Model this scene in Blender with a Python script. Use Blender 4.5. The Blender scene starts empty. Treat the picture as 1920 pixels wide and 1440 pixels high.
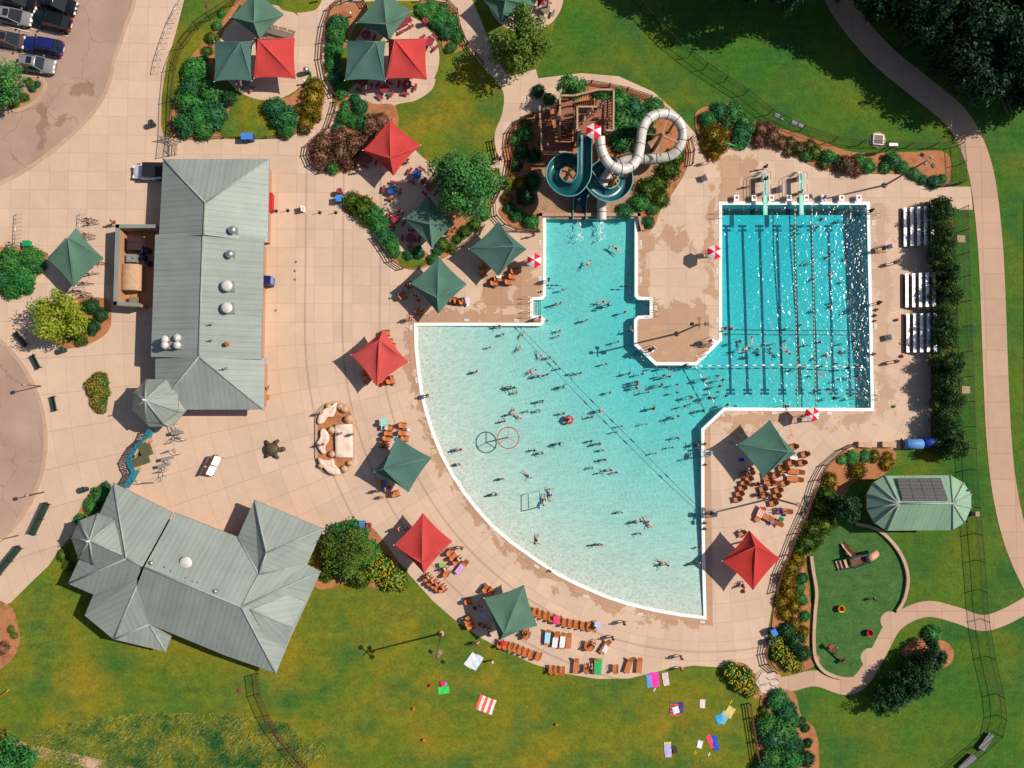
import bpy, bmesh, math, random
from mathutils import Vector, Matrix, noise
from mathutils.geometry import tessellate_polygon
RN = random.Random(7)
SC = bpy.context.scene
COL = SC.collection
# ---------------------------------------------------------------- camera: a drone 94 m up, looking almost straight down
H, F, NX, NY = 94.0, 1500.0, 907, 788
QC = Vector((NX-960, 720-NY, -F)).rotation_difference(Vector((0, 0, -1)))
def W(px, py, z=0.0):
    """ground plan: photo survey point -> world point at height z"""
    d = QC @ Vector((px-960, 720-py, -F))
    t = (z-H)/d.z
    return Vector((d.x*t, d.y*t, z))
cd = bpy.data.cameras.new('camera'); co = bpy.data.objects.new('camera', cd); COL.objects.link(co)
co.location = (0, 0, H); co.rotation_mode = 'QUATERNION'; co.rotation_quaternion = QC
cd.sensor_width = 36; cd.lens = 36*F/1920; cd.clip_end = 5000; cd.clip_start = 1
SC.camera = co
# ---------------------------------------------------------------- light
SUN = Vector((0.675, 0.160, 0.72)).normalized()
EL = math.asin(SUN.z); AZ = math.atan2(SUN.x, SUN.y)
wd = bpy.data.worlds.new('World'); SC.world = wd; wd.use_nodes = True
wt = wd.node_tree; wt.nodes.clear()
sk = wt.nodes.new('ShaderNodeTexSky'); sk.sky_type = 'NISHITA'; sk.sun_disc = False
sk.sun_elevation = EL; sk.sun_rotation = AZ
bg = wt.nodes.new('ShaderNodeBackground'); bg.inputs[1].default_value = 0.067
wo = wt.nodes.new('ShaderNodeOutputWorld')
wt.links.new(sk.outputs[0], bg.inputs[0]); wt.links.new(bg.outputs[0], wo.inputs[0])
ld = bpy.data.lights.new('sun', 'SUN'); ld.energy = 4.0; ld.angle = math.radians(0.5); ld.color = (1, .93, .82)
lo = bpy.data.objects.new('sun', ld); COL.objects.link(lo)
lo.rotation_mode = 'QUATERNION'; lo.rotation_quaternion = SUN.to_track_quat('Z', 'Y'); lo.location = SUN*200
vs = SC.view_settings; vs.view_transform = 'Standard'; vs.look = 'None'; vs.exposure = 0.36; vs.gamma = 1; vs.use_curve_mapping = False
SC.cycles.max_bounces = 6; SC.cycles.transparent_max_bounces = 12; SC.cycles.diffuse_bounces = 3
SC.cycles.use_denoising = True
SC.cycles.caustics_reflective = False; SC.cycles.caustics_refractive = False
# ---------------------------------------------------------------- node helpers
def lin(r, g, b, k=1.0):
    f = lambda v: ((v/255+.055)/1.055)**2.4 if v > 10 else v/255/12.92
    return (f(r)*k, f(g)*k, f(b)*k, 1)
class NT:
    def __init__(s, name):
        s.m = bpy.data.materials.new(name); s.m.use_nodes = True
        s.t = s.m.node_tree; s.t.nodes.clear()
        s.out = s.n('OutputMaterial')
        s.geo = None
    def n(s, typ, ins=None, **props):
        k = s.t.nodes.new('ShaderNode'+typ)
        for a, v in props.items(): setattr(k, a, v)
        for i, v in (ins or {}).items():
            if hasattr(v, 'is_linked') and not isinstance(v, bpy.types.Node): s.t.links.new(v, k.inputs[i])
            else: k.inputs[i].default_value = v
        return k
    def pos(s):
        if not s.geo: s.geo = s.n('NewGeometry')
        return s.geo.outputs['Position']
    def M(s, op, a, b=0.0, c=None, clamp=False):
        ins = {0: a, 1: b}
        if c is not None: ins[2] = c
        return s.n('Math', ins, operation=op, use_clamp=clamp).outputs[0]
    def ramp(s, x, lo, hi):
        return s.n('MapRange', {0: x, 1: lo, 2: hi, 3: 0.0, 4: 1.0}).outputs[0]
    def mix(s, f, a, b, mode='MIX'):
        k = s.n('Mix', None, data_type='RGBA', blend_type=mode)
        for i, v in ((0, f), (6, a), (7, b)):
            if hasattr(v, 'is_linked'): s.t.links.new(v, k.inputs[i])
            else: k.inputs[i].default_value = v
        return k.outputs[2]
    def noise(s, scale, detail=3, rough=.55, vec=None, dist=0):
        return s.n('TexNoise', {'Vector': vec or s.pos(), 'Scale': scale, 'Detail': detail, 'Roughness': rough, 'Distortion': dist}).outputs[0]
    def finish(s, col, rough=.7, metal=0., spec=.3, bump=None, bstr=.3, bdist=.05, **kw):
        p = s.n('BsdfPrincipled', {'Base Color': col, 'Roughness': rough, 'Metallic': metal, 'Specular IOR Level': spec})
        for k, v in kw.items(): p.inputs[k].default_value = v
        if bump is not None:
            b = s.n('Bump', {'Strength': bstr, 'Distance': bdist, 'Height': bump})
            s.t.links.new(b.outputs[0], p.inputs['Normal'])
        s.t.links.new(p.outputs[0], s.out.inputs[0])
        return s.m
MATS = {}
def pm(name, col, rough=.6, metal=0., spec=.3, var=.12, scale=3., fine=True):
    """plain painted / solid material with gentle procedural wear"""
    if name in MATS: return MATS[name]
    s = NT(name)
    tc = s.n('TexCoord').outputs['Object']
    nz = s.noise(scale, 4, .6, tc)
    c2 = tuple(max(0, v*(1-var*1.6)) for v in col[:3])+(1,)
    c1 = tuple(min(1, v*(1+var)) for v in col[:3])+(1,)
    c = s.mix(s.ramp(nz, .3, .7), c2, c1)
    MATS[name] = s.finish(c, rough, metal, spec, s.noise(scale*6, 2, .5, tc) if fine else None, .08, .02)
    return MATS[name]
def leafmat(name, a, b, c, sc=.6):
    """foliage: hue shifts leaf by leaf and clump by clump"""
    s = NT(name)
    g = s.n('NewGeometry'); s.geo = g
    rnd = g.outputs['Random Per Island']
    x = s.mix(rnd, a, b)
    x = s.mix(s.ramp(s.noise(sc, 3), .42, .68), x, c)
    p = s.n('BsdfPrincipled', {'Base Color': x, 'Roughness': .55, 'Specular IOR Level': .25})
    tr = s.n('BsdfTranslucent', {'Color': x})
    mx = s.n('MixShader', {0: .22, 1: p.outputs[0], 2: tr.outputs[0]})
    s.t.links.new(mx.outputs[0], s.out.inputs[0])
    MATS[name] = s.m
    return s.m
# ---------------------------------------------------------------- mesh builder
class MB:
    def __init__(s): s.v = []; s.f = []; s.uv = []; s.mi = []; s.sm = []
    def face(s, pts, uvax=None, mi=0, smooth=False):
        i = len(s.v); s.v += [Vector(p) for p in pts]; s.f.append(list(range(i, i+len(pts))))
        s.uv.append([(Vector(p).dot(uvax), p[2]) if uvax else (0, 0) for p in pts]); s.mi.append(mi); s.sm.append(smooth)
    def add(s, vs, fs, mi=0, smooth=False):
        i = len(s.v); s.v += [Vector(p) for p in vs]
        for f in fs:
            s.f.append([k+i for k in f]); s.uv.append([(0, 0)]*len(f)); s.mi.append(mi); s.sm.append(smooth)
    def box(s, c, d, rz=0, mi=0, tilt=None):
        c = Vector(c); m = Matrix.Rotation(rz, 3, 'Z')
        if tilt: m = m @ Matrix.Rotation(tilt, 3, 'Y')
        x, y, z = (k/2 for k in d)
        vs = [c+m @ Vector((a*x, b*y, e*z)) for a in (-1, 1) for b in (-1, 1) for e in (-1, 1)]
        s.add(vs, [(0, 1, 3, 2), (4, 6, 7, 5), (0, 4, 5, 1), (2, 3, 7, 6), (0, 2, 6, 4), (1, 5, 7, 3)], mi)
        return s
    def bar(s, a, b, w, h=None, mi=0):
        """square bar between two points"""
        a = Vector(a); b = Vector(b); d = (b-a); L = d.length
        if L < 1e-6: return s
        d.normalize(); u = d.cross(Vector((0, 0, 1)))
        if u.length < .01: u = Vector((1, 0, 0))
        u.normalize(); n = u.cross(d); h = h or w
        vs = []
        for p in (a, b):
            for i, j in ((-1, -1), (1, -1), (1, 1), (-1, 1)): vs.append(p+u*(i*w/2)+n*(j*h/2))
        s.add(vs, [(3, 2, 1, 0), (4, 5, 6, 7), (0, 1, 5, 4), (1, 2, 6, 5), (2, 3, 7, 6), (3, 0, 4, 7)], mi)
        return s
    def cyl(s, a, b, r0, r1=None, n=10, cap=True, mi=0, smooth=True):
        s.tube([a, b], [r0, r0 if r1 is None else r1], n, cap, mi, smooth); return s
    def tube(s, path, r, n=10, cap=True, mi=0, smooth=True, a0=0., a1=2*math.pi, closed=True):
        P = [Vector(p) for p in path]; m = len(P)
        if not hasattr(r, '__len__'): r = [r]*m
        i0 = len(s.v); prev = None
        for k in range(m):
            t = (P[min(k+1, m-1)]-P[max(k-1, 0)])
            if t.length < 1e-7: t = Vector((0, 0, 1))
            t.normalize()
            if abs(t.z) > .97:
                u = prev if prev is not None else Vector((1, 0, 0)); u = (u-t*u.dot(t))
                if u.length < 1e-4: u = Vector((0, 1, 0))
            else: u = t.cross(Vector((0, 0, 1)))
            u.normalize(); prev = u; w = u.cross(t)
            for j in range(n):
                a = a0+(a1-a0)*j/(n if closed else n-1)
                s.v.append(P[k]+(u*math.cos(a)+w*math.sin(a))*r[k])
        for k in range(m-1):
            for j in range(n if closed else n-1):
                j2 = (j+1) % n; a = i0+k*n
                s.f.append([a+j, a+j2, a+n+j2, a+n+j]); s.uv.append([(0, 0)]*4); s.mi.append(mi); s.sm.append(smooth)
        if cap and closed:
            for base, rev in ((i0, True), (i0+(m-1)*n, False)):
                f = [base+j for j in range(n)]
                if rev: f.reverse()
                s.f.append(f); s.uv.append([(0, 0)]*n); s.mi.append(mi); s.sm.append(False)
        return s
    def lathe(s, c, prof, n=16, mi=0, smooth=True):
        c = Vector(c); i0 = len(s.v); m = len(prof)
        for r, z in prof:
            for j in range(n):
                a = 2*math.pi*j/n; s.v.append(c+Vector((r*math.cos(a), r*math.sin(a), z)))
        for k in range(m-1):
            for j in range(n):
                j2 = (j+1) % n; a = i0+k*n
                s.f.append([a+j, a+j2, a+n+j2, a+n+j]); s.uv.append([(0, 0)]*4); s.mi.append(mi); s.sm.append(smooth)
        return s
    def prism(s, pts, z0, z1, mi=0, bottom=False):
        """closed outline (list of xy) extruded z0..z1"""
        n = len(pts); P = [Vector((p[0], p[1], z1)) for p in pts]; Q = [Vector((p[0], p[1], z0)) for p in pts]
        i = len(s.v); s.v += P+Q
        ar = sum(P[k].x*P[(k+1) % n].y-P[(k+1) % n].x*P[k].y for k in range(n))
        for t in tessellate_polygon([P]):
            a, b, c = t
            if (P[b]-P[a]).cross(P[c]-P[a]).z < 0: b, c = c, b
            s.f.append([i+a, i+b, i+c]); s.uv.append([(0, 0)]*3); s.mi.append(mi); s.sm.append(False)
            if bottom:
                s.f.append([i+n+a, i+n+c, i+n+b]); s.uv.append([(0, 0)]*3); s.mi.append(mi); s.sm.append(False)
        for k in range(n):
            j = (k+1) % n
            f = [i+k, i+n+k, i+n+j, i+j]
            if ar < 0: f.reverse()
            s.f.append(f); s.uv.append([(0, 0)]*4); s.mi.append(mi); s.sm.append(False)
        return s
    def blob(s, c, r, seed=0, sub=2, amp=.25, sq=(1, 1, 1), mi=0, flat=None, smooth=True):
        bm = bmesh.new(); bmesh.ops.create_icosphere(bm, subdivisions=sub, radius=1)
        o = Vector((seed*3.7, seed*1.3, 0))
        vs = []
        for v in bm.verts:
            p = v.co*(1+amp*noise.noise(v.co*1.6+o))
            p = Vector((p.x*sq[0], p.y*sq[1], p.z*sq[2]))*r
            if flat is not None and p.z < flat*r: p.z = flat*r
            vs.append(Vector(c)+p)
        s.add(vs, [[x.index for x in f.verts] for f in bm.faces], mi, smooth); bm.free()
        return s
    def mesh(s, name, mats, origin=None):
        me = bpy.data.meshes.new(name)
        o = Vector(origin) if origin else Vector((0, 0, 0))
        me.from_pydata([v-o for v in s.v], [], s.f); me.validate(); 
        if any(u != (0, 0) for uv in s.uv for u in uv):
            l = me.uv_layers.new(name='UVMap').data; k = 0
            for uv in s.uv:
                for u in uv: l[k].uv = u; k += 1
        for m in (mats if isinstance(mats, (list, tuple)) else [mats]): me.materials.append(m)
        me.polygons.foreach_set('material_index', s.mi); me.polygons.foreach_set('use_smooth', s.sm)
        me.update(); return me
    def build(s, name, mats, parent=None, origin=None):
        me = s.mesh(name, mats, origin)
        ob = bpy.data.objects.new(name, me); COL.objects.link(ob)
        if parent: ob.parent = parent
        elif origin: ob.location = origin
        return ob
def tag(o, label, cat, group=None, kind=None):
    if label: o['label'] = label
    if cat: o['category'] = cat
    if group: o['group'] = group
    if kind: o['kind'] = kind
    return o
def thing(name, label, cat, loc=(0, 0, 0), rz=0, group=None):
    o = bpy.data.objects.new(name, None); COL.objects.link(o); o.empty_display_size = .3
    o.location = loc; o.rotation_euler = (0, 0, rz)
    return tag(o, label, cat, group)
def copy_tree(o, loc=None, rz=None, label=None, group=None, scale=None, parent=None):
    c = o.copy(); COL.objects.link(c)
    if parent: c.parent = parent
    if loc is not None: c.location = loc
    if rz is not None: c.rotation_euler = (0, 0, rz)
    if scale is not None: c.scale = scale if hasattr(scale, '__len__') else (scale,)*3
    if label: c['label'] = label
    if group: c['group'] = group
    for ch in CH.get(o.name, None) or [k for k in list(o.children)]: copy_tree(ch, parent=c)
    return c
CH = {}
def recol(o, m):
    """give one object its own material on shared mesh data"""
    for i in range(len(o.material_slots)):
        o.material_slots[i].link = 'OBJECT'; o.material_slots[i].material = m
    return o
# labels that single out one of many: look + how far along from something one can find
PEND = []
ORD = ['first', 'second', 'third', 'fourth', 'fifth', 'sixth', 'seventh', 'eighth', 'ninth', 'tenth', 'eleventh', 'twelfth', 'thirteenth', 'fourteenth', 'fifteenth', 'sixteenth', 'seventeenth', 'eighteenth', 'nineteenth', 'twentieth']
def pend(o, look, px, py, marks): PEND.append((o, look, px, py, marks))
def resolve_labels():
    g = {}
    for o, look, px, py, marks in PEND:
        ds = sorted(((px-m[1])**2+(py-m[2])**2, m[0]) for m in marks)
        g.setdefault((look, ds[0][1]), []).append((ds[0][0], o))
    for (look, mk), l in g.items():
        l.sort(key=lambda t: t[0])
        for i, (_, o) in enumerate(l):
            t = f'{look} by {mk}' if len(l) == 1 else f'{look}, {ORD[i]} out from {mk}'
            if len(t.split()) > 16: t = t.replace('standing person with ', 'person with ').replace('wading person with ', 'person with ').replace('swim trunks', 'trunks')
            if len(t.split()) > 16: t = t.replace(' hair in ', ' hair, ')
            o['label'] = t
# ---------------------------------------------------------------- curves
QI = QC.inverted()
def inv(q):
    d = QI @ (Vector(q)-Vector((0, 0, H))); return 960+d.x/-d.z*F, 720-d.y/-d.z*F
def cr(pts, n=6, closed=True):
    P = [Vector(p) for p in pts]; m = len(P); out = []
    for i in range(m if closed else m-1):
        if closed: a, b, c, d = P[i-1], P[i], P[(i+1) % m], P[(i+2) % m]
        else: a, b, c, d = P[max(i-1, 0)], P[i], P[i+1], P[min(i+2, m-1)]
        for k in range(n):
            t = k/n
            out.append(.5*((2*b)+(c-a)*t+(2*a-5*b+4*c-d)*t*t+(3*b-3*c+d-a)*t**3))
    if not closed: out.append(P[-1])
    return out
def ribbon(pts, w, n=6, smooth=True):
    P = cr([Vector((x, y)) for x, y in pts], n, False) if smooth else [Vector(p) for p in pts]
    L, Rr = [], []
    for i, p in enumerate(P):
        t = (P[min(i+1, len(P)-1)]-P[max(i-1, 0)]).normalized(); nn = Vector((-t.y, t.x))
        ww = w if not callable(w) else w(i/(len(P)-1))
        L.append(p+nn*ww/2); Rr.append(p-nn*ww/2)
    return L+Rr[::-1]
ZS = [0.004]
def sheet(name, pts, mat, z=None, smooth=False, holes=(), label=None, cat=None, kind='structure', world=False, edge=None):
    if smooth: pts = cr([Vector((p[0], p[1])) for p in pts], 5)
    if z is None: z = ZS[0]; ZS[0] += .0025
    P = [Vector((p[0], p[1], z)) if world else W(p[0], p[1], z) for p in pts]
    loops = [P]+[[W(p[0], p[1], z) for p in h] for h in holes]
    allv = [v for l in loops for v in l]
    b = MB(); fs = []
    for t in tessellate_polygon(loops):
        a, c, d = t
        if (allv[c]-allv[a]).cross(allv[d]-allv[a]).z < 0: c, d = d, c
        fs.append((a, c, d))
    b.add(allv, fs)
    if edge:
        n = len(P); ar = sum(P[k].x*P[(k+1) % n].y-P[(k+1) % n].x*P[k].y for k in range(n))
        for k in range(n):
            p, q = P[k], P[(k+1) % n]; f = [p, p-Vector((0, 0, edge)), q-Vector((0, 0, edge)), q]
            b.face(f if ar > 0 else f[::-1])
    o = b.build(name, mat)
    return tag(o, label, cat, None, kind)
def offset(pts, d):
    n = len(pts); P = [Vector((p[0], p[1])) for p in pts]; out = []
    ar = sum(P[k].x*P[(k+1) % n].y-P[(k+1) % n].x*P[k].y for k in range(n)); sg = 1 if ar > 0 else -1
    for i in range(n):
        e0 = (P[i]-P[i-1]).normalized(); e1 = (P[(i+1) % n]-P[i]).normalized()
        n0 = Vector((e0.y, -e0.x))*sg; n1 = Vector((e1.y, -e1.x))*sg
        m = (n0+n1); m = m/max(m.length_squared/2, .5)
        out.append(P[i]+m*d)
    return out
# ---------------------------------------------------------------- ground materials
PX = 94/1500
def boxmask(s, x0, y0, x1, y1, soft):
    """1 inside a ground rectangle, fading outwards over soft metres"""
    a = W(x0, y1); b = W(x1, y0)
    sp = s.n('SeparateXYZ', {0: s.pos()})
    X, Y = sp.outputs[0], sp.outputs[1]
    d = s.M('MINIMUM', s.M('MINIMUM', s.M('SUBTRACT', X, a.x), s.M('SUBTRACT', b.x, X)), s.M('MINIMUM', s.M('SUBTRACT', Y, a.y), s.M('SUBTRACT', b.y, Y)))
    return s.n('MapRange', {0: d, 1: -soft, 2: soft, 3: 0.0, 4: 1.0}).outputs[0]
def concrete(name, base, wet=True, tile=2.2, bands=True, polar=True):
    s = NT(name)
    C = W(1322, 607)
    sp = s.n('SeparateXYZ', {0: s.pos()})
    dx = s.M('SUBTRACT', sp.outputs[0], C.x); dy = s.M('SUBTRACT', sp.outputs[1], C.y)
    r = s.M('SQRT', s.M('ADD', s.M('MULTIPLY', dx, dx), s.M('MULTIPLY', dy, dy)))
    ndx = s.M('MULTIPLY', dx, -1.0)
    if polar:
        up = s.M('GREATER_THAN', dy, 0.0)
        ang = s.M('MULTIPLY', s.M('ARCTAN2', dy, ndx), 40.0)
        u = s.M('ADD', s.M('MULTIPLY', up, ndx), s.M('MULTIPLY', s.M('SUBTRACT', 1.0, up), r))
        v = s.M('ADD', s.M('MULTIPLY', up, dy), s.M('MULTIPLY', s.M('SUBTRACT', 1.0, up), ang))
    else: u, v = ndx, dy
    us, vs_ = s.M('DIVIDE', u, tile), s.M('DIVIDE', v, tile)
    def joint(x, w):
        f = s.M('ABSOLUTE', s.M('SUBTRACT', s.M('FRACT', x), .5))
        return s.M('GREATER_THAN', f, .5-w)
    jn = s.M('MAXIMUM', joint(us, .016), joint(vs_, .016))
    cell = s.n('CombineXYZ', {0: s.M('FLOOR', us), 1: s.M('FLOOR', vs_)}).outputs[0]
    wn = s.n('TexWhiteNoise', {'Vector': cell}, noise_dimensions='3D').outputs[0]
    big = s.noise(.12, 4, .6); fine = s.noise(5, 4, .65); mid = s.noise(.9, 5, .65)
    col = s.mix(s.ramp(big, .3, .7), tuple(k*.93 for k in base[:3])+(1,), tuple(min(1, k*1.05) for k in base[:3])+(1,))
    g = s.M('ADD', .91, s.M('MULTIPLY', wn, .11))
    g = s.M('MULTIPLY', g, s.M('ADD', .93, s.M('MULTIPLY', fine, .14)))
    g = s.M('MULTIPLY', g, s.M('ADD', .90, s.M('MULTIPLY', mid, .2)))
    g = s.M('MULTIPLY', g, s.M('SUBTRACT', 1.0, s.M('MULTIPLY', jn, .17)))
    if bands:
        bf = s.M('ABSOLUTE', s.M('SUBTRACT', s.M('FRACT', s.M('DIVIDE', s.M('SUBTRACT', u, 38.55), 4.36)), .5))
        bd = s.M('MULTIPLY', s.M('GREATER_THAN', bf, .472), s.M('MULTIPLY', s.M('GREATER_THAN', u, 35.4), s.M('LESS_THAN', u, 49.0)))
        g = s.M('MULTIPLY', g, s.M('SUBTRACT', 1.0, s.M('MULTIPLY', bd, .24)))
    col = s.mix(1.0, col, s.n('CombineColor', {0: g, 1: g, 2: g}).outputs[0], 'MULTIPLY')
    rough = .85
    if wet:
        m = s.n('MapRange', {0: r, 1: 37.6, 2: 34.2, 3: 0.0, 4: 1.0}).outputs[0]
        m = s.M('MULTIPLY', m, s.M('LESS_THAN', dx, .5))
        m = s.M('MULTIPLY', m, s.M('MULTIPLY', s.M('LESS_THAN', dy, 1.), .95))
        for bx in ((1196, 330, 1222, 660, 1.), (1318, 330, 1350, 560, 1.6), (1205, 560, 1335, 690, 1.5), (1215, 420, 1300, 470, 2.5), (1340, 290, 1425, 385, 1.2), (800, 575, 1010, 612, 1.6), (900, 480, 1012, 590, 1.6), (1325, 766, 1640, 800, 1.5), (1340, 790, 1480, 830, 2.), (1640, 380, 1672, 780, 1.4)):
            m = s.M('MAXIMUM', m, s.M('MULTIPLY', boxmask(s, *bx), .86))
        wnz = s.noise(.5, 6, .62, dist=.6)
        wv = s.M('ADD', m, s.M('MULTIPLY', s.M('SUBTRACT', wnz, .5), 2.1))
        wm = s.M('MULTIPLY', s.ramp(wv, .56, .62), s.ramp(m, .02, .1))
        # wet footprints scattered where people walk off the pool
        vor = s.n('TexVoronoi', {'Vector': s.pos(), 'Scale': 2.4, 'Randomness': 1.0})
        ft = s.M('MULTIPLY', s.M('LESS_THAN', vor.outputs[0], .16), s.ramp(s.M('ADD', s.M('MULTIPLY', m, .45), s.noise(.25, 2)), .62, .8))
        wm = s.M('MAXIMUM', wm, s.M('MULTIPLY', ft, .8))
        col = s.mix(s.M('MULTIPLY', wm, .72), col, s.mix(1.0, col, (.66, .50, .36, 1), 'MULTIPLY'))
        rough = s.M('SUBTRACT', .85, s.M('MULTIPLY', wm, .4))
    return s.finish(col, rough, 0, .25, fine, .12, .02)
CONC = lin(216, 184, 159, .85)
M_DECK = concrete('deck concrete', CONC)
M_PLAZA = concrete('walk concrete', CONC, False, 2.2, False, False)
M_WALK = concrete('path concrete', lin(206, 168, 142, .80), False, 3.1, False, False)
def grass(name, a, b, c, sc=.11):
    s = NT(name)
    n1 = s.noise(sc, 5, .62, dist=.4); n2 = s.noise(sc*1.9, 5, .55); n3 = s.noise(3.4, 5, .8)
    mp = s.n('Mapping', {'Vector': s.pos(), 'Rotation': (0, 0, -.12), 'Scale': (.16, 1.5, 1)}).outputs[0]
    st = s.noise(.9, 3, .6, mp)
    x = s.mix(s.ramp(n1, .36, .66), a, b)
    x = s.mix(s.M('MULTIPLY', s.ramp(n2, .44, .70), .9), x, c)
    x = s.mix(s.M('MULTIPLY', s.ramp(st, .42, .68), .30), x, tuple(k*1.5 for k in a[:3])+(1,))
    g = s.M('ADD', -.35, s.M('MULTIPLY', n3, 1.7)); g = s.M('ADD', g, s.M('MULTIPLY', s.noise(1.0, 4, .7), 1.0))
    x = s.mix(1.0, x, s.n('CombineColor', {0: g, 1: g, 2: g}).outputs[0], 'MULTIPLY')
    return s.finish(x, .9, 0, .12, n3, .5, .06)
M_LAWN = grass('lawn grass', (.088, .132, .011, 1), (.225, .160, .012, 1), (.028, .104, .020, 1))
M_PARK = grass('park grass', (.038, .115, .012, 1), (.115, .132, .011, 1), (.017, .088, .020, 1), .08)
M_TURF = grass('play turf', (.048, .115, .028, 1), (.062, .128, .030, 1), (.036, .100, .025, 1), .3)
def mulch(name, a, b):
    s = NT(name)
    v = s.n('TexVoronoi', {'Vector': s.pos(), 'Scale': 7.0}); n = s.noise(14, 4, .7)
    x = s.mix(v.outputs[1], a, b) if False else s.mix(s.ramp(n, .35, .65), a, b)
    x = s.mix(s.M('MULTIPLY', s.ramp(s.noise(.8, 4), .5, .7), .5), x, tuple(k*.5 for k in a[:3])+(1,))
    return s.finish(x, .95, 0, .1, n, .6, .06)
M_MULCH = mulch('wood mulch', lin(150, 92, 58, .8), lin(216, 150, 106, .8))
M_GRAVEL = mulch('pea gravel', lin(140, 104, 78, .85), lin(205, 165, 134, .85))
def asphalt():
    s = NT('asphalt')
    n = s.noise(18, 4, .7); b = s.noise(.18, 5, .6)
    x = s.mix(s.ramp(b, .3, .7), lin(166, 136, 120, .82), lin(188, 156, 138, .84))
    g = s.M('ADD', .88, s.M('MULTIPLY', n, .24)); x = s.mix(1.0, x, s.n('CombineColor', {0: g, 1: g, 2: g}).outputs[0], 'MULTIPLY')
    vc = s.n('TexVoronoi', {'Vector': s.n('VectorMath', {0: s.pos(), 1: s.n('VectorMath', {0: s.n('TexNoise', {'Vector': s.pos(), 'Scale': .35, 'Detail': 4.0}).outputs[1], 'Scale': 3.5}, operation='SCALE').outputs[0]}, operation='ADD').outputs[0], 'Scale': .11, 'Randomness': 1.0}, feature='DISTANCE_TO_EDGE')
    x = s.mix(s.M('MULTIPLY', s.M('LESS_THAN', vc.outputs[0], .006), .4), x, lin(120, 92, 80))
    m = 0
    for bx, k in (((60, 185, 100, 290, 1.2), 1), ((100, 205, 140, 245, 1.2), 1), ((130, 150, 180, 182, .9), 1), ((150, 110, 185, 130, .8), 1)):
        q = boxmask(s, *bx); m = q if m == 0 else s.M('MAXIMUM', m, q)
    wv = s.M('ADD', m, s.M('MULTIPLY', s.M('SUBTRACT', s.noise(.45, 5, .6, dist=.8), .5), 2.4))
    x = s.mix(s.M('MULTIPLY', s.M('MULTIPLY', s.ramp(wv, .80, .86), s.ramp(m, .0, .1)), .55), x, lin(126, 92, 72))
    return s.finish(x, .9, 0, .2, n, .2, .02)
M_ASPH = asphalt()
M_KERB = concrete('kerb concrete', lin(205, 170, 142, .78), False, 3.0, False, False)
M_WHITE = pm('white coping', (.82, .80, .76, 1), .5, var=.05)
M_LINE = pm('road paint', (.62, .52, .44, 1), .7)
# ---------------------------------------------------------------- the pool basin
ARC_IN = [(1319, 1155), (1277, 1150), (1227, 1141), (1180, 1130), (1135, 1115), (1080, 1091), (1047, 1074), (1002, 1044), (960, 1014), (925, 984), (896, 952), (872, 921), (850, 887), (830, 850), (815, 812), (803, 776), (793, 735), (787, 690), (783, 650), (782, 611)]
POOL = [(1015, 611), (1022, 604), (1022, 598), (1016, 592), (1000, 591), (1000, 563), (1017, 562), (1024, 555), (1024, 409), (1190, 409), (1190, 556), (1196, 562), (1218, 563), (1218, 591), (1196, 592), (1189, 599), (1189, 647), (1229, 685), (1307, 685), (1354, 638), (1354, 384), (1625, 384), (1629, 560), (1633, 765), (1357, 764), (1315, 804), (1315, 955), (1317, 1080)]+ARC_IN
COPE = offset(POOL, 6.0)
HOLE = offset(POOL, 1.0)
ZW = -0.07
ACX, ACY = 1320, 607
def depth(px, py):
    r = math.hypot(px-ACX, py-ACY)
    sh = max(0.0, (548-r)*PX)
    d = .03+sh*.036+max(0, sh-13)*.012
    if py < 606: d = max(d, .85 if px < 1200 else d)
    if px > 1300 and py < 800:
        t = min(1, max(0, (px-1290)/60)); lap = 1.25
        if py < 700: lap = 1.3+min(1, (700-py)/250)*.72
        d = d*(1-t)+max(d, lap)*t
    return min(d, 3.4)
b = MB(); nx, ny = 126, 112; gx0, gy0, gx1, gy1 = 770, 395, 1650, 1172
for j in range(ny):
    for i in range(nx):
        px = gx0+(gx1-gx0)*i/(nx-1); py = gy0+(gy1-gy0)*j/(ny-1)
        p = W(px, py); b.v.append(Vector((p.x, p.y, ZW-depth(px, py))))
fs = [[j*nx+i, (j+1)*nx+i, (j+1)*nx+i+1, j*nx+i+1] for j in range(ny-1) for i in range(nx-1)]
b.f += fs; b.uv += [[(0, 0)]*4]*len(fs); b.mi += [0]*len(fs); b.sm += [True]*len(fs)
s = NT('pool plaster')
n = s.noise(2.0, 5, .6); big = s.noise(.15, 4, .6)
x = s.mix(s.ramp(n, .3, .7), (.76, .75, .66, 1), (.86, .84, .74, 1))
x = s.mix(s.M('MULTIPLY', s.ramp(big, .45, .7), .25), x, (.66, .62, .52, 1))
M_PLAS = s.finish(x, .8, 0, .1)
pf = tag(b.build('pool_floor', M_PLAS), None, None, None, 'structure')
def ring(name, A, B, za, zb, mat):
    b = MB(); n = len(A)
    for k in range(n):
        j = (k+1) % n; f = [W(*A[k], za), W(*A[j], za), W(*B[j], zb), W(*B[k], zb)]
        nn = (f[1]-f[0]).cross(f[2]-f[0])
        b.face(f)
    return b
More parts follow.
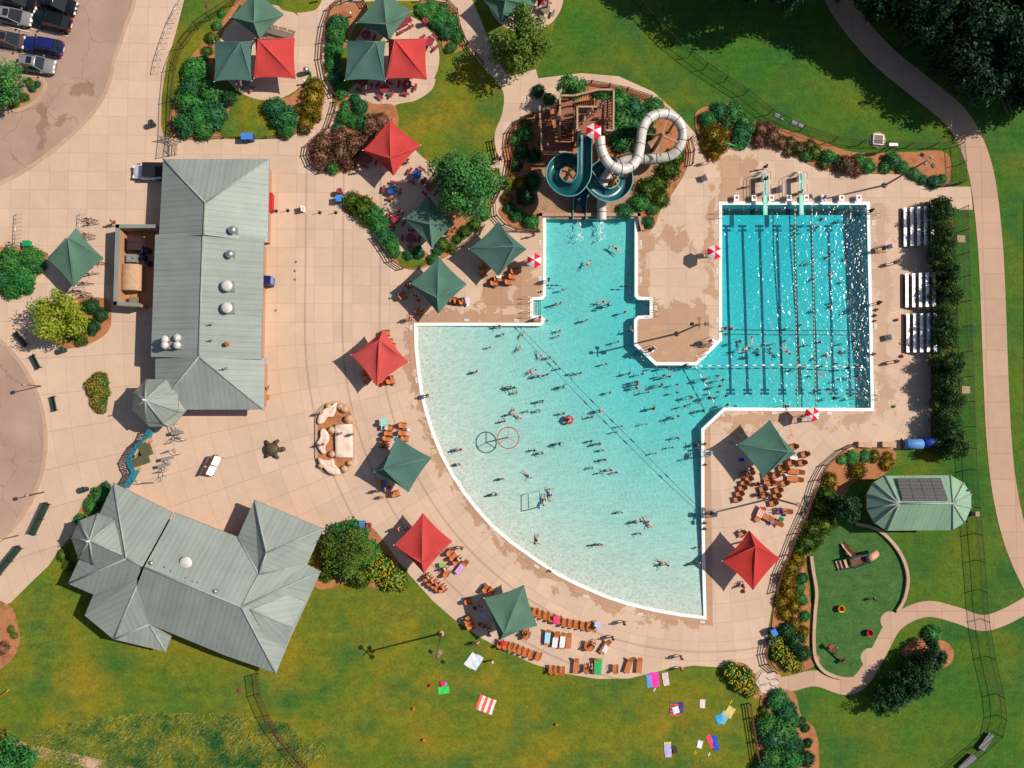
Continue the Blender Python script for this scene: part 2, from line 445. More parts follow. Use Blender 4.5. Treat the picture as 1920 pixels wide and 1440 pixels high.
# basin wall and the white coping round the water
b = MB(); n = len(POOL)
for k in range(n):
    j = (k+1) % n; p, q = W(*POOL[k], 0), W(*POOL[j], 0); z1, z0 = 0.03, -3.8
    b.face([Vector((p.x, p.y, z1)), Vector((p.x, p.y, z0)), Vector((q.x, q.y, z0)), Vector((q.x, q.y, z1))])
tag(b.build('pool_wall_surface', M_PLAS), None, None, None, 'structure')
b = ring('c', POOL, COPE, .036, .036, M_WHITE)
for k in range(n):
    j = (k+1) % n; p, q = W(*COPE[k], 0), W(*COPE[j], 0)
    b.face([Vector((p.x, p.y, .036)), Vector((q.x, q.y, .036)), Vector((q.x, q.y, -.02)), Vector((p.x, p.y, -.02))])
tag(b.build('pool_coping_surface', M_WHITE), None, None, None, 'structure')
# water: a clear tinted body with a rippled surface
s = NT('pool water')
pos = s.pos()
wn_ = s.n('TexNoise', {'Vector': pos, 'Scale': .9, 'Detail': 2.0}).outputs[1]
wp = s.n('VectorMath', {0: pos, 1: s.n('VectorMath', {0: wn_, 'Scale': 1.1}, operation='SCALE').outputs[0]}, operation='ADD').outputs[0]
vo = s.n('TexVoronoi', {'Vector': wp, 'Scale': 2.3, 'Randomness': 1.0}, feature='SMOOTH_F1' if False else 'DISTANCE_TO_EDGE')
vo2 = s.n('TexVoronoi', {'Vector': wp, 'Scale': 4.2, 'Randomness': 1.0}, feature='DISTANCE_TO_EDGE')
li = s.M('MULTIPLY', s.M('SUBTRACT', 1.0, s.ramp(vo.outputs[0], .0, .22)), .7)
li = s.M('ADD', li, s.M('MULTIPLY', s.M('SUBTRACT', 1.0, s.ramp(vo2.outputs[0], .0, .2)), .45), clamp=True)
tc = s.mix(li, (.80, .82, .81, 1), (1, 1, 1, 1))  # bright caustic light network painted into the water's transparent colour
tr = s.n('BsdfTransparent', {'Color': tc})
w1 = s.noise(1.3, 2, .5, dist=.6); w2 = s.noise(3.4, 2, .5)
hh = s.M('ADD', w1, s.M('MULTIPLY', w2, .5))
bp = s.n('Bump', {'Strength': 1.0, 'Distance': .085, 'Height': hh}).outputs[0]
gl = s.n('BsdfGlossy', {'Color': (1, 1, 1, 1), 'Roughness': .15, 'Normal': bp})
fr = s.n('Fresnel', {'IOR': 1.33}).outputs[0]
df = s.n('BsdfDiffuse', {'Color': (.10, .52, .58, 1)}); td = s.n('MixShader', {0: .05, 1: tr.outputs[0], 2: df.outputs[0]})
mx = s.n('MixShader', {0: fr, 1: td.outputs[0], 2: gl.outputs[0]})
s.t.links.new(mx.outputs[0], s.out.inputs[0])
va = s.n('VolumeAbsorption', {'Color': (.06, .90, .976, 1), 'Density': .82})
s.t.links.new(va.outputs[0], s.out.inputs[1])
M_WATER = s.m
b = MB(); wpts = [W(p[0], p[1], 0) for p in offset(POOL, .6)]
b.prism([(p.x, p.y) for p in wpts], -4.4, ZW, bottom=True)
tag(b.build('water', M_WATER), None, None, None, 'structure')
# painted lane lines on the lap pool floor
M_LANE = pm('lane paint', (.03, .085, .15, 1), .6)
def drape(b, pts, w):
    P = [(W(px, py, ZW-depth(px, py)+.012)) for px, py in pts]
    for k in range(len(P)-1):
        a, c = P[k], P[k+1]; d = (c-a); d.z = 0; d.normalize(); nn = Vector((-d.y, d.x, 0))*w/2
        b.face([a-nn, a+nn, c+nn, c-nn])
def wd_depth(px, py):
    z = -1.5
    for _ in range(4):
        q = W(px, py, z); gx = 907+q.x/PX*1.0; z = ZW-depth(px, py)
    return z
LN = [(1362, 1370), (1392, 1402), (1424, 1434), (1457, 1467), (1489, 1499), (1521, 1532), (1553, 1563), (1586, 1594)]
for xt, xb in LN:
    b = MB()
    xs = lambda y: xt+(xb-xt)*(y-425)/(735-425)
    g0 = lambda y: (xs(425)+(xs(735)-xs(425))*(y-425)/310, y)
    def gp(px, py):
        # ground-plan point whose sunken floor shows at this survey point
        z = -1.5; q = None
        for _ in range(5):
            q = W(px, py, z); gx, gy = inv((q.x, q.y, 0)); z = ZW-depth(gx, gy)
        return Vector((q.x, q.y, z+.04))
    P = [gp(xs(y), y) for y in (425, 435, 445, 455, 470, 490, 510, 530, 550, 570, 590, 610, 630, 650, 670, 690, 710, 725, 737)]
    for k in range(len(P)-1):
        nn = Vector((.14, 0, 0)); b.face([P[k]-nn, P[k+1]-nn, P[k+1]+nn, P[k]+nn])
    for y, sgn in ((424, 1), (432, 1), (731, 1), (738, 1)):
        q = gp(xs(y), y)+Vector((0, 0, .004)); b.face([q+Vector((-.5, -.13, 0)), q+Vector((.5, -.13, 0)), q+Vector((.5, .13, 0)), q+Vector((-.5, .13, 0))])
    o = b.build('lane_marking', M_LANE, pf)
# ---------------------------------------------------------------- the ground, sheet over sheet
big = [W(960, 720)+Vector((a, c, 0)) for a, c in ((-1500, -1500), (1500, -1500), (1500, 1500), (-1500, 1500))]
P = [Vector((v.x, v.y, 0)) for v in big]; Hh = [W(*p, 0) for p in HOLE]; al = P+Hh
b = MB(); b.add(al, [(t if (al[t[1]]-al[t[0]]).cross(al[t[2]]-al[t[0]]).z > 0 else (t[0], t[2], t[1])) for t in tessellate_polygon([P, Hh])])
tag(b.build('lawn', M_LAWN), None, None, None, 'structure')
sheet('park_lawn', [(1030, -300), (1052, 0), (1036, 60), (1005, 140), (1000, 175), (1100, 185), (1240, 235), (1300, 300), (1400, 285), (1500, 310), (1600, 340), (1780, 350), (1790, 400), (1795, 850), (1700, 870), (1560, 900), (1540, 1000), (1480, 1290), (1490, 1340), (1490, 1440), (1490, 1900), (2700, 1900), (2700, -400)], M_PARK)
DECK = [(-260, -90), (350, -90), (345, 0), (330, 60), (312, 120), (303, 180), (302, 235), (308, 258), (420, 259), (470, 262), (520, 260), (560, 252), (600, 235), (640, 180), (700, 130), (830, 150), (905, 130), (938, 165), (1000, 148), (1090, 137), (1160, 143), (1225, 172), (1275, 217), (1303, 250), (1318, 290), (1345, 288), (1380, 272), (1420, 268), (1470, 280), (1500, 300), (1560, 322), (1610, 326), (1700, 326), (1750, 350), (1820, 350), (1824, 393), (1748, 394), (1745, 840), (1680, 843), (1620, 836), (1585, 845), (1545, 880), (1530, 930), (1500, 1010), (1470, 1060), (1455, 1100), (1440, 1180), (1440, 1240), (1450, 1290), (1425, 1270), (1400, 1252), (1360, 1252), (1300, 1248), (1250, 1255), (1180, 1272), (1120, 1273), (1060, 1263), (1000, 1245), (950, 1222), (900, 1195), (850, 1160), (810, 1125), (770, 1080), (745, 1050), (700, 1020), (600, 1000), (440, 1050), (300, 1020), (210, 980), (150, 985), (112, 1030), (90, 1062), (60, 1090), (20, 1130), (-30, 1150), (-260, 1230)]
sheet('pool_deck', DECK, M_DECK, holes=[HOLE])
sheet('path', ribbon([(640, -60), (600, 25), (594, 80), (604, 150), (598, 215), (560, 262)], 38), M_PLAZA)
sheet('path', ribbon([(560, 20), (640, -14), (760, -22), (870, -14)], 46), M_PLAZA)
sheet('path', [(552, 16), (640, -6), (628, 62), (578, 66)], M_PLAZA)
sheet('path', ribbon([(845, -40), (880, 40), (905, 100), (945, 160), (1010, 150)], 42), M_PLAZA)
circ = lambda x, y, r, n=40, a0=0, a1=360, sy=1: [(x+r*math.cos(math.radians(a0+(a1-a0)*k/n)), y+r*sy*math.sin(math.radians(a0+(a1-a0)*k/n))) for k in range(n+(a1-a0 != 360))]
sheet('lawn_island', [(812, 165), (822, 125), (850, 92), (876, 92), (905, 125), (935, 158), (945, 180), (941, 215), (928, 250), (925, 305), (880, 335), (830, 322), (790, 292), (770, 270), (745, 238), (738, 200), (780, 188)], M_LAWN, smooth=True)
sheet('patio', circ(500, 98, 90), M_PLAZA)
sheet('patio', circ(742, 108, 82), M_PLAZA)
sheet('patio', circ(985, -10, 72), M_PLAZA)
sheet('lawn_island', [(525, -60), (522, 8), (545, 22), (575, 22), (600, 8), (612, -60)], M_LAWN, smooth=True)
sheet('parking_lot', [(-300, -110), (256, -110), (252, 0), (238, 42), (222, 90), (214, 110), (206, 150), (190, 187), (165, 222), (130, 256), (90, 289), (45, 320), (0, 343), (-120, 380), (-300, 400)], M_ASPH)
sheet('roundabout', circ(-162, 826, 244, 90), M_ASPH)
b = MB()
def kerb(pts, w=7, h=.1, name='kerb', mat=None):
    sheet(name, ribbon(pts, w), mat or M_KERB, z=h, edge=h+.02)
kerb([(256, -90), (252, 0), (238, 42), (222, 90), (214, 110), (206, 150), (190, 187), (165, 222), (130, 256), (90, 289), (45, 320), (0, 343), (-60, 366)], 7, .05)
kerb(circ(-162, 826, 247, 40, -60, 60), 8, .08)
ISL = [(-60, 128), (30, 138), (66, 143), (84, 155), (80, 172), (62, 194), (35, 206), (0, 208), (-60, 208)]
sheet('parking_island', ISL, M_GRAVEL, z=.09, smooth=True, edge=.1)
kerb(cr([Vector(p) for p in ISL], 3)[0:], 7, .12)
# trail beyond the fence, play area and its walk
sheet('park_path', ribbon([(1500, -120), (1552, -40), (1585, 22), (1650, 100), (1728, 165), (1788, 215), (1822, 270), (1843, 340), (1856, 450), (1862, 560), (1867, 700), (1873, 820), (1884, 920), (1908, 1020), (1950, 1110), (2010, 1200)], 47), M_WALK)
sheet('play_turf', [(1521, 1045), (1540, 1010), (1575, 985), (1615, 984), (1660, 1000), (1692, 1040), (1701, 1080), (1693, 1122), (1680, 1146), (1660, 1150), (1670, 1180), (1650, 1215), (1625, 1250), (1590, 1269), (1550, 1263), (1530, 1235), (1524, 1180), (1527, 1130), (1521, 1090)], M_TURF, smooth=True)
sheet('path', ribbon([(1432, 1290), (1480, 1282), (1530, 1272), (1585, 1288), (1618, 1272), (1648, 1222), (1680, 1168), (1735, 1142), (1790, 1152), (1840, 1168), (1885, 1156), (1950, 1120)], 30), M_WALK)
sheet('path', circ(1669, 1164, 18), M_WALK); sheet('path', circ(1632, 1233, 18), M_WALK)
sheet('path', circ(1440, 1280, 27), M_WALK)
sheet('path', ribbon([(30, 1398), (90, 1414), (160, 1428), (260, 1452), (340, 1480)], 20), M_WALK)
sheet('tennis_court', [(1919, 375), (2300, 375), (2300, 790), (1921, 790)], M_PARK)
# planting beds
BEDS = [
 [(480, -60), (425, 28), (385, 75), (355, 112), (338, 160), (318, 250), (420, 256), (442, 190), (408, 155), (404, 80), (440, 34), (500, -60)],
 [(512, 190), (545, 180), (575, 155), (600, 150), (607, 170), (604, 210), (590, 235), (560, 250), (520, 254), (505, 225)],
 [(614, 22), (640, 8), (684, 6), (688, 20), (668, 45), (652, 80), (640, 110), (642, 160), (662, 184), (640, 190), (622, 160), (612, 100)],
 [(634, 190), (660, 180), (700, 194), (740, 198), (744, 240), (705, 265), (690, 300), (660, 318), (612, 326), (585, 306), (582, 280), (603, 262), (626, 240), (636, 215)],
 [(786, 2), (828, 3), (855, 20), (865, 60), (872, 88), (850, 100), (832, 95), (826, 70), (806, 42), (780, 24)],
 [(642, 380), (665, 362), (700, 378), (728, 420), (738, 455), (760, 475), (790, 470), (812, 480), (830, 470), (870, 425), (905, 415), (925, 380), (930, 325), (905, 300), (880, 300), (835, 330), (825, 380), (815, 420), (835, 440), (850, 470), (800, 500), (760, 503), (720, 470), (690, 415), (652, 402)],
 [(1000, 212), (962, 232), (945, 270), (950, 330), (955, 370), (935, 395), (960, 424), (1010, 433), (1018, 404), (1197, 404), (1203, 432), (1226, 426), (1240, 392), (1268, 352), (1288, 315), (1292, 262), (1270, 218), (1220, 182), (1150, 160), (1080, 160), (1045, 195)],
 [(1303, 215), (1340, 196), (1375, 196), (1420, 230), (1480, 245), (1540, 264), (1600, 285), (1700, 285), (1776, 287), (1778, 346), (1742, 346), (1692, 327), (1600, 324), (1550, 320), (1500, 300), (1462, 277), (1415, 267), (1372, 272), (1335, 298), (1318, 285)],
 [(95, 572), (155, 558), (198, 560), (208, 578), (206, 615), (182, 638), (142, 652), (112, 648), (85, 610)],
 [(198, 698), (203, 712), (202, 755), (195, 772), (180, 775), (170, 762), (161, 720), (172, 704)],
 [(-60, 468), (78, 470), (84, 495), (68, 522), (45, 550), (15, 553), (-60, 548)],
 [(143, 975), (170, 922), (208, 908), (200, 960), (160, 990)],
 [(612, 1000), (648, 976), (690, 984), (720, 1015), (750, 1060), (765, 1096), (742, 1108), (690, 1100), (650, 1094), (600, 1106), (590, 1080)],
 [(1354, 1254), (1380, 1242), (1402, 1248), (1420, 1275), (1424, 1306), (1405, 1308), (1375, 1290)],
 [(1548, 882), (1582, 846), (1620, 842), (1678, 846), (1668, 880), (1640, 898), (1600, 905), (1575, 950), (1540, 1010), (1512, 1045), (1516, 1100), (1522, 1150), (1518, 1210), (1538, 1236), (1510, 1257), (1470, 1261), (1446, 1240), (1446, 1190), (1456, 1110), (1476, 1060), (1502, 1010), (1532, 930)],
 [(1432, 1302), (1460, 1292), (1490, 1300), (1502, 1340), (1530, 1372), (1536, 1440), (1530, 1540), (1422, 1540), (1424, 1340)],
 [(1690, 1222), (1720, 1196), (1770, 1202), (1788, 1222), (1780, 1246), (1740, 1262), (1700, 1236)],
 [(-40, 1128), (18, 1136), (34, 1176), (37, 1202), (18, 1240), (-40, 1268)]]
for bd in BEDS: sheet('planting_bed', bd, M_MULCH, smooth=True)
sheet('gravel_bed', [(1014, 300), (1060, 330), (1130, 340), (1190, 270), (1235, 262), (1240, 310), (1212, 350), (1180, 385), (1196, 403), (1014, 403)], M_GRAVEL, smooth=True)
sheet('lawn_island', [(442, 192), (495, 188), (518, 210), (524, 250), (470, 256), (414, 254), (424, 225)], M_LAWN, smooth=True)
sheet('lawn_island', [(745, 478), (775, 482), (800, 490), (790, 500), (755, 500)], M_LAWN, smooth=True)
# parking bay lines
for a, c in (((0, 3), (30, 10)), ((70, 10), (142, 31)), ((0, 46), (56, 60)), ((58, 54), (128, 68)), ((0, 92), (55, 100)), ((40, 99), (118, 108))):
    d = (Vector(c)-Vector(a)).normalized(); nn = Vector((-d.y, d.x))*1.1
    sheet('road_marking', [Vector(a)-nn, Vector(c)-nn, Vector(c)+nn, Vector(a)+nn], M_LINE)
# hexagon inlay at the gate and drain grilles
sheet('paving_inlay', circ(1439, 1280, 22, 6, 0, 360), pm('pale paving', lin(222, 196, 178, .8), .8))
# ---------------------------------------------------------------- standing-seam roofs
def roofmat(name, a, rough=.42, gap=.60):
    s = NT(name)
    uv = s.n('UVMap').outputs[0]
    u = s.n('SeparateXYZ', {0: uv}).outputs[0]
    f = s.M('ABSOLUTE', s.M('SUBTRACT', s.M('FRACT', s.M('DIVIDE', u, gap)), .5))
    ln = s.M('GREATER_THAN', f, .44)
    pan = s.n('TexWhiteNoise', {'W': s.M('FLOOR', s.M('DIVIDE', s.M('ADD', u, gap/2), gap))}, noise_dimensions='1D').outputs[0]
    n = s.noise(.35, 5, .6); n2 = s.noise(2.2, 3, .6)
    c = s.mix(s.ramp(n, .3, .7), tuple(k*.88 for k in a[:3])+(1,), tuple(k*1.06 for k in a[:3])+(1,))
    g = s.M('MULTIPLY', s.M('ADD', .94, s.M('MULTIPLY', pan, .1)), s.M('SUBTRACT', 1.0, s.M('MULTIPLY', ln, .21)))
    sv = s.n('Mapping', {'Vector': uv, 'Scale': (2.2, .22, 1)}).outputs[0]; g = s.M('MULTIPLY', g, s.M('ADD', .88, s.M('MULTIPLY', s.noise(1.3, 4, .6, sv), .22)))
    c = s.mix(1.0, c, s.n('CombineColor', {0: g, 1: g, 2: g}).outputs[0], 'MULTIPLY')
    return s.finish(c, rough, 0, .28, s.M('ADD', s.M('MULTIPLY', ln, .5), n2), .25, .03)
M_ROOF = roofmat('grey green seamed metal', lin(151, 159, 151, .87), .38)
M_ROOFG = roofmat('sage seamed metal', lin(140, 172, 142, .95), .5, .5)
M_CAP = pm('ridge cap', lin(154, 163, 156, .9), .5, 0, .3)
M_TRIM = pm('tan fascia', lin(150, 120, 98, .9), .7)
M_STONE = pm('tan block wall', lin(196, 150, 116, .8), .85, scale=8)
M_BROWN = pm('brown timber', lin(112, 70, 52, .9), .75, scale=6)
M_TANRAIL = pm('tan rail', lin(186, 148, 122, .85), .7)
M_STEEL = pm('galvanised steel', (.52, .50, .47, 1), .35, .8, var=.2, scale=9)
M_DARK = pm('dark metal', (.025, .022, .02, 1), .5)
M_GLASS = pm('dark glazing', (.015, .02, .025, 1), .08, 0, .6)
M_WPLAS = pm('white plastic', (.80, .79, .77, 1), .4)
M_BLACK = pm('black rubber', (.012, .012, .013, 1), .6)
M_VENT = pm('pale vent', (.55, .52, .49, 1), .45)
def roof(parent, base, faces, mat=M_ROOF, name='roof', thick=.22, conv=None):
    b = MB(); edges = {}
    for f in faces:
        P = [W(*(conv(p[0], p[1]) if conv else (p[0], p[1])), p[2]) for p in f]
        nrm = Vector((0, 0, 0))
        for k in range(1, len(P)-1): nrm += (P[k]-P[0]).cross(P[k+1]-P[0])
        if nrm.z < 0: P.reverse(); nrm = -nrm
        nrm.normalize(); ua = nrm.cross(Vector((0, 0, 1)))
        if ua.length < .02: ua = Vector((1, 0, 0))
        ua.normalize(); b.face(P, ua)
        for k in range(len(P)):
            a, c = P[k], P[(k+1) % len(P)]
            ka, kc = tuple(round(q, 2) for q in a), tuple(round(q, 2) for q in c)
            edges.setdefault(frozenset((ka, kc)), []).append((a, c))
    # hips and ridges get a rounded cap, eaves a fascia
    for e in edges.values():
        a, c = e[0]
        if len(e) > 1: b.tube([a+Vector((0, 0, .02)), c+Vector((0, 0, .02))], .10, 6, True, 1)
        else:
            dn = Vector((0, 0, thick)); b.face([a, a-dn, c-dn, c], None, 2)
    return b.build(name, [mat, M_CAP, M_TRIM], parent, base)
def walls(parent, base, pts, h, mat=M_STONE, inset=8, conv=None, z=3.0):
    P = [conv(*p) if conv else p for p in pts]
    P = offset(P, -inset); b = MB()
    b.prism([(W(x, y, z).x, W(x, y, z).y) for x, y in P], 0, h)
    return b.build('wall', mat, parent, base)
def wallbox(parent, base, px, py, sx, sy, name, mat, rz=0, z=1.05, h=2.1):
    p = W(px, py); b = MB(); b.box((p.x, p.y, z), (sx, sy, h), rz); return b.build(name, mat, parent, base)
def cone_vent(parent, base, px, py, z, r, h, name='vent', mat=None, dome=False):
    p = W(px, py, z); b = MB()
    b.box((p.x, p.y, z-.3), (r*2.2, r*2.2, .3), .1, 1)
    b.lathe((p.x, p.y, z), [(r*.75, -.3), (r*.75, h*.5), (r*1.15, h*.5), (r*1.15, h*.75), (r*.9, h*.9), (r*.45, h), (.001, h+.02)] if not dome else [(r*.5, -.3), (r*.5, h*.4), (r, h*.5), (r*1.02, h*.72), (r*.75, h*.95), (.001, h*1.05)], 14)
    return b.build(name, [mat or M_VENT, M_ROOF], parent, base)
def pipe(parent, base, px, py, z, r=.07, h=.6, name='vent_pipe', mat=None):
    p = W(px, py, z); b = MB(); b.cyl((p.x, p.y, z-.5), (p.x, p.y, z+h), r, r, 8); b.lathe((p.x, p.y, z), [(r*2.6, -.08), (r*1.1, .12)], 8)
    return b.build(name, mat or M_STEEL, parent, base)
# bathhouse
BB = W(390, 540); bh = thing('bathhouse', 'long bathhouse with grey green seamed metal roof and an eight sided corner turret', 'building', BB)
roof(bh, BB, [[(306, 298, 3.2), (505, 298, 3.2), (385, 380, 5.8)], [(505, 298, 3.2), (502, 455, 3.2), (382, 440, 5.8), (385, 380, 5.8)], [(306, 298, 3.2), (385, 380, 5.8), (382, 440, 5.8), (298, 446, 3.2)]])
roof(bh, BB, [[(291, 440, 3.6), (381, 435, 5.5), (373, 671, 5.5), (283, 669, 3.6)], [(381, 435, 5.5), (495, 447, 3.6), (490, 674, 3.6), (373, 671, 5.5)]])
roof(bh, BB, [[(373, 669, 5.7), (497, 672, 3.2), (495, 768, 3.2)], [(373, 669, 5.7), (495, 768, 3.2), (291, 768, 3.2)], [(373, 669, 5.7), (291, 768, 3.2), (291, 671, 3.2)]])
OC = [(273, 711), (311, 711), (334, 736), (334, 771), (305, 793), (273, 792), (249, 769), (250, 736)]
roof(bh, BB, [[(273, 750, 7.0), (*OC[k], 3.9), (*OC[(k+1) % 8], 3.9)] for k in range(8)], name='turret_roof')
roof(bh, BB, [[(334, 740, 3.7), (349, 770, 3.1), (334, 771, 3.7)], [(334, 771, 3.7), (349, 770, 3.1), (321, 800, 3.1), (305, 793, 3.7)], [(305, 793, 3.7), (321, 800, 3.1), (280, 800, 3.1), (273, 792, 3.7)]], name='turret_skirt_roof')
pipe(bh, BB, 273, 750, 7.0, .06, .7, 'finial', M_WPLAS)
for wp in ([(306, 298), (505, 298), (502, 455), (298, 446)], [(291, 440), (495, 447), (490, 674), (283, 669)], [(291, 671), (497, 672), (495, 768), (291, 768)], OC): walls(bh, BB, wp, 3.25)
for g in ([(291, 441, 3.55), (381, 437, 5.4), (495, 448, 3.55)], [(283, 668, 3.55), (373, 669, 5.4), (490, 672, 3.55)]): b = MB(); b.face([W(*q) for q in g]); b.build('gable_wall', M_TRIM, bh, BB)
for x, y, r in ((428, 537, .55), (428, 578, .55)): cone_vent(bh, BB, x, y, 4.9, r, .8, 'roof_fan')
for x, y in ((438, 433), (433, 478)): cone_vent(bh, BB, x, y, 4.7, .38, .8, 'roof_fan', M_STEEL)
for x, y in ((313, 637), (313, 648), (336, 634), (336, 648)): cone_vent(bh, BB, x, y, 4.7, .42, .9, 'dome_vent', None, True)
p = W(332, 642, 4.85); b = MB(); b.box((p.x, p.y, p.z-.2), (1.8, 1.5, .5)); b.build('vent_curb', M_ROOF, bh, BB)
cone_vent(bh, BB, 427, 646, 4.6, .22, .8, 'flue', pm('rusty flue', lin(170, 90, 60, .8), .8))
for x, y in ((396, 608), (396, 638), (424, 690)): pipe(bh, BB, x, y, 5.5, .06, .5)
for px, py, sy, mt in ((497, 410, 3.0, 'service_window'), (497, 480, 1.0, 'door'), (494, 560, 6.0, 'service_window'), (494, 620, 1.1, 'door'), (496, 720, 2.0, 'window')):
    wallbox(bh, BB, px-8, py, .12, sy, mt, M_GLASS if mt != 'door' else M_TRIM, 0, 1.5 if mt != 'door' else 1.05, 1.3 if mt != 'door' else 2.1)
# service yard wall
yb = W(245, 505); yd = thing('yard_wall', 'pale green capped block wall round the bathhouse service yard', 'wall', yb)
def wallrun(parent, base, pts, w, h, mat, name='wall_run', z=0):
    b = MB(); P = [W(x, y, 0) for x, y in pts]
    for k in range(len(P)-1):
        a, c = P[k], P[k+1]; d = (c-a).normalized()*w/2*(.999 if k % 2 else 1)
        b.bar(a+Vector((0, 0, z+h/2))-d, c+Vector((0, 0, z+h/2))+d, w, h)
    return b.build(name, mat, parent, base)
YW = [(305, 433), (237, 433), (233, 574), (275, 577)]
wallrun(yd, yb, YW, .35, 2.2, M_STONE, 'wall_run'); wallrun(yd, yb, YW, .42, .12, M_ROOF, 'coping', 2.2)
sheet('yard_floor', [(238, 434), (292, 434), (285, 576), (233, 573)], pm('yard slab', lin(205, 150, 100, .75), .9))
# food and locker building
Z1 = lambda X, Y: (110+X/3.692, 890+Y/3.692)
SB = W(370, 1080); sb = thing('concession_building', 'angled grey roofed building with many hips beside the plaza lawn', 'building', SB)
A, SWc, Pp, Qq = (380, 58, 3.0), (65, 755, 3.0), (470, 580, 6.0), (585, 632, 6.0)
roof(sb, SB, [[A, Pp, Qq, (786, 262, 3.0)], [A, SWc, Pp], [SWc, (240, 830, 3.0), (540, 722, 5.3), Qq, Pp]], conv=Z1)
roof(sb, SB, [[(240, 830, 3.0), (180, 975, 3.0), (380, 1140, 3.0), (540, 775, 5.15), (540, 722, 5.3)], [(540, 775, 5.15), (380, 1140, 3.0), (628, 1035, 3.24)], [(380, 1140, 3.0), (740, 1225, 2.9), (628, 1035, 3.24)], [(740, 1225, 2.9), (780, 1120, 2.9), (628, 1035, 3.24)]], conv=Z1)
Rr, Nn, Vv = (1265, 915, 6.5), (1440, 540, 5.5), (1385, 690, 5.0)
roof(sb, SB, [[(800, 262, 3.3), (592, 640, 6.5), Rr, Vv, (1240, 432, 3.3)], [(1355, 175, 3.2), (1240, 432, 3.3), Vv, Nn], [(1355, 175, 3.2), Nn, (1830, 375, 3.2)], [Nn, (1830, 375, 3.2), (1720, 622, 3.2), Vv], [Vv, (1720, 622, 3.2), (1815, 668, 3.2), Rr],
 [Rr, (1815, 668, 3.2), (1715, 895, 3.2), (1605, 1130, 3.2), (1505, 1375, 3.2)], [(592, 640, 6.5), (540, 775, 5.16), (628, 1035, 3.25), (1148, 1250, 3.2), (1505, 1375, 3.2), Rr]], conv=Z1)
roof(sb, SB, [[(1330, 935, 6.15), (1590, 830, 4.35), (1710, 880, 3.6), (1620, 1055, 4.2)], [(1330, 935, 6.15), (1620, 1055, 4.2), (1570, 1190, 3.35), (1440, 1140, 4.45)]], name='dormer_roof', conv=Z1)
OR = [(140, 318, 3.4), (270, 268, 3.4), (395, 310, 4.0), (438, 552, 5.8), (238, 622, 4.1), (135, 578, 3.4), (88, 440, 3.4)]
roof(sb, SB, [[(215, 458, 6.4), OR[k], OR[(k+1) % 7]] for k in range(7)], name='turret_roof', conv=Z1)
pipe(sb, SB, *Z1(215, 458), 6.4, .06, .7, 'finial', M_WPLAS)
for wp in ([(380, 58), (65, 755), (240, 830), (585, 640), (790, 262)], [(240, 830), (180, 975), (380, 1140), (740, 1225), (780, 1120), (540, 720)], [(800, 262), (560, 760), (628, 1035), (1505, 1375), (1815, 668), (1720, 622), (1830, 375), (1355, 175), (1240, 432)], [(140, 318), (270, 268), (395, 310), (238, 622), (135, 578), (88, 440)]):
    walls(sb, SB, wp, 3.0, conv=Z1, inset=14)
cone_vent(sb, SB, *Z1(890, 605), 5.2, .6, .7, 'roof_fan')
for X, Y in ((655, 605), (1095, 800)): cone_vent(sb, SB, *Z1(X, Y), 5.9, .2, .7, 'flue', M_STEEL)
for X, Y in ((745, 635), (790, 660), (890, 708), (940, 733), (975, 740)): pipe(sb, SB, *Z1(X, Y), 5.9, .07, .5)
for X, Y in ((900, 330), (1000, 370), (1100, 410)): wallbox(sb, SB, *Z1(X-8, Y+26), 1.9, .14, 'service_window', M_GLASS, -.38, 1.6, 1.2)
# picnic shelter with solar panels
PB = W(1725, 945); ps = thing('picnic_shelter', 'sage green long octagonal shelter roof carrying dark solar panels', 'shelter', PB)
EV = [(1659, 892), (1782, 891), (1807, 905), (1821, 927), (1821, 952), (1809, 980), (1786, 994), (1662, 995), (1639, 980), (1625, 955), (1625, 927), (1637, 905)]
EV = [(x, y, 3.0) for x, y in EV]; RA, RB = (1687, 944, 5.3), (1787, 944, 5.3)
roof(ps, PB, [[EV[0], EV[1], RB, RA], [EV[1], EV[2], RB], [EV[2], EV[3], RB], [EV[3], EV[4], RB], [EV[4], EV[5], RB], [EV[5], EV[6], RB], [EV[6], EV[7], RA, RB], [EV[7], EV[8], RA], [EV[8], EV[9], RA], [EV[9], EV[10], RA], [EV[10], EV[11], RA], [EV[11], EV[0], RA]], M_ROOFG)
s = NT('solar cells'); tcn = s.n('UVMap').outputs[0]
br = s.n('TexBrick', {'Vector': tcn, 'Color1': (.035, .030, .034, 1), 'Color2': (.045, .038, .040, 1), 'Mortar': (.30, .27, .25, 1), 'Scale': 1.0, 'Mortar Size': .012, 'Brick Width': .16, 'Row Height': .16}); br.offset = 0
M_SOLAR = s.finish(br.outputs[0], .35, 0, .5)
q = [W(x, y, z) for x, y, z in ((1681, 896, 3.5), (1764, 896, 3.5), (1778, 939, 5.25), (1692, 939, 5.25))]
for i in range(4):
    for j in range(2):
        def L(u, v): return (q[0]*(1-u)+q[1]*u)*(1-v)+(q[3]*(1-u)+q[2]*u)*v
        b = MB(); e = .006; pp = [L(i/4+e, j/2+e), L((i+1)/4-e, j/2+e), L((i+1)/4-e, (j+1)/2-e), L(i/4+e, (j+1)/2-e)]
        up = Vector((0, 0, .06)); b.face([k+up for k in pp]); b.uv[-1] = [(0.001, 0.001), (1.28, .001), (1.28, 1.28), (.001, 1.28)]
        for k in range(4): b.face([pp[k]+up, pp[k], pp[(k+1) % 4], pp[(k+1) % 4]+up])
        b.build('solar_panel', M_SOLAR, ps, PB)
for x, y in ((1660, 915), (1785, 915), (1660, 972), (1785, 972), (1722, 915), (1722, 972)):
    p = W(x, y); b = MB(); b.cyl((p.x, p.y, 0), (p.x, p.y, 3.4), .14, .12, 8); b.build('post', M_BROWN, ps, PB)
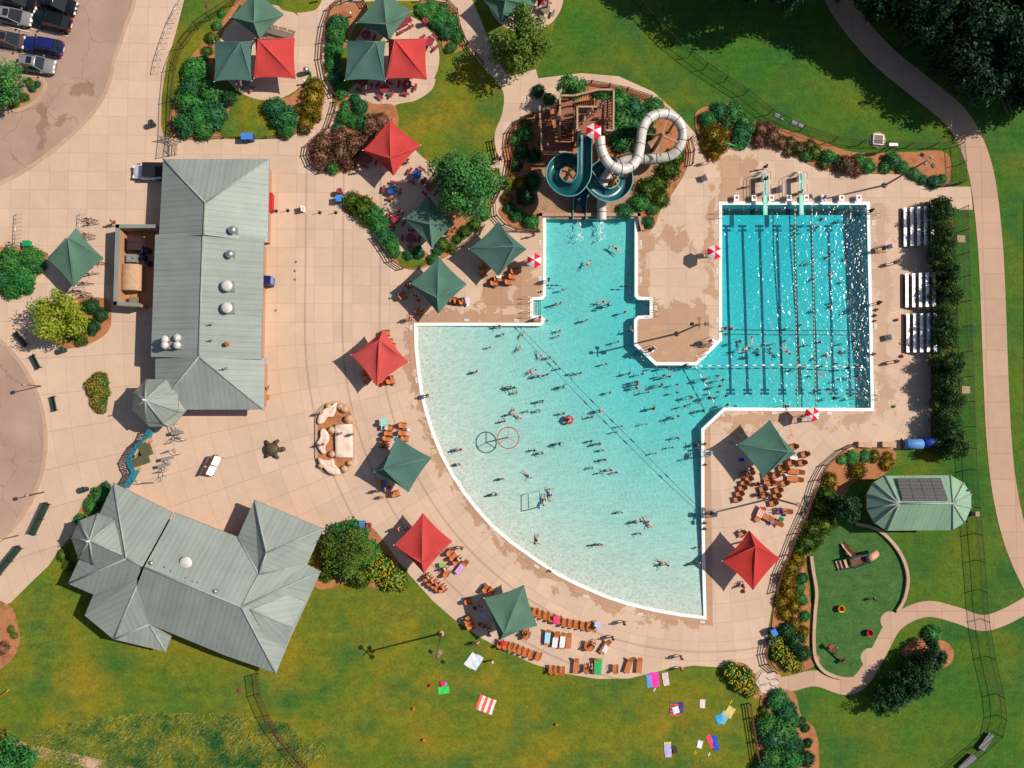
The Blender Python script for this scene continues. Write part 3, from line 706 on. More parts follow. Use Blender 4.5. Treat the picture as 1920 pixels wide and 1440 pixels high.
# ---------------------------------------------------------------- shade canopies
def fabric(name, col):
    s = NT(name); n = s.noise(.6, 4, .6); f = s.noise(40, 2)
    c = s.mix(s.ramp(n, .3, .7), tuple(k*.86 for k in col[:3])+(1,), tuple(k*1.08 for k in col[:3])+(1,))
    p = s.n('BsdfPrincipled', {'Base Color': c, 'Roughness': .85, 'Specular IOR Level': .15})
    b = s.n('Bump', {'Strength': .15, 'Distance': .01, 'Height': f}); s.t.links.new(b.outputs[0], p.inputs['Normal'])
    t = s.n('BsdfTranslucent', {'Color': c}); mx = s.n('MixShader', {0: .08, 1: p.outputs[0], 2: t.outputs[0]})
    s.t.links.new(mx.outputs[0], s.out.inputs[0]); return s.m
FAB = {'g': [fabric('green shade fabric', lin(*c_, .98)) for c_ in ((78, 112, 100), (84, 116, 98), (74, 106, 98))], 'r': [fabric('red shade fabric', lin(*c_, .86)) for c_ in ((200, 70, 66), (206, 84, 80), (196, 62, 56))]}; FK = [0]
def canopy(corners, apex, col, label, zc=2.75, za=4.1, sag=.07):
    C = [W(x, y, zc) for x, y in corners]; Ap = W(apex[0], apex[1], za)
    cen = sum(C, Vector())/4; base = Vector((cen.x, cen.y, 0))
    t = thing('shade_canopy', label, 'shade canopy', base, 0, 'shade canopies round the pool and patios')
    FK[0] += 1; m = FAB[col][FK[0]*7 % 3]; b = MB()
    rim = []
    for k in range(4):
        a, c = C[k], C[(k+1) % 4]; mid = (a+c)/2; inn = (cen-mid); inn.z = 0
        N = 14
        for j in range(N):
            u = j/N; rim.append(a*(1-u)+c*u+inn*(sag*4*u*(1-u))+Vector((0, 0, .05*4*u*(1-u))))
    n = len(rim); ar = sum(rim[k].x*rim[(k+1) % n].y-rim[(k+1) % n].x*rim[k].y for k in range(n))
    if ar < 0: rim = rim[::-1]
    lv = [0, .2, .4, .6, .8]; 
    for i, u in enumerate(lv):
        u2 = lv[i+1] if i+1 < len(lv) else 1.0
        for k in range(n):
            p, r_ = rim[k], rim[(k+1) % n]
            def dr(i_, t_):
                q_ = rim[i_ % n].lerp(Ap, t_); e_ = (i_ % N)/N; return q_-Vector((0, 0, .20*math.sin(math.pi*t_)*4*e_*(1-e_)))
            if u2 < 1: b.face([dr(k, u), dr(k+1, u), dr(k+1, u2), dr(k, u2)])
            else: b.face([dr(k, u), dr(k+1, u), Ap])
    for k in range(n):
        p, r_ = rim[k], rim[(k+1) % n]; dn = Vector((0, 0, .05)); b.face([p, p-dn, r_-dn, r_])
    b.build('fabric', m, t, base)
    b = MB()
    for c in C: b.tube([c, Ap], .03, 6)
    b.build('seam', pm('green seam', lin(104, 138, 126, .98), .8) if col == 'g' else pm('red seam', lin(214, 92, 86, .9), .8), t, base)
    for c in C:
        b = MB(); b.cyl(Vector((Ap.x, Ap.y, za-.75)), c.lerp(Ap, .04)-Vector((0, 0, .07)), .045, .035, 6); b.build('arm', M_TANRAIL, t, base)
        b = MB(); b.blob(c, .07, 1, 1, 0); b.build('corner_cap', M_WPLAS, t, base)
    b = MB(); b.cyl((Ap.x, Ap.y, 0), (Ap.x, Ap.y, za-.12), .11, .09, 10); b.build('post', M_TANRAIL, t, base)
    return t
canopy([(432, 33), (478, -22), (533, 27), (487, 75)], (476, 42), 'g', 'green shade canopy over the upper edge of the first round patio')
canopy([(402, 78), (474, 77), (472, 152), (401, 153)], (451, 79), 'g', 'green shade canopy on the lower half of the patio by the big bushes')
canopy([(478, 72), (553, 71), (555, 148), (476, 147)], (484, 74), 'r', 'red shade canopy with grey picnic table showing beside it')
canopy([(668, 43), (718, -22), (772, 21), (730, 77)], (724, 45), 'g', 'green shade canopy over the upper edge of the second round patio')
canopy([(650, 76), (723, 77), (722, 152), (646, 151)], (705, 78), 'g', 'green shade canopy on the patio with red hexagonal tables')
canopy([(728, 73), (800, 72), (801, 150), (724, 148)], (740, 74), 'r', 'red shade canopy on the patio with red hexagonal tables')
canopy([(902, -2), (955, -55), (1003, 10), (940, 42)], (948, 0), 'g', 'green shade canopy partly hidden by the yellowish tree')
canopy([(1008, 14), (1000, -55), (1072, -62), (1034, -2)], (1030, -15), 'r', 'red shade canopy of which only a tip shows at the frame edge')
canopy([(680, 282), (731, 223), (789, 272), (738, 330)], (732, 296), 'r', 'red shade canopy between pink shrubs and the two blue tables')
canopy([(757, 410), (802, 366), (853, 420), (810, 466)], (806, 420), 'g', 'green shade canopy mostly in the shadow of the large leafy tree')
canopy([(879, 467), (933, 416), (988, 467), (934, 518)], (965, 461), 'g', 'green shade canopy next to the umbrella at the slide channel')
canopy([(768, 532), (823, 481), (876, 533), (822, 589)], (820, 558), 'g', 'green shade canopy above the square corner of the beach pool')
canopy([(658, 665), (719, 617), (766, 679), (706, 725)], (711, 638), 'r', 'red shade canopy on the open plaza above the climbing rocks')
canopy([(702, 885), (745, 818), (810, 858), (766, 924)], (719, 879), 'g', 'green shade canopy between the climbing rocks and the curved beach')
canopy([(738, 1022), (793, 961), (849, 1015), (795, 1076)], (791, 1056), 'r', 'red shade canopy beside the bed of yellow flowers')
canopy([(907, 1121), (983, 1096), (1008, 1173), (936, 1201)], (945, 1188), 'g', 'green shade canopy among the curved rows of orange chairs')
canopy([(1354, 1052), (1405, 994), (1463, 1047), (1412, 1107)], (1417, 1025), 'r', 'red shade canopy below the lounge chairs near the play turf')
canopy([(1381, 834), (1443, 787), (1493, 850), (1431, 896)], (1479, 847), 'g', 'green shade canopy below the lap pool above the lounge chairs')
canopy([(88, 485), (143, 427), (195, 484), (138, 539)], (127, 446), 'g', 'green shade canopy over the bicycle racks by the entrance')
# ---------------------------------------------------------------- water slides and their tower
ZS_ = lambda X, Y: (990+X/5.144, 150+Y/5.144)
def slidepath(pts, z0, z1, n=7, zend=None):
    P = cr([Vector(p) for p in pts], n, False); L = [0]
    for k in range(1, len(P)): L.append(L[-1]+(P[k]-P[k-1]).length)
    return [W(*ZS_(p.x, p.y), z0+(z1-z0)*(L[k]/L[-1])) for k, p in enumerate(P)]
TUBE = [(695, 545), (700, 620), (722, 710), (775, 800), (850, 850), (930, 860), (1010, 820), (1060, 740), (1082, 630), (1100, 500), (1140, 400), (1210, 342), (1290, 325), (1380, 345), (1450, 400), (1490, 490), (1485, 580), (1450, 660), (1380, 725), (1290, 750), (1180, 760), (1080, 765), (980, 770), (880, 800), (795, 870), (735, 965), (715, 1080), (712, 1200), (712, 1350)]
tb = W(*ZS_(712, 1200)); ts = thing('tube_slide', 'white closed tube slide looping down to the pool', 'water slide', tb)
TP = slidepath(TUBE, 7.3, .75)
b = MB(); b.tube(TP, .56, 14); b.build('tube', pm('white fibreglass', (.58, .53, .48, 1), .32, 0, .5, .22, .9), ts, tb)
for k in range(8, len(TP)-4, 8):
    b = MB(); d = (TP[k+1]-TP[k-1]).normalized()*.035; b.cyl(TP[k]-d, TP[k]+d, .595, .595, 14); b.build('joint_ring', pm('tube joint', (.12, .09, .075, 1), .6), ts, tb)
b = MB()
for k in (150, 120, 96, 70, 40):
    if k < len(TP): q = TP[k]; b.cyl((q.x, q.y, 0), (q.x, q.y, q.z-.4), .16, .16, 8)
c = W(*ZS_(1305, 515), 5.8); cb = W(*ZS_(1245, 610), 0)
b.cyl((c.x, c.y, 0), (c.x, c.y, 5.9), .24, .2, 10)
for X, Y in ((1345, 350), (1130, 520), (1440, 600), (1275, 740)):
    e = W(*ZS_(X, Y), 4.2); b.bar((c.x, c.y, 5.2), e, .16)
c2 = W(*ZS_(835, 960), 4.5); b.cyl((c2.x, c2.y, 0), (c2.x, c2.y, 5.2), .2, .18, 10)
for X, Y in ((750, 800), (870, 880), (740, 960), (880, 1040)): b.bar((c2.x, c2.y, 4.6), W(*ZS_(X, Y), 4.2), .13)
b.build('support', pm('tan steel', lin(176, 130, 96, .85), .6), ts, tb)
FL = [(548, 520), (548, 620), (546, 720), (545, 850), (528, 950), (440, 1048), (330, 1038), (245, 945), (262, 835), (345, 770), (440, 790), (520, 860), (590, 950), (655, 1045), (750, 1105), (850, 1095), (930, 1020), (945, 920), (895, 840), (790, 815), (690, 850), (620, 920), (570, 1000), (525, 1080), (503, 1160), (498, 1250), (497, 1345)]
fb = W(*ZS_(497, 1250)); fsl = thing('flume_slide', 'dark teal open flume slide curling twice down to the pool', 'water slide', fb)
FP = slidepath(FL, 7.2, .45); b = MB()
b.tube(FP, .74, 13, False, a0=math.pi, a1=2*math.pi, closed=False)
b.tube([p for p in FP], .80, 13, False, a0=math.pi, a1=2*math.pi, closed=False)
M_TEAL = pm('teal fibreglass', lin(26, 92, 96, .85), .28, 0, .5, .15, .8)
b.build('trough', M_TEAL, fsl, fb)
b = MB()
for sg in (0, math.pi):
    pth = []
    for k, p in enumerate(FP):
        t = FP[min(k+1, len(FP)-1)]-FP[max(k-1, 0)]; u = t.cross(Vector((0, 0, 1))).normalized(); pth.append(p+u*(.77 if sg == 0 else -.77))
    b.tube(pth, .07, 6)
b.build('rim', pm('pale teal rim', lin(110, 168, 164, .8), .4), fsl, fb)
b = MB()
for X, Y, z in ((395, 870, 5.5),):
    c = W(*ZS_(X, Y), z); b.cyl((c.x, c.y, 0), (c.x, c.y, z), .24, .2, 10)
    for e in ((300, 870), (470, 835), (325, 980), (425, 945)): b.bar((c.x, c.y, z-.7), W(*ZS_(*e), z-1.2), .14)
for k in (150, 120, 100, 84, 165):
    if k < len(FP): q = FP[k]; b.cyl((q.x, q.y, 0), (q.x, q.y, q.z-.7), .12, .12, 8)
b.build('support', MATS['tan steel'], fsl, fb)
# tower
TB = W(*ZS_(560, 430)); tw = thing('slide_tower', 'brown timber slide tower with stairs and tan topped rails', 'slide tower', TB)
def zp(X, Y, z): return W(*ZS_(X, Y), z)
def deckplate(pts, z, name='platform', m=None):
    b = MB(); P = [zp(X, Y, z) for X, Y in pts]; b.prism([(p.x, p.y) for p in P], z-.18, z, bottom=True); return b.build(name, m or M_PLANK, tw, TB)
s = NT('deck planks'); sp = s.n('SeparateXYZ', {0: s.pos()}); u = s.M('FRACT', s.M('MULTIPLY', sp.outputs[1], 5.5))
x = s.mix(s.M('GREATER_THAN', u, .86), lin(172, 112, 84, .8), lin(70, 40, 28, .8)); x = s.mix(s.M('MULTIPLY', s.noise(3, 4), .5), x, lin(140, 88, 66, .8))
M_PLANK = s.finish(x, .8)
deckplate([(470, 300), (655, 300), (655, 190), (805, 190), (805, 515), (470, 515)], 6.4)
deckplate([(300, 190), (445, 190), (445, 375), (300, 375)], 4.4)
deckplate([(112, 560), (290, 600), (430, 600), (430, 715), (132, 720)], 2.2)
def stair(a, c, w, z0, z1, n=12):
    b = MB(); A0, C0 = Vector(a), Vector(c); d = (C0-A0); nn = Vector((-d.y, d.x)).normalized()*w/2
    for k in range(n):
        q = A0+d*((k+.5)/n); z = z0+(z1-z0)*(k+.5)/n
        P = [zp(*(q+nn), z), zp(*(q-nn), z)]; b.bar(P[0], P[1], abs(d.length)/n/5.144*PX*.82, .06)
    for s_ in (1, -1): b.bar(zp(*(A0+nn*s_), z0-.1), zp(*(C0+nn*s_), z1-.1), .08, .3)
    return b.build('stairs', M_PLANK, tw, TB)
stair((445, 275), (655, 235), 90, 4.4, 6.4, 10); stair((365, 590), (370, 375), 110, 2.2, 4.4, 12); stair((150, 300), (200, 560), 110, 0.1, 2.2, 13)
def rails(pts, z, h=1.1):
    b = MB(); g = MB(); P = [zp(X, Y, zz if (zz := (z if not hasattr(z, '__len__') else z[k])) is not None else 0) for k, (X, Y) in enumerate(pts)]
    for k in range(len(P)-1):
        a, c = P[k], P[k+1]; up = Vector((0, 0, h)); b.bar(a+up, c+up, .2, .12); n = max(2, int((c-a).length/.28))
        for j in range(n+1):
            q = a.lerp(c, j/n); g.bar(q-Vector((0, 0, .1)), q+up, .07)
        g.bar(a+up*.5, c+up*.5, .06, .16)
    b.build('rail_cap', M_TANRAIL, tw, TB); g.build('balustrade', M_BROWN, tw, TB)
rails([(445, 188), (660, 132), (812, 132), (808, 520), (740, 520)], 6.4); rails([(465, 380), (465, 520), (500, 520)], 6.4); rails([(465, 380), (465, 295), (655, 295)], 6.4)
rails([(300, 378), (300, 188), (445, 188)], 4.4); rails([(105, 285), (128, 725), (430, 725)], [1.0, 2.2, 2.2]); rails([(255, 300), (290, 590)], [1.0, 2.2]); rails([(440, 380), (440, 600)], [4.4, 2.2]); rails([(300, 378), (300, 600)], [4.4, 2.2])
b = MB()
for X, Y, z in ((475, 305, 6.4), (650, 305, 6.4), (800, 195, 6.4), (800, 510, 6.4), (475, 510, 6.4), (655, 195, 6.4), (305, 195, 4.4), (440, 195, 4.4), (305, 370, 4.4), (440, 370, 4.4), (135, 715, 2.2), (425, 715, 2.2), (425, 605, 2.2), (120, 565, 2.2)):
    q = zp(X, Y, z); b.box((q.x, q.y, z/2), (.25, .25, z))
for a, c in (((800, 510), (700, 640)), ((475, 510), (475, 640))): b.bar(zp(*a, 5.8), zp(*c, .2), .2)
b.build('post', M_BROWN, tw, TB)
# ---------------------------------------------------------------- foliage
GREEN = leafmat('leaf green', (0.030, 0.180, 0.033, 1), (0.068, 0.255, 0.045, 1), (0.018, 0.128, 0.033, 1))
GREENV = [GREEN, leafmat('leaf mid green', (.045, .185, .028, 1), (.085, .24, .04, 1), (.022, .12, .03, 1), 1.2), leafmat('leaf deep green', (.020, .125, .040, 1), (.045, .18, .055, 1), (.012, .085, .03, 1), 1.2)]
DARKL = leafmat('leaf dark', (0.014, 0.061, 0.016, 1), (0.032, 0.101, 0.020, 1), (0.009, 0.047, 0.016, 1))
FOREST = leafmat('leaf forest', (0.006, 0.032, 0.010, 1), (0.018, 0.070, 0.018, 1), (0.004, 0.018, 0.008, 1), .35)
HEDGE = leafmat('leaf hedge', (.032, .085, .016, 1), (.065, .13, .022, 1), (.014, .05, .012, 1), .9)
GOLD = leafmat('leaf gold', (0.276, 0.196, 0.016, 1), (0.391, 0.253, 0.023, 1), (0.115, 0.121, 0.014, 1))
YGRN = leafmat('leaf lime', (0.242, 0.297, 0.020, 1), (0.396, 0.418, 0.033, 1), (0.132, 0.220, 0.013, 1))
BRIGHT = leafmat('leaf bright', (0.061, 0.230, 0.047, 1), (0.115, 0.311, 0.061, 1), (0.027, 0.142, 0.041, 1))
OLIVE = leafmat('leaf olive', (0.101, 0.182, 0.019, 1), (0.162, 0.230, 0.027, 1), (0.047, 0.121, 0.019, 1))
PINK = leafmat('leaf pink', (0.260, 0.111, 0.072, 1), (0.390, 0.169, 0.130, 1), (0.098, 0.111, 0.026, 1), 1.5)
STRAW = leafmat('leaf straw', (0.160, 0.150, 0.045, 1), (0.260, 0.200, 0.080, 1), (0.060, 0.100, 0.020, 1))
FYEL = leafmat('petal yellow', (0.600, 0.360, 0.012, 1), (0.600, 0.460, 0.020, 1), (0.550, 0.300, 0.010, 1))
FORG = leafmat('petal orange', (0.600, 0.170, 0.020, 1), (0.600, 0.330, 0.030, 1), (0.420, 0.060, 0.030, 1))
BARK = pm('bark', (.085, .06, .045, 1), .9, scale=8)
def leafquad(b, p, nrm, size, r):
    u = nrm.cross(Vector((r.uniform(-1, 1), r.uniform(-1, 1), r.uniform(-1, 1))))
    if u.length < .01: return
    u.normalize(); w = nrm.cross(u)
    a = size*r.uniform(.7, 1.3); c = size*r.uniform(.35, .6)
    b.append((p-u*a, p+w*c, p+u*a, p-w*c))
def leafmesh(name, quads, mat, core=None):
    me = bpy.data.meshes.new(name); v = []; f = []
    for q in quads:
        i = len(v); v += q; f.append((i, i+1, i+2, i+3))
    if core:
        i = len(v); v += core.v; f += [[k+i for k in ff] for ff in core.f]
    me.from_pydata(v, [], f); me.materials.append(mat); me.update(); return me
def shrubmesh(seed, n=800, size=.13, lumps=7, squat=.8, spiky=0, rough=.3):
    r = random.Random(seed); cs = [Vector((0, 0, .45*squat))]
    rs = [.75]
    for k in range(lumps):
        a = 2*math.pi*k/lumps+r.uniform(-.3, .3); d = r.uniform(.4, .62); cs.append(Vector((math.cos(a)*d, math.sin(a)*d, r.uniform(.2, .5)*squat))); rs.append(r.uniform(.34, .5))
    q = []; tot = sum(x*x for x in rs)
    for c, rr in zip(cs, rs):
        for _ in range(int(n*rr*rr/tot)):
            d = Vector((r.gauss(0, 1), r.gauss(0, 1), abs(r.gauss(0, 1))*.9-.15)).normalized()
            p = c+Vector((d.x, d.y, d.z*squat))*rr*r.uniform(.72, 1.12+rough*.4)
            nn = (d+Vector((r.gauss(0, .55), r.gauss(0, .55), r.gauss(0, .55)+.25))).normalized()
            if spiky: nn = Vector((r.gauss(0, 1), r.gauss(0, 1), r.gauss(0, .35))).normalized()
            if p.z > 0: leafquad(q, p, nn, size, r)
    core = MB()
    for c, rr in zip(cs, rs): core.blob((c.x, c.y, c.z*.9), rr*.80, seed, 2, .15, (1, 1, squat))
    return leafmesh('shrub', q, GREEN, core)
SHM = {'r': [shrubmesh(k, 900, .105) for k in range(3)], 's': [shrubmesh(10+k, 1000, .12, 5, .75, 1, .8) for k in range(3)]}
def petals(seed, n, size):
    r = random.Random(seed); q = []
    for _ in range(n):
        a = r.uniform(0, 6.283); d = math.sqrt(r.random())*.95; p = Vector((math.cos(a)*d, math.sin(a)*d, .22+.78*math.sqrt(max(0, 1-d*d))+r.uniform(.03, .12)))
        leafquad(q, p, Vector((r.gauss(0, .3), r.gauss(0, .3), 1)).normalized(), size, r); 
    return leafmesh('flowers', q, FYEL)
PET = [petals(k, 80, .095) for k in range(3)]
KINDS = {'g': ('rounded green shrub', GREEN, 'r'), 'd': ('dark green shrub', DARKL, 'r'), 'y': ('golden leaved shrub', GOLD, 's'), 'p': ('pink flowering shrub', PINK, 's'), 'o': ('olive green shrub', OLIVE, 's'),
         'w': ('pale feathery grass clump', STRAW, 's'), 'f': ('yellow flowering clump', GREEN, 's'), 'h': ('orange flowering clump', GREEN, 's'), 'b': ('bright green bush', BRIGHT, 'r')}
LANDMK = [('the red canopy beside pink shrubs', 735, 275), ('the red canopy with grey picnic table', 515, 110), ('the green canopy by the big bushes', 437, 115), ('the green canopy over the red tables', 685, 114), ('the red canopy over the red tables', 763, 110), ('the second round patio top', 720, 25), ('the first round patio top', 478, 20), ('the pink and blue bins', 640, 370),
 ('the tree shaded canopy', 805, 415), ('the canopy above the beach corner', 820, 535), ('the slide channel canopy', 935, 467), ('the tube slide loop', 1245, 255), ('the slide tower', 1090, 215), ('the flume slide', 1065, 330), ('the slide pool wall', 1110, 405), ('the park path edge', 1690, 130), ('the scoreboard pad', 1645, 263), ('the corner lamp post', 1740, 300), ('the diving boards', 1460, 365), ('the upper bleacher', 1714, 428), ('the lower bleacher', 1717, 625), ('the middle bleacher', 1715, 545), ('the blue rolled covers', 1715, 830),
 ('the solar roofed shelter', 1722, 943), ('the play slide set', 1597, 1048), ('the orange play seat', 1573, 1140), ('the seesaw', 1565, 1225), ('the hexagon paving', 1440, 1280), ('the lowest red canopy', 1410, 1050), ('the lounge chair canopy', 1437, 842), ('the flower bed canopy', 795, 1020), ('the concession roof', 400, 1080), ('the bathhouse turret', 290, 750), ('the bicycle rack canopy', 141, 483), ('the parked silver car', 68, 120), ('the roundabout kerb', 82, 822), ('the lower walk curve', 1640, 1210), ('the pine row', 1700, 1260), ('the frame bottom lawn', 1330, 1390), ('the pink and blue beach bins', 685, 985), ('the climbing rocks', 628, 825), ('the entrance wall screen', 255, 855), ('the utility truck', 278, 321), ('the plaza sign board', 405, 872), ('the lap pool umbrella', 1341, 472), ('the small bottom path', 120, 1420)]
SHRUBS = """365,128,24,g 355,165,20,g 350,190,22,g 392,170,22,g 372,215,26,g 400,215,24,g 345,232,22,g 380,240,20,g 425,182,17,d 415,25,7,b 407,47,9,b 396,70,10,o 388,95,9,o 382,110,8,g
515,203,20,g 535,220,22,g 538,242,16,g 590,160,15,y 586,182,18,y 582,205,16,y 573,230,13,y 592,218,11,y 570,242,10,p 560,205,9,y
632,43,17,g 630,66,20,g 627,92,17,g 622,120,13,g 628,145,14,g 640,170,13,g 620,105,10,g
647,196,9,g 666,184,11,g 676,200,15,g 645,216,15,g 662,226,12,g 680,230,16,g 633,238,10,g 612,268,20,p 640,283,22,p 604,294,19,p 638,258,17,p 665,268,20,p 697,232,17,p 716,226,15,p 690,248,14,p 652,300,15,p 622,312,14,g 596,278,12,p 630,300,14,p
795,20,12,b 810,13,13,b 830,18,12,g 823,38,16,g 846,38,14,g 836,58,14,g 858,66,13,g 846,88,10,g 804,32,10,b 788,12,9,b
662,376,17,o 682,390,19,o 700,402,18,g 712,425,18,g 722,442,17,g 733,458,15,g 738,472,12,g 690,410,14,o 765,478,9,g 785,474,11,g 812,486,10,g 830,458,12,o 848,466,9,o 872,434,12,o 892,420,11,o 908,398,12,g 925,352,10,o 928,325,9,o 820,470,9,g 858,448,9,o
1132,182,18,g 1160,190,22,g 1188,200,22,g 1228,198,17,g 1165,225,22,g 1148,248,20,g 1210,222,18,g 1180,250,16,d 1215,250,15,d 1165,270,16,g 1235,345,19,o 1255,318,20,o 1216,352,19,o 1240,372,16,o 1200,380,17,g 1172,396,15,g 1216,416,12,g 1225,392,11,g 1268,292,15,o 1190,232,18,g 1195,275,12,d
985,250,14,g 965,262,11,g 968,308,13,d 958,340,13,y 985,368,18,d 972,402,14,g 996,416,15,g 952,372,11,y 998,340,17,d 978,284,14,d 1003,292,13,d 985,232,9,o 975,345,12,y 955,390,10,g 1010,170,12,d 1030,185,12,g
1328,222,15,g 1350,207,17,g 1375,211,18,g 1396,226,17,g 1363,232,14,d 1392,250,18,g 1338,252,19,y 1352,268,17,y 1390,266,14,b 1340,288,12,y 1362,248,12,y 1330,270,13,y 1408,240,12,g 1430,244,15,p 1450,255,16,p 1466,266,14,p 1425,262,13,p 1442,240,12,p 1484,268,12,w 1500,278,13,w 1512,291,11,g 1530,286,13,o 1553,292,13,g 1545,306,11,w 1590,309,18,p 1572,300,11,g 1612,300,12,g 1630,311,13,g 1676,300,17,g 1662,312,12,g 1695,313,12,g 1715,325,12,g 1730,336,10,g 1752,340,13,g 1768,335,9,g 1520,272,11,w 1480,284,10,w 1606,318,12,p
15,490,24,g 58,484,21,g 35,525,25,g -8,522,26,g 68,497,15,g 22,540,18,g 50,540,12,g 170,574,14,d 188,590,13,d 170,612,14,d 150,636,12,o 128,628,10,d
187,712,13,h 180,732,14,h 184,752,13,h 172,722,11,h 190,766,9,h 193,735,11,h
186,930,16,g 170,950,14,g 150,975,11,g 196,915,10,g 118,1042,10,o 128,1062,9,o
640,1008,26,g 664,1004,24,g 628,1045,26,o 655,1060,27,o 688,1036,22,g 612,1075,14,o 676,1080,20,o 705,1046,15,f 720,1064,17,f 741,1084,18,f 702,1074,15,f 726,1094,14,f 752,1098,10,f
1374,1262,17,f 1394,1274,18,f 1407,1294,13,f 1385,1284,13,f
1580,862,9,b 1600,856,11,b 1610,882,15,y 1640,855,10,y 1624,856,11,b 1665,856,9,y 1664,869,12,y 1600,868,9,b 1558,900,13,y 1552,928,16,o 1540,952,17,o 1546,982,20,o 1526,992,17,o 1516,1018,18,o 1502,1030,13,o 1498,1048,12,y 1487,1066,13,y 1476,1088,15,y 1480,1110,15,y 1468,1128,13,y 1490,1138,13,y 1505,1085,11,g 1500,1105,11,g 1503,1124,11,g 1510,1156,10,g 1475,1150,13,y 1492,1172,13,y 1508,1185,10,y 1455,1204,13,f 1464,1224,16,f 1480,1240,15,f 1496,1250,11,f 1490,1202,17,d 1505,1226,17,d 1475,1184,15,d 1530,1010,14,o 1560,960,12,d 1452,1228,9,f
1462,1312,18,g 1476,1334,18,g 1440,1360,20,g 1464,1370,22,g 1484,1348,16,g 1450,1386,20,g 1482,1388,19,g 1450,1422,20,g 1482,1426,21,g 1500,1354,10,d 1511,1366,8,d 1496,1402,14,d 1515,1394,9,d 1515,1425,14,d 1434,1442,18,g 1470,1450,20,g 1440,1318,7,p 1432,1332,7,o
1750,1190,15,g 20,1180,6,o 26,1192,6,o 4,1216,11,p 52,154,8,o 60,166,7,g 70,158,6,g 44,182,8,o 25,192,9,o 1085,172,9,g"""
k = 0
for tok in SHRUBS.split():
    x, y, r, t = tok.split(','); x, y, r = float(x), float(y), float(r)
    look, m, ms = KINDS[t]; me = SHM[ms][k % 3]
    nm = {'w': 'grass_clump', 'f': 'flower_clump', 'h': 'flower_clump'}.get(t, 'shrub')
    o = bpy.data.objects.new(nm, me); COL.objects.link(o)
    rw = r*PX*1.16; p = W(x, y, rw*.5); o.location = (p.x, p.y, 0); o.rotation_euler = (0, 0, RN.uniform(0, 6.28))
    o.scale = (rw*RN.uniform(.93, 1.1), rw*RN.uniform(.93, 1.1), rw*RN.uniform(.8, 1.0)*(1.1 if r > 14 else 1))
    recol(o, GREENV[(k*5+k//3) % 3] if t == 'g' else m); tag(o, None, 'plant' if nm != 'shrub' else 'shrub', 'shrubs and clumps in the planting beds')
    pend(o, look, x, y, LANDMK)
    if t in 'fh':
        c = bpy.data.objects.new('blossoms', PET[k % 3]); COL.objects.link(c); c.parent = o; recol(c, FYEL if t == 'f' else FORG)
    k += 1
# trees: trunk, limbs and a crown of leaf sprays with gaps
def crownmesh(seed, R, Hh, n, size, clumps=38, squat=.8, cone=False):
    r = random.Random(seed); q = []; cl = []
    for k in range(clumps):
        d = Vector((r.gauss(0, 1), r.gauss(0, 1), r.gauss(0, .8))).normalized()*(r.random()**.4)*.82
        if cone: z = r.random(); a = r.uniform(0, 6.28); rr = (1-z)*.85*r.uniform(.5, 1); d = Vector((rr*math.cos(a), rr*math.sin(a), z*2-1))
        cl.append((Vector((d.x*R, d.y*R, d.z*R*squat)), R*r.uniform(.20, .34)*(1 if not cone else (1.15-d.z*.5)*.7)))
    per = n//clumps
    for c, cr_ in cl:
        for _ in range(per):
            d = Vector((r.gauss(0, 1), r.gauss(0, 1), r.gauss(0, 1))).normalized(); p = c+d*cr_*r.uniform(.5, 1.12)
            leafquad(q, p, (d+Vector((r.gauss(0, .6), r.gauss(0, .6), r.gauss(0, .6)+.3))).normalized(), size, r)
    return q, cl
def tree(name, label, px, py, R, zc, mat, seed, n=4200, size=.22, squat=.8, group=None, cone=False, clumps=40, proto=None):
    p = W(px, py, zc); t = thing(name, label, 'tree', (p.x, p.y, 0), 0, group)
    q, cl = crownmesh(seed, R, zc, n, size, clumps, squat, cone)
    q = [tuple(v+Vector((0, 0, zc)) for v in f) for f in q]
    o = bpy.data.objects.new('crown', leafmesh('crown', q, mat)); COL.objects.link(o); o.parent = t
    b = MB(); b.tube([(0, 0, 0), (.06, .03, zc*.5), (0, 0, zc*.9), (0, 0, zc+R*squat*.4)], [R*.075, R*.055, R*.04, R*.015], 8)
    for c, rr in cl[::3]: b.tube([(0, 0, zc*.55), Vector((c.x*.5, c.y*.5, zc*.75+c.z*.3)), Vector((c.x, c.y, zc+c.z))], [R*.03, R*.02, R*.006], 5)
    b.build('trunk', BARK, t)
    return t
tree('leafy_tree', 'large leafy green tree beside the curved slide path, shading a canopy', 868, 346, 4.6, 4.8, BRIGHT, 1, 9500, .20)
tree('leafy_tree', 'yellowish green tree beside the green canopy at the frame top', 972, 72, 4.0, 4.4, OLIVE, 2, 6000, .2)
tree('lime_tree', 'lime yellow tree shading a black bench in the entry island', 108, 594, 3.5, 3.6, YGRN, 3, 6500, .17, .75)
tree('leafy_tree', 'loose bright green tree behind the slide tower', 1072, 166, 1.9, 3.6, BRIGHT, 4, 2200, .15)
tree('leafy_tree', 'soft green tree in the flower bed beside the concession roof', 652, 1035, 3.2, 3.2, OLIVE, 5, 5000, .14)
tree('leafy_tree', 'bushy green tree in the parking island', 4, 162, 3.0, 2.8, BRIGHT, 6, 3800, .18)
tree('leafy_tree', 'dark tree standing in the shade of the solar roofed shelter', 1584, 950, 2.1, 2.4, DARKL, 8, 2600, .16)
tree('leafy_tree', 'dark green tree at the lower corner by the small path', 18, 1432, 3.2, 3.6, GREEN, 9, 3600, .2)
tree('leafy_tree', 'thin light leaved tree over the bed by the slide path', 945, 345, 1.1, 2.2, OLIVE, 11, 700, .12)
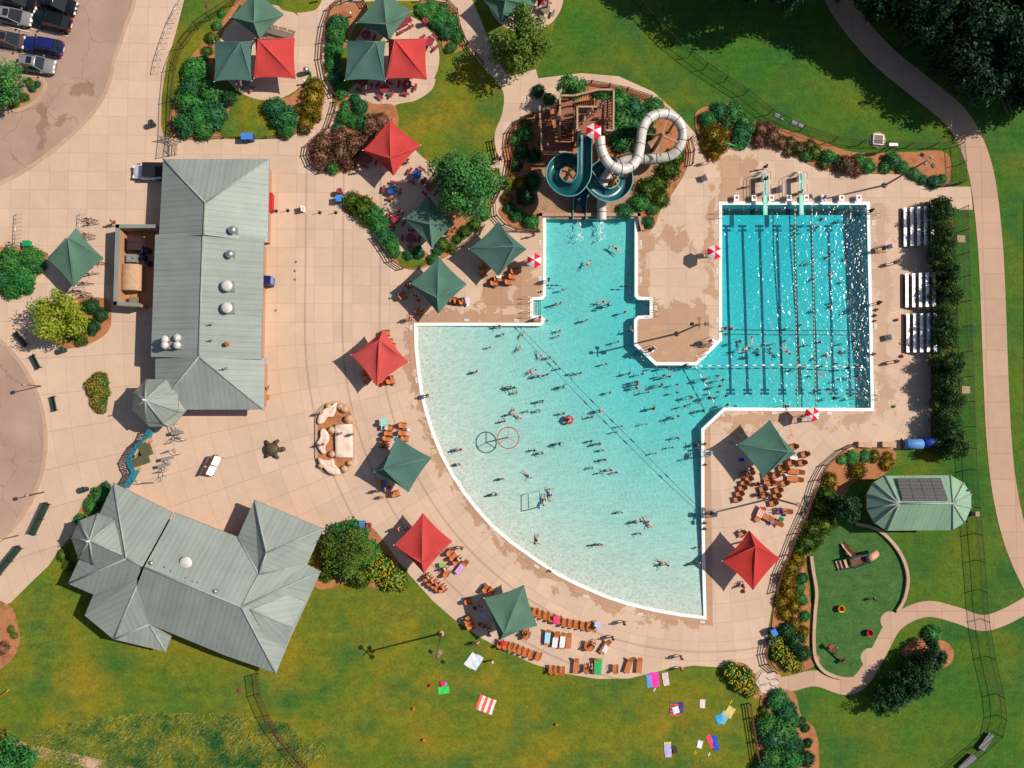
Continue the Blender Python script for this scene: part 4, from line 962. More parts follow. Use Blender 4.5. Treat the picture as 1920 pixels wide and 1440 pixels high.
WOOD = [(1895, 60, 5.2, 6.6), (1850, 130, 4.3, 5.4), (1790, 15, 5, 7.2), (1700, -45, 5.2, 7.5), (1955, 150, 4.6, 5.5), (1810, -85, 5.5, 8), (1930, -40, 5.5, 8), (1640, -120, 5, 8), (1560, -105, 4.8, 8), (1490, -62, 4.8, 7.2), (1405, -78, 5.0, 7.6), (1330, -120, 4.6, 7.4), (1880, -130, 5.5, 9), (1985, 60, 5, 6.5), (1740, 45, 3.8, 5.6), (1745, -150, 5, 8), (1735, -5, 5.0, 6.6), (1800, 92, 4.4, 5.2), (1690, -10, 4.2, 6.6), (1770, -40, 5, 7.5), (1850, 30, 5, 7), (1620, -60, 4.5, 7)]
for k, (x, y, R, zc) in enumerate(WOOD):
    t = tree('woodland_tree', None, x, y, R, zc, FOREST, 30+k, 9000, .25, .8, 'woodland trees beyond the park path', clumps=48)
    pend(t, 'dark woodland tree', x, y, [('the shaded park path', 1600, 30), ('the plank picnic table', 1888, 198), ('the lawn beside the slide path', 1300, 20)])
hq = crownmesh(60, 2.1, 0, 5200, .14, 38, .95)[0]
hme = leafmesh('hedge_foliage', hq, HEDGE)
for k in range(12):
    y = 398+k*39.5; x = 1766+k*1.6+RN.uniform(-1.5, 1.5); p = W(x, y, 1.7)
    t = thing('hedge_tree', None, 'hedge tree', (p.x, p.y, 0), RN.uniform(0, 6.28), 'evergreens of the bleacher hedge')
    o = bpy.data.objects.new('crown', hme); COL.objects.link(o); o.parent = t; o.location = (0, 0, 1.7); o.scale = (1, 1, RN.uniform(.95, 1.15))
    b = MB(); b.cyl((0, 0, 0), (0, 0, 1.8), .14, .08, 7); c = b.build('trunk', BARK, t)
    pend(t, 'clipped dark evergreen', x, y, [('the upper bleacher', 1714, 388), ('the blue rolled covers', 1715, 850)])
for k, (x, y, R) in enumerate([(1655, 1318, 1.7), (1672, 1300, 1.8), (1692, 1280, 2.0), (1712, 1262, 2.1), (1735, 1245, 2.1), (1750, 1226, 1.8), (1700, 1300, 1.7), (1722, 1288, 1.6)]):
    t = tree('conifer', None, x, y, R, 2.0, DARKL, 80+k, 2300, .14, 1.1, 'conifers in the row beside the lower walk', clumps=26)
    pend(t, 'dark dense conifer', x, y, [('the lower walk curve', 1610, 1300), ('the small mulch bed', 1775, 1215)])
# ---------------------------------------------------------------- rough meadow and clover flecks
r = random.Random(5); q = []
for _ in range(26000):
    a = r.uniform(0, 6.283); d = math.sqrt(r.random()); x = 330+285*d*math.cos(a); y = 1402+66*d*math.sin(a)
    if noise.noise(Vector((x*.02, y*.03, 3)))+r.uniform(-.25, .45) < -.1: continue
    p = W(x, y); h = r.uniform(.04, .28); ln = Vector((r.gauss(-.3, .22), r.gauss(-.15, .22), 0)); w = Vector((r.uniform(-1, 1), r.uniform(-1, 1), 0)).normalized()*.07
    q.append((p-w, p+w, p+ln+w*.3+Vector((0, 0, h)), p+ln-w*.3+Vector((0, 0, h))))
me = leafmesh('meadow_grass', q, leafmat('meadow blade', (.10, .20, .02, 1), (.36, .27, .03, 1), (.018, .11, .02, 1), .35))
o = bpy.data.objects.new('meadow_grass', me); COL.objects.link(o); tag(o, None, None, None, 'stuff')
q = []
for _ in range(70):
    a = r.uniform(0, 6.283); d = math.sqrt(r.random()); x = 250+190*d*math.cos(a); y = 1392+42*d*math.sin(a)
    p = W(x, y)+Vector((0, 0, .5)); leafquad(q, p, Vector((0, 0, 1)), .06, r)
o = bpy.data.objects.new('clover_flowers', leafmesh('clover', q, leafmat('petal white', (0.600, 0.600, 0.600, 1), (0.600, 0.600, 0.600, 1), (0.600, 0.600, 0.500, 1)))); COL.objects.link(o); tag(o, None, None, None, 'stuff')
# soft tufts over the mown lawns so that they are not flat sheets
# ---------------------------------------------------------------- plain materials for furniture
M_ORG = pm('tan orange strap', lin(205, 118, 62, .85), .6, scale=6)
M_CHBR = pm('chair frame brown', lin(74, 40, 28, .9), .6)
M_REDP = pm('red coated metal', lin(190, 40, 46, .9), .5)
M_MAROON = pm('maroon coated metal', lin(150, 52, 66, .9), .5)
M_BLUE = pm('blue plastic', lin(36, 80, 150, .85), .45)
M_DGREEN = pm('dark green metal', lin(44, 66, 54, .9), .5)
M_GREY = pm('weathered grey', lin(140, 120, 104, .85), .8, scale=7)
M_REDF = pm('red umbrella cloth', lin(222, 24, 44, .92), .8, var=.05)
M_WHF = pm('white umbrella cloth', lin(236, 226, 226, .82), .8, var=.04)
M_AQUA = pm('aqua board', lin(120, 214, 196, .85), .5)
M_TEALW = pm('teal metal screen', lin(20, 128, 152, .9), .5, scale=2)
M_SAND = pm('sculpted stone', lin(236, 208, 188, .86), .8, var=.1, scale=1.2)
M_ROCK = pm('tan boulder', lin(206, 166, 126, .85), .9, var=.25, scale=1.5)
M_ALU = pm('white aluminium', (.80, .79, .79, 1), .35, .1, .5)
M_BLOCKG = pm('grey slab', (.22, .21, .22, 1), .7)
M_GRNP = pm('green plastic', lin(30, 150, 86, .9), .5)
M_YEL = pm('yellow paint', lin(240, 190, 20, .9), .5)
M_TANP = pm('tan plastic', lin(208, 160, 128, .85), .55)
M_ORNG = pm('orange plastic', lin(226, 96, 30, .9), .5)
M_LBLUE = pm('pale blue cloth', lin(140, 200, 220, .85), .8)
def at(px, py, z=0.): p = W(px, py, z); return Vector((p.x, p.y, 0))
def deg(a): return math.radians(a)
def rects(name, label, cat, px, py, boxes, mat, rz=0, group=None):
    """a thing of one mesh from a few boxes in its own frame"""
    b = MB()
    for bx in boxes: b.box(bx[0], bx[1], bx[2] if len(bx) > 2 else 0)
    o = b.build(name, mat); o.location = at(px, py); o.rotation_euler = (0, 0, rz); return tag(o, label, cat, group)
# ---------------------------------------------------------------- guard umbrellas and chairs
def umbrella(px, py, z, label, rot):
    p = W(px, py, z); t = thing('umbrella', label, 'umbrella', (p.x, p.y, 0), rot, 'lifeguard umbrellas')
    for par, m, nm in ((0, M_REDF, 'red_panel'), (1, M_WHF, 'white_panel')):
        for k in range(6):
            if k % 2 != par: continue
            b = MB(); a0, a1 = k*math.pi/3, (k+1)*math.pi/3; R_ = .92
            v0 = Vector((R_*math.cos(a0), R_*math.sin(a0), z-.32)); v1 = Vector((R_*math.cos(a1), R_*math.sin(a1), z-.32)); ap = Vector((0, 0, z))
            m0, m1 = (v0+ap)/2+Vector((0, 0, .07)), (v1+ap)/2+Vector((0, 0, .07)); dn = Vector((0, 0, .12))
            b.face([v0, v1, m1, m0]); b.face([m0, m1, ap]); b.face([v0-dn, v1-dn, v1, v0]); b.build(nm, m, t)
    b = MB(); zb = 6.4 if z > 6 else 0; b.cyl((0, 0, zb), (0, 0, z+.12), .03, .025, 8); b.build('pole', M_STEEL, t)
umbrella(1002, 487, 2.75, 'red and white umbrella beside the slide channel', .5); umbrella(1341, 472, 2.75, 'red and white umbrella on the deck edge of the lap pool', .45)
umbrella(1525, 777, 2.75, 'red and white umbrella at the lower end of the lap pool', .3); umbrella(1114, 244, 9.0, 'red and white umbrella on top of the slide tower', .5)
def guard_proto():
    t = thing('guard_chair', 'white guard chair', 'guard chair', (0, 0, 0), 0, 'lifeguard chairs along the pool edge')
    b = MB(); b.box((0, 0, 1.25), (.55, .55, .05)); b.build('seat', M_WPLAS, t)
    b = MB(); b.box((-.27, 0, 1.6), (.05, .55, .65)); b.build('backrest', M_WPLAS, t)
    b = MB()
    for x, y in ((.35, .35), (-.35, .35), (.35, -.35), (-.35, -.35)): b.bar((x*1.3, y*1.2, 0), (x*.75, y*.75, 1.25), .06)
    b.build('frame', M_WPLAS, t); b = MB()
    for z in (.35, .7, 1.0): b.box((.42-.1*z, 0, z), (.08, .5, .05))
    b.build('step', M_WPLAS, t); return t
gp0 = guard_proto()
GC = [(1002, 490, 0, 'white guard chair under the slide channel umbrella'), (1333, 476, 0, 'white guard chair under the lap pool side umbrella'), (1517, 783, 1.6, 'white guard chair under the lower lap pool umbrella'), (1219, 657, 3.9, 'white guard chair at the slanted peninsula corner'), (1331, 641, -.8, 'white guard chair at the peninsula corner facing the lanes'), (1655, 467, 3.3, 'white guard chair between lap pool and bleachers'), (1333, 962, 3.1, 'white guard chair at the long straight beach edge'), (1322, 849, 3.1, 'white guard chair by the edge above the buoy rope end')]
for k, (x, y, a, l) in enumerate(GC):
    if k == 0: gp0.location = at(x, y); gp0.rotation_euler.z = a; gp0['label'] = l
    else: copy_tree(gp0, at(x, y), a, l)
# ---------------------------------------------------------------- cars
def loftbody(b, secs, mi=0):
    n = len(secs[0]); i0 = len(b.v)
    for s_ in secs: b.v += [Vector(p) for p in s_]
    for k in range(len(secs)-1):
        for j in range(n-1):
            a = i0+k*n+j; b.f.append([a, a+1, a+n+1, a+n]); b.uv.append([(0, 0)]*4); b.mi.append(mi); b.sm.append(True)
    for k in (0, len(secs)-1): b.f.append([i0+k*n+j for j in range(n)]); b.uv.append([(0, 0)]*n); b.mi.append(mi); b.sm.append(False)
def carpaint(name, col): return pm(name, col, .22, .25, .6, .03, 1., False)
def car(px, py, rz, paint, label, L=4.6, suv=False, sunroof=False, truck=False):
    t = thing('parked_car' if not truck else 'utility_truck', label, 'car' if not truck else 'truck', at(px, py, .8), rz, None if truck else 'cars in the parking lot')
    h = L/2; zb = .95 if suv else .82; zr = 1.68 if suv else 1.42; b = MB()
    st = [(-h, .70, .55, zb-.1), (-h+.12, .82, .35, zb), (-h*.5, .90, .25, zb+.03), (0, .91, .25, zb), (h*.45, .90, .25, zb-.04), (h-.35, .84, .28, zb-.16), (h-.05, .68, .35, zb-.28), (h, .5, .45, zb-.38)]
    secs = []
    for x, w, z0, z1 in st: secs.append([(x, -w*.9, z0), (x, -w, z0+.15), (x, -w, z1-.12), (x, -w*.86, z1), (x, 0, z1+.04), (x, w*.86, z1), (x, w, z1-.12), (x, w, z0+.15), (x, w*.9, z0)])
    loftbody(b, secs); b.build('body', paint, t)
    xs = (-h+.18, -h+.62, h*.12, h*.42) if suv else (-h+.55, -h+1.25, -h*.02, h*.50)
    B0, T0, T1, B1 = xs; wl, wt = .80, .62
    lo = [(B0, -wl, zb), (B1, -wl, zb), (B1, wl, zb), (B0, wl, zb)]; hi = [(T0, -wt, zr), (T1, -wt, zr), (T1, wt, zr), (T0, wt, zr)]
    if truck:
        b = MB(); b.box((-.95, 0, 1.5), (2.6, 1.65, .12)); b.build('roof', M_BLACK, t)
        b = MB()
        for x in (-2.1, .25):
            for y in (-.72, .72): b.bar((x, y, .9), (x, y, 1.5), .07)
        b.build('roof_frame', M_BLACK, t); b = MB(); b.face([(.5, -.75, .95), (.5, .75, .95), (.3, .7, 1.5), (.3, -.7, 1.5)]); b.build('windshield', M_GLASS, t)
        b = MB(); b.box((-.7, 0, .98), (1.0, 1.4, .16)); b.build('seat', M_CHBR, t)
    else:
        for nm, f in (('rear_window', (0, 3, 'h')), ('windshield', (1, 2, 'h'))):
            i, j, _ = f; b = MB(); P = [lo[i], lo[j], hi[j], hi[i]]; b.face(P if i == 1 else P[::-1]); b.build(nm, M_GLASS, t)
        for sgn, i, j in ((-1, 0, 1), (1, 3, 2)):
            b = MB(); P = [lo[i], lo[j], hi[j], hi[i]]; b.face(P if sgn < 0 else P[::-1]); b.build('side_window', M_GLASS, t)
            b = MB(); b.bar(lo[i], hi[i], .07); b.bar(lo[j], hi[j], .07); b.bar(((T0+T1)/2, sgn*wt, zr), ((B0+B1)/2, sgn*wl, zb), .06); b.build('pillar', paint, t)
            b = MB(); b.box((B1-.1, sgn*1.0, zb+.08), (.14, .2, .14)); b.build('side_mirror', paint, t)
        b = MB(); m = .03
        sec = []
        for x, z in ((T0-m, zr-.02), (T0+.15, zr+.05), ((T0+T1)/2, zr+.07), (T1-.1, zr+.05), (T1+m, zr-.02)): sec.append([(x, -wt-m, z-.04), (x, -wt*.8, z+.01), (x, 0, z+.03), (x, wt*.8, z+.01), (x, wt+m, z-.04)])
        loftbody(b, sec); rf = b.build('roof', paint, t)
        if sunroof: b = MB(); b.box(((T0+T1)/2+.2, 0, zr+.105), (.62, .8, .02)); b.build('sunroof', M_GLASS, rf)
        if suv:
            for sgn in (-1, 1): b = MB(); b.bar((T0+.15, sgn*.56, zr+.12), (T1-.1, sgn*.56, zr+.12), .04); b.build('roof_rail', M_DARK, rf)
    for x in (-h*.58, h*.62):
        for y in (-.86, .86):
            b = MB(); b.cyl((x, y-.1, .32), (x, y+.1, .32), .32, .32, 14); wl_ = b.build('wheel', M_BLACK, t); b = MB(); b.cyl((x, y-.115, .32), (x, y+.115, .32), .19, .19, 10); b.build('rim', M_STEEL, wl_)
    for y in (-.58, .58):
        b = MB(); b.box((h-.12, y, zb-.27), (.22, .34, .12), .25 if y < 0 else -.25); b.build('headlight', M_WPLAS, t); b = MB(); b.box((-h+.06, y*1.15, zb-.12), (.16, .26, .2)); b.build('tail_light', M_REDP, t)
    b = MB(); b.box((-h+.0, 0, .6), (.04, .5, .13)); b.build('number_plate', M_WPLAS, t)
    return t
CB = carpaint('black paint', (.010, .011, .013, 1)); CS = carpaint('silver paint', (.27, .25, .245, 1)); CU = carpaint('blue paint', (.015, .022, .16, 1)); CG = carpaint('taupe paint', (.12, .085, .075, 1)); CW = carpaint('white paint', (.75, .74, .74, 1))
car(32, -2, deg(-10), CB, 'black car cut by the frame edge ahead of the silver sedan'); car(106, 6, deg(-13), CB, 'black sedan at the head of the second column of bays', 4.6)
car(22, 29, deg(-10), CS, 'silver sedan with dark sunroof at the frame side', 4.5, False, True); car(96, 38, deg(167), CB, 'black wagon parked rear out beside the blue one', 4.6, True)
car(17, 73, deg(-10), CG, 'taupe sedan half outside the frame', 4.5, False, True); car(80, 85, deg(171), CU, 'dark blue wagon with roof rails', 4.7, True); car(69, 120, deg(-8), CS, 'silver hatchback with sunroof at the row end near the island', 4.2, True, True)
car(277, 321, math.pi, CW, 'white utility truck with black top backed against the bathhouse', 3.6, False, False, True)
# ---------------------------------------------------------------- bleachers
def bleacher(px, y0, y1, label):
    a, c = W(px, y1), W(px, y0); L = (c-a).length; t = thing('bleacher', label, 'bleacher', at(px, (y0+y1)/2), deg(-1.2), 'aluminium bleachers beside the hedge')
    for k in range(5):
        b = MB(); x = .65+k*.66; z = .42+k*.30; b.box((x, 0, z), (.36, L, .05)); b.build('seat_plank', M_ALU, t)
        b = MB(); b.box((x-.38, 0, z-.32+.02 if k else .14), (.22, L, .04)); b.build('foot_plank', M_GREY if k else M_BROWN, t)
    b = MB()
    for y in (-L*.42, -L*.14, L*.14, L*.42):
        b.bar((.1, y, .05), (3.6, y, .05), .07); b.bar((.3, y, .1), (3.4, y, 1.6), .06); b.bar((3.4, y, .05), (3.4, y, 1.6), .06); b.bar((2.0, y, .05), (2.0, y, .98), .06)
    b.build('frame', M_STEEL, t)
bleacher(1684, 391, 463, 'uppermost aluminium bleacher beside the dark hedge'); bleacher(1687, 514, 577, 'middle aluminium bleacher beside the dark hedge'); bleacher(1689, 589, 661, 'lowest aluminium bleacher beside the dark hedge')
# ---------------------------------------------------------------- starting blocks, boards, grab rails
t0 = None
NB = ['first', 'second', 'third', 'fourth', 'fifth', 'sixth', 'seventh', 'eighth']
for k, x in enumerate((1378, 1411, 1443, 1476, 1508, 1541, 1574, 1606)):
    l = f'white starting block with red pad, {NB[k]} counting from the umbrella side'
    if t0 is None:
        t0 = thing('starting_block', l, 'starting block', at(x, 374), 0, 'starting blocks of the lap pool')
        b = MB(); b.box((0, 0, .62), (.62, .72, .08), 0, 0); b.build('platform', M_WPLAS, t0); b = MB(); b.box((0, .1, .3), (.4, .35, .58)); b.build('pedestal', M_WPLAS, t0)
        b = MB(); b.box((.02, .05, .667), (.30, .30, .012)); b.build('pad', M_REDP, t0); b = MB(); b.bar((-.3, .38, 0), (-.3, .38, .5), .04); b.bar((.3, .38, 0), (.3, .38, .5), .04); b.bar((-.3, .38, .5), (.3, .38, .5), .04); b.build('handle', M_STEEL, t0)
    else: copy_tree(t0, at(x, 374), 0, l)
def board(x, label):
    t = thing('diving_board', label, 'diving board', at(x, 350), 0, 'diving boards'); z = 1.15; y0, y1 = 1.15, -3.75
    b = MB(); b.box((0, (y0+y1)/2, z), (.52, y0-y1, .06)); bo = b.build('board', M_AQUA, t); b = MB(); b.box((0, (y0+y1)/2-.3, z+.036), (.30, (y0-y1)*.8, .012)); b.build('grip_strip', pm('pale grip', lin(176, 232, 214, .85), .7), bo)
    b = MB(); b.box((0, .9, .55), (.5, .5, 1.08)); b.box((0, -.9, .5), (.4, .3, 1.0)); b.build('pedestal', M_STEEL, t)
    for s_ in (-1, 1):
        b = MB(); x_ = s_*.38; b.tube([(x_, 1.75, 0), (x_, 1.5, 1.0), (x_, 1.2, 2.0), (x_, -1.2, 2.0), (x_, -1.25, .02)], .03, 6); b.bar((x_, 1.2, 1.55), (x_, -1.2, 1.55), .04); b.build('rail', M_STEEL, t)
    b = MB()
    for q in range(4): b.box((0, 1.75-.1*q, .25+.25*q), (.5, .12, .04))
    b.build('ladder', M_STEEL, t)
board(1428, 'aqua diving board on the umbrella side of the lap pool end'); board(1495, 'aqua diving board beside the first floating lane rope')
g0 = None
for x, y, a, l in ((1346, 404, 0, 'steel grab rails on the umbrella side wall of the lap pool'), (1638, 404, math.pi, 'steel grab rails near the upper bleacher'), (988, 563, 0, 'steel handrail at the upper side of the beach side steps'), (988, 590, 0, 'steel handrail at the lower side of the beach side steps'), (1226, 565, math.pi, 'steel handrail at the upper side of the peninsula steps'), (1226, 588, math.pi, 'steel handrail at the lower side of the peninsula steps'), (1324, 666, deg(-135)+math.pi, 'steel grab rails on the slanted peninsula edge'), (1638, 745, math.pi, 'steel grab rails at the far low corner of the lap pool')):
    if g0 is None:
        g0 = thing('grab_rail', l, 'handrail', at(x, y), a, 'pool grab rails')
        for s_ in (-.28, .28): b = MB(); b.tube([(-.55, s_, .02), (-.5, s_, .75), (-.2, s_, .92), (.35, s_, .86), (.62, s_, .3), (.64, s_, -.6)], .028, 6); b.build('rail', M_STEEL, g0)
    else: copy_tree(g0, at(x, y), a, l)
# steps inside the two alcoves
for x0, x1, y0, y1, l in ((1001, 1018, 564, 590, -1), (1197, 1217, 563, 590, 1)):
    b = MB()
    for k in range(5):
        xa = x0+(x1-x0)*k/5; xb = x0+(x1-x0)*(k+1)/5; p, q = W(xa, y1), W(xb, y0); d = (.2+.2*(k if l < 0 else 4-k))
        b.box(((p.x+q.x)/2, (p.y+q.y)/2, ZW-d-.6), (abs(q.x-p.x), abs(q.y-p.y), 1.2)); e = b.v
        xe = q.x if l < 0 else p.x
        b.box((xe-.05*(1 if l < 0 else -1), (p.y+q.y)/2, ZW-d+.006), (.09, abs(q.y-p.y), .012), 0, 1)
    tag(b.build('pool_steps', [M_PLAS, M_LANE]), None, None, None, 'structure')
mk = None
for x, y, a in ((1012, 455, 90), (1012, 523, 90), (1201, 455, 90), (1201, 524, 90), (1343, 416, 90), (1344, 508, 90), (1344, 600, 90), (875, 600, 0), (968, 601, 0), (1229, 577, 90), (771, 614, 90), (781, 713, 80), (810, 817, 70), (861, 913, 55), (924, 991, 45), (1006, 1062, 35), (1098, 1118, 20), (1200, 1151, 8), (1317, 1166, 0), (1354, 777, 45), (1451, 774, 0), (1555, 775, 0), (1637, 418, 90), (1643, 735, 90), (1641, 612, 90), (1308, 670, 45)):
    b = MB(); b.box((0, 0, 0), (.56, .24, .008)); b.box((0, 0, .006), (.4, .08, .004), 0, 1); o = b.build('deck_marking', [M_WPLAS, M_BLOCKG]); o.location = at(x, y)+Vector((0, 0, .05)); o.rotation_euler.z = deg(-a); tag(o, None, None, None, 'structure')
# ---------------------------------------------------------------- ropes and floats
def rope(label, pts, r=.05, fl=None, mat=None, step=.7, fr=.1, z=ZW+.03, fmat=None, group='floating ropes across the pools'):
    P = [W(x, y, z) for x, y in pts]; base = P[0]; t = thing('float_rope', label, 'float rope', base, 0, group)
    b = MB(); b.tube(P, r, 6); b.build('rope', mat or M_DARK, t, base)
    if fl:
        g = MB()
        for k in range(len(P)-1):
            n = int((P[k+1]-P[k]).length/step)
            for j in range(n):
                q = P[k].lerp(P[k+1], j/n); d = (P[k+1]-P[k]).normalized()*min(step*.32, .3); g.cyl(q-d, q+d, fr, fr, 6)
                if step > .8: g.build('float', fmat or M_WPLAS, t, base); g = MB()
        if step <= .8: g.build('float_chain', fmat or M_WPLAS, t, base)
rope('long dark buoy rope slanting across the beach pool', [(973, 612), (1040, 680), (1110, 752), (1185, 826), (1250, 892), (1313, 954)], .022, True, None, 3.2, .07, ZW+.03, M_DARK)
rope('short dashed rope closing the lap pool off near its angled corner', [(1305, 688), (1322, 722), (1344, 766)], .03, True, None, .9, .07)
rope('pale lane rope ending under a diving board', [(1490, 386), (1491, 520), (1493, 655), (1495, 763)], .04, True, None, .5, .075, ZW+.02, pm('pale float', lin(220, 214, 170, .8), .5)); rope('pale lane rope nearer the bleachers', [(1522, 386), (1524, 520), (1527, 655), (1530, 763)], .04, True, None, .5, .075, ZW+.02, MATS['pale float'])
rope('dark rope shadow line across the lanes', [(1356, 618), (1490, 620), (1630, 620)], .045, False); rope('line of small white pennants across the lanes', [(1312, 686), (1480, 684), (1631, 690)], .02, True, None, 1.0, .075, ZW+.06)  # dark cross line: a rope's shadow modelled as a thin dark tube
rope('short black dotted rope by the slide channel umbrella', [(1026, 535), (1053, 535)], .03, True, None, .5, .09, ZW+.03, M_DARK); rope('short black dotted rope on the peninsula side of the slide channel', [(1165, 537), (1188, 537)], .03, True, None, .5, .09, ZW+.03, M_DARK)
# ---------------------------------------------------------------- spray features
p = at(953, 821, 2.4); t = thing('spray_ring', 'red pipe ring spraying water over the shallow beach pool', 'spray ring', p)
M_RPIPE = pm('red pipe', lin(206, 70, 58, .9), .4); b = MB(); Rg = 1.22; b.tube([(Rg*math.cos(a*math.pi/18), Rg*math.sin(a*math.pi/18), 2.4) for a in range(37)], .055, 8); b.build('ring', M_RPIPE, t)
b = MB()
for a in (90, 210, 330): b.bar((0, 0, 2.4), (Rg*math.cos(deg(a)), Rg*math.sin(deg(a)), 2.4), .06); b.blob((Rg*math.cos(deg(a)), Rg*math.sin(deg(a)), 2.4), .1, 1, 1, 0)
b.cyl((0, 0, -.8), (0, 0, 2.45), .07, .07, 8); b.build('spoke', M_RPIPE, t)
p = at(1010, 936); t = thing('spray_gate', 'blue pipe gate standing in the shallow pool', 'spray gate', p); b = MB()
b.tube([(.05, .95, -1), (.0, .95, 1.9), (-.05, -.95, 1.9), (-.05, -.95, -1)], .06, 8); b.build('pipe', pm('blue pipe', lin(40, 140, 170, .9), .4), t)
b = MB(); b.bar((0, .8, 1.0), (0, -.8, 1.0), .05); b.build('spray_bar', MATS['blue pipe'], t)
# slide splash wall at the channel head
b0 = at(1107, 405); t = thing('slide_wall', 'low tan wall behind the slide outlets', 'wall', b0); wallrun(t, b0, [(1012, 432), (1013, 404), (1197, 404), (1203, 430)], .4, .45, M_TANRAIL, 'wall_run')
M_FOAM = pm('white foam', (.85, .87, .87, 1), .6)
for x, l in ((1087, 'white splash where the teal flume meets the pool'), (1128, 'white splash where the white tube meets the pool')):
    p = W(x, 424, 0); b = MB(); r = random.Random(x)
    for k in range(46):
        d = r.random(); b.blob((r.gauss(0, .10+.25*d), -d*2.4+.6, ZW+.0), r.uniform(.03, .085), k, 1, .2, (1, 1.4, .5))
    o = b.build('foam', M_FOAM); o.location = (p.x, p.y, 0); tag(o, l, 'splash', 'splashes at the slide outlets')
# ---------------------------------------------------------------- climbing rocks island
Z3 = lambda X, Y: (480+X/4, 720+Y/4)
cap = [(628+35*math.cos(a), 791+37*math.sin(a)) for a in [math.pi+math.pi*k/14 for k in range(15)]]+[(628+35*math.cos(a), 853+37*math.sin(a)) for a in [math.pi*k/14 for k in range(15)]]
sheet('planting_bed', cap, M_MULCH, z=.10); kerb(cap+[cap[0]], 5, .16)
SL = [[(600, 140), (612, 150), (605, 190), (580, 245), (540, 250), (510, 290), (475, 300), (465, 270), (490, 210), (530, 180), (565, 165)], [(490, 345), (515, 335), (545, 365), (550, 420), (520, 470), (525, 510), (505, 522), (470, 480), (460, 440), (485, 400)], [(470, 555), (500, 565), (545, 570), (580, 560), (595, 605), (630, 640), (635, 670), (600, 680), (550, 665), (510, 625), (480, 590)], [(597, 302), (725, 300), (730, 550), (600, 553)]]
for k, sl in enumerate(SL):
    P = cr([Vector(Z3(*q)) for q in sl], 4) if k < 3 else [Vector(Z3(*q)) for q in sl]; b = MB()
    def ringv(f, z):
        c = sum(P, Vector((0, 0)))/len(P); return [Vector((*W(*(c+(q-c)*f), 0).xy, z+(.06*noise.noise(Vector((q.x*.2, q.y*.2, k))) if z > .3 else 0))) for q in P]
    rr = [ringv(1.0, .08), ringv(1.0, .42), ringv(.93, .52), ringv(.6, .50), ringv(.25, .44)]; n = len(P)
    for i in range(len(rr)-1):
        for j in range(n): b.face([rr[i][j], rr[i+1][j], rr[i+1][(j+1) % n], rr[i][(j+1) % n]], None, 0, True)
    b.face(rr[-1], None, 0, True); o = b.build('climbing_rock', M_SAND)
    bm = bmesh.new(); bm.from_mesh(o.data); bmesh.ops.remove_doubles(bm, verts=bm.verts, dist=.002); bmesh.ops.recalc_face_normals(bm, faces=bm.faces); bm.to_mesh(o.data); bm.free()
    tag(o, ['pale sculpted rock with a pointed end at the top of the oval', 'pale lobed rock in the middle of the oval', 'pale wavy rock at the bottom of the oval', 'large pale square climbing slab'][k], 'climbing rock', 'sculpted rocks of the climbing oval')
for x, y, r_, l in ((632, 172, 7, 'tan boulder touching the pointed pale rock'), (668, 190, 8, 'yellowish tan boulder near the oval top'), (697, 262, 9, 'boulder just above the square slab'), (570, 345, 8, 'boulder beside the middle lobed rock'), (573, 526, 7, 'boulder at the lower corner of the square slab'), (665, 636, 8, 'boulder at the lower end of the oval'), (490, 612, 6, 'tan boulder beside the wavy pale rock'), (706, 592, 6, 'small tan boulder under the square slab'), (545, 165, 6, 'flat tan stone at the oval rim')):
    px, py = Z3(x, y); p = W(px, py); b = MB(); b.blob((0, 0, .2), r_*PX, x, 2, .35, (1, .85, .8)); o = b.build('boulder', M_ROCK); o.location = (p.x, p.y, .08); tag(o, l, 'boulder', 'boulders of the climbing oval')
# ---------------------------------------------------------------- benches, bins, lamps
def bench(px, py, rz, L, label, mat=M_DGREEN):
    t = thing('bench', label, 'bench', at(px, py), rz, 'benches along the roundabout walk'); n = 5; 
    b = MB()
    for k in range(n): b.box((0, -.22+.11*k, .45), (L, .09, .035))
    b.build('seat', mat, t); b = MB()
    for k in range(4): b.box((0, .27+.03*k, .52+.11*k), (L, .035, .09))
    b.build('backrest', mat, t); b = MB()
    for x in [-L/2+.05, L/2-.05]+([0] if L > 2.4 else []):
        b.bar((x, -.24, 0), (x, -.24, .62), .05); b.bar((x, .25, 0), (x, .36, .9), .05); b.bar((x, -.26, .62), (x, .3, .62), .05)
    b.build('frame', M_DARK, t)
bench(70, 679, deg(-62), 1.7, 'dark green bench below the lime tree shade'); bench(104, 757, deg(-78), 1.7, 'dark green bench by the roundabout opposite the turret'); bench(80, 972, deg(66), 3.9, 'long green double bench below the curb lamps'); bench(22, 1050, deg(52), 3.9, 'long green double bench near the lower lawn'); bench(43, 637, deg(-48), 2.0, 'black bench in the lime tree shadow', M_DARK)
def binproto(nm, mat, label, dome=False):
    t = thing(nm, label, 'bin', (0, 0, 0), 0, 'litter bins'); b = MB(); b.lathe((0, 0, 0), [(.001, 0), (.27, 0), (.33, .85), (.36, .88), (.36, .95)], 16); b.build('body', mat, t)
    b = MB(); b.lathe((0, 0, 0), [(.36, .95), (.34, 1.0), (.18, 1.04), (.16, .98), (.001, .97)] if not dome else [(.34, .95), (.30, 1.15), (.18, 1.27), (.001, 1.3)], 16); b.build('lid', mat if not dome else M_STEEL, t); return t
def place(t, first, x, y, a, l): 
    if first: t.location = at(x, y); t.rotation_euler.z = a; t['label'] = l; return t
    return copy_tree(t, at(x, y), a, l)
bg_ = binproto('litter_bin', M_DGREEN, ''); 
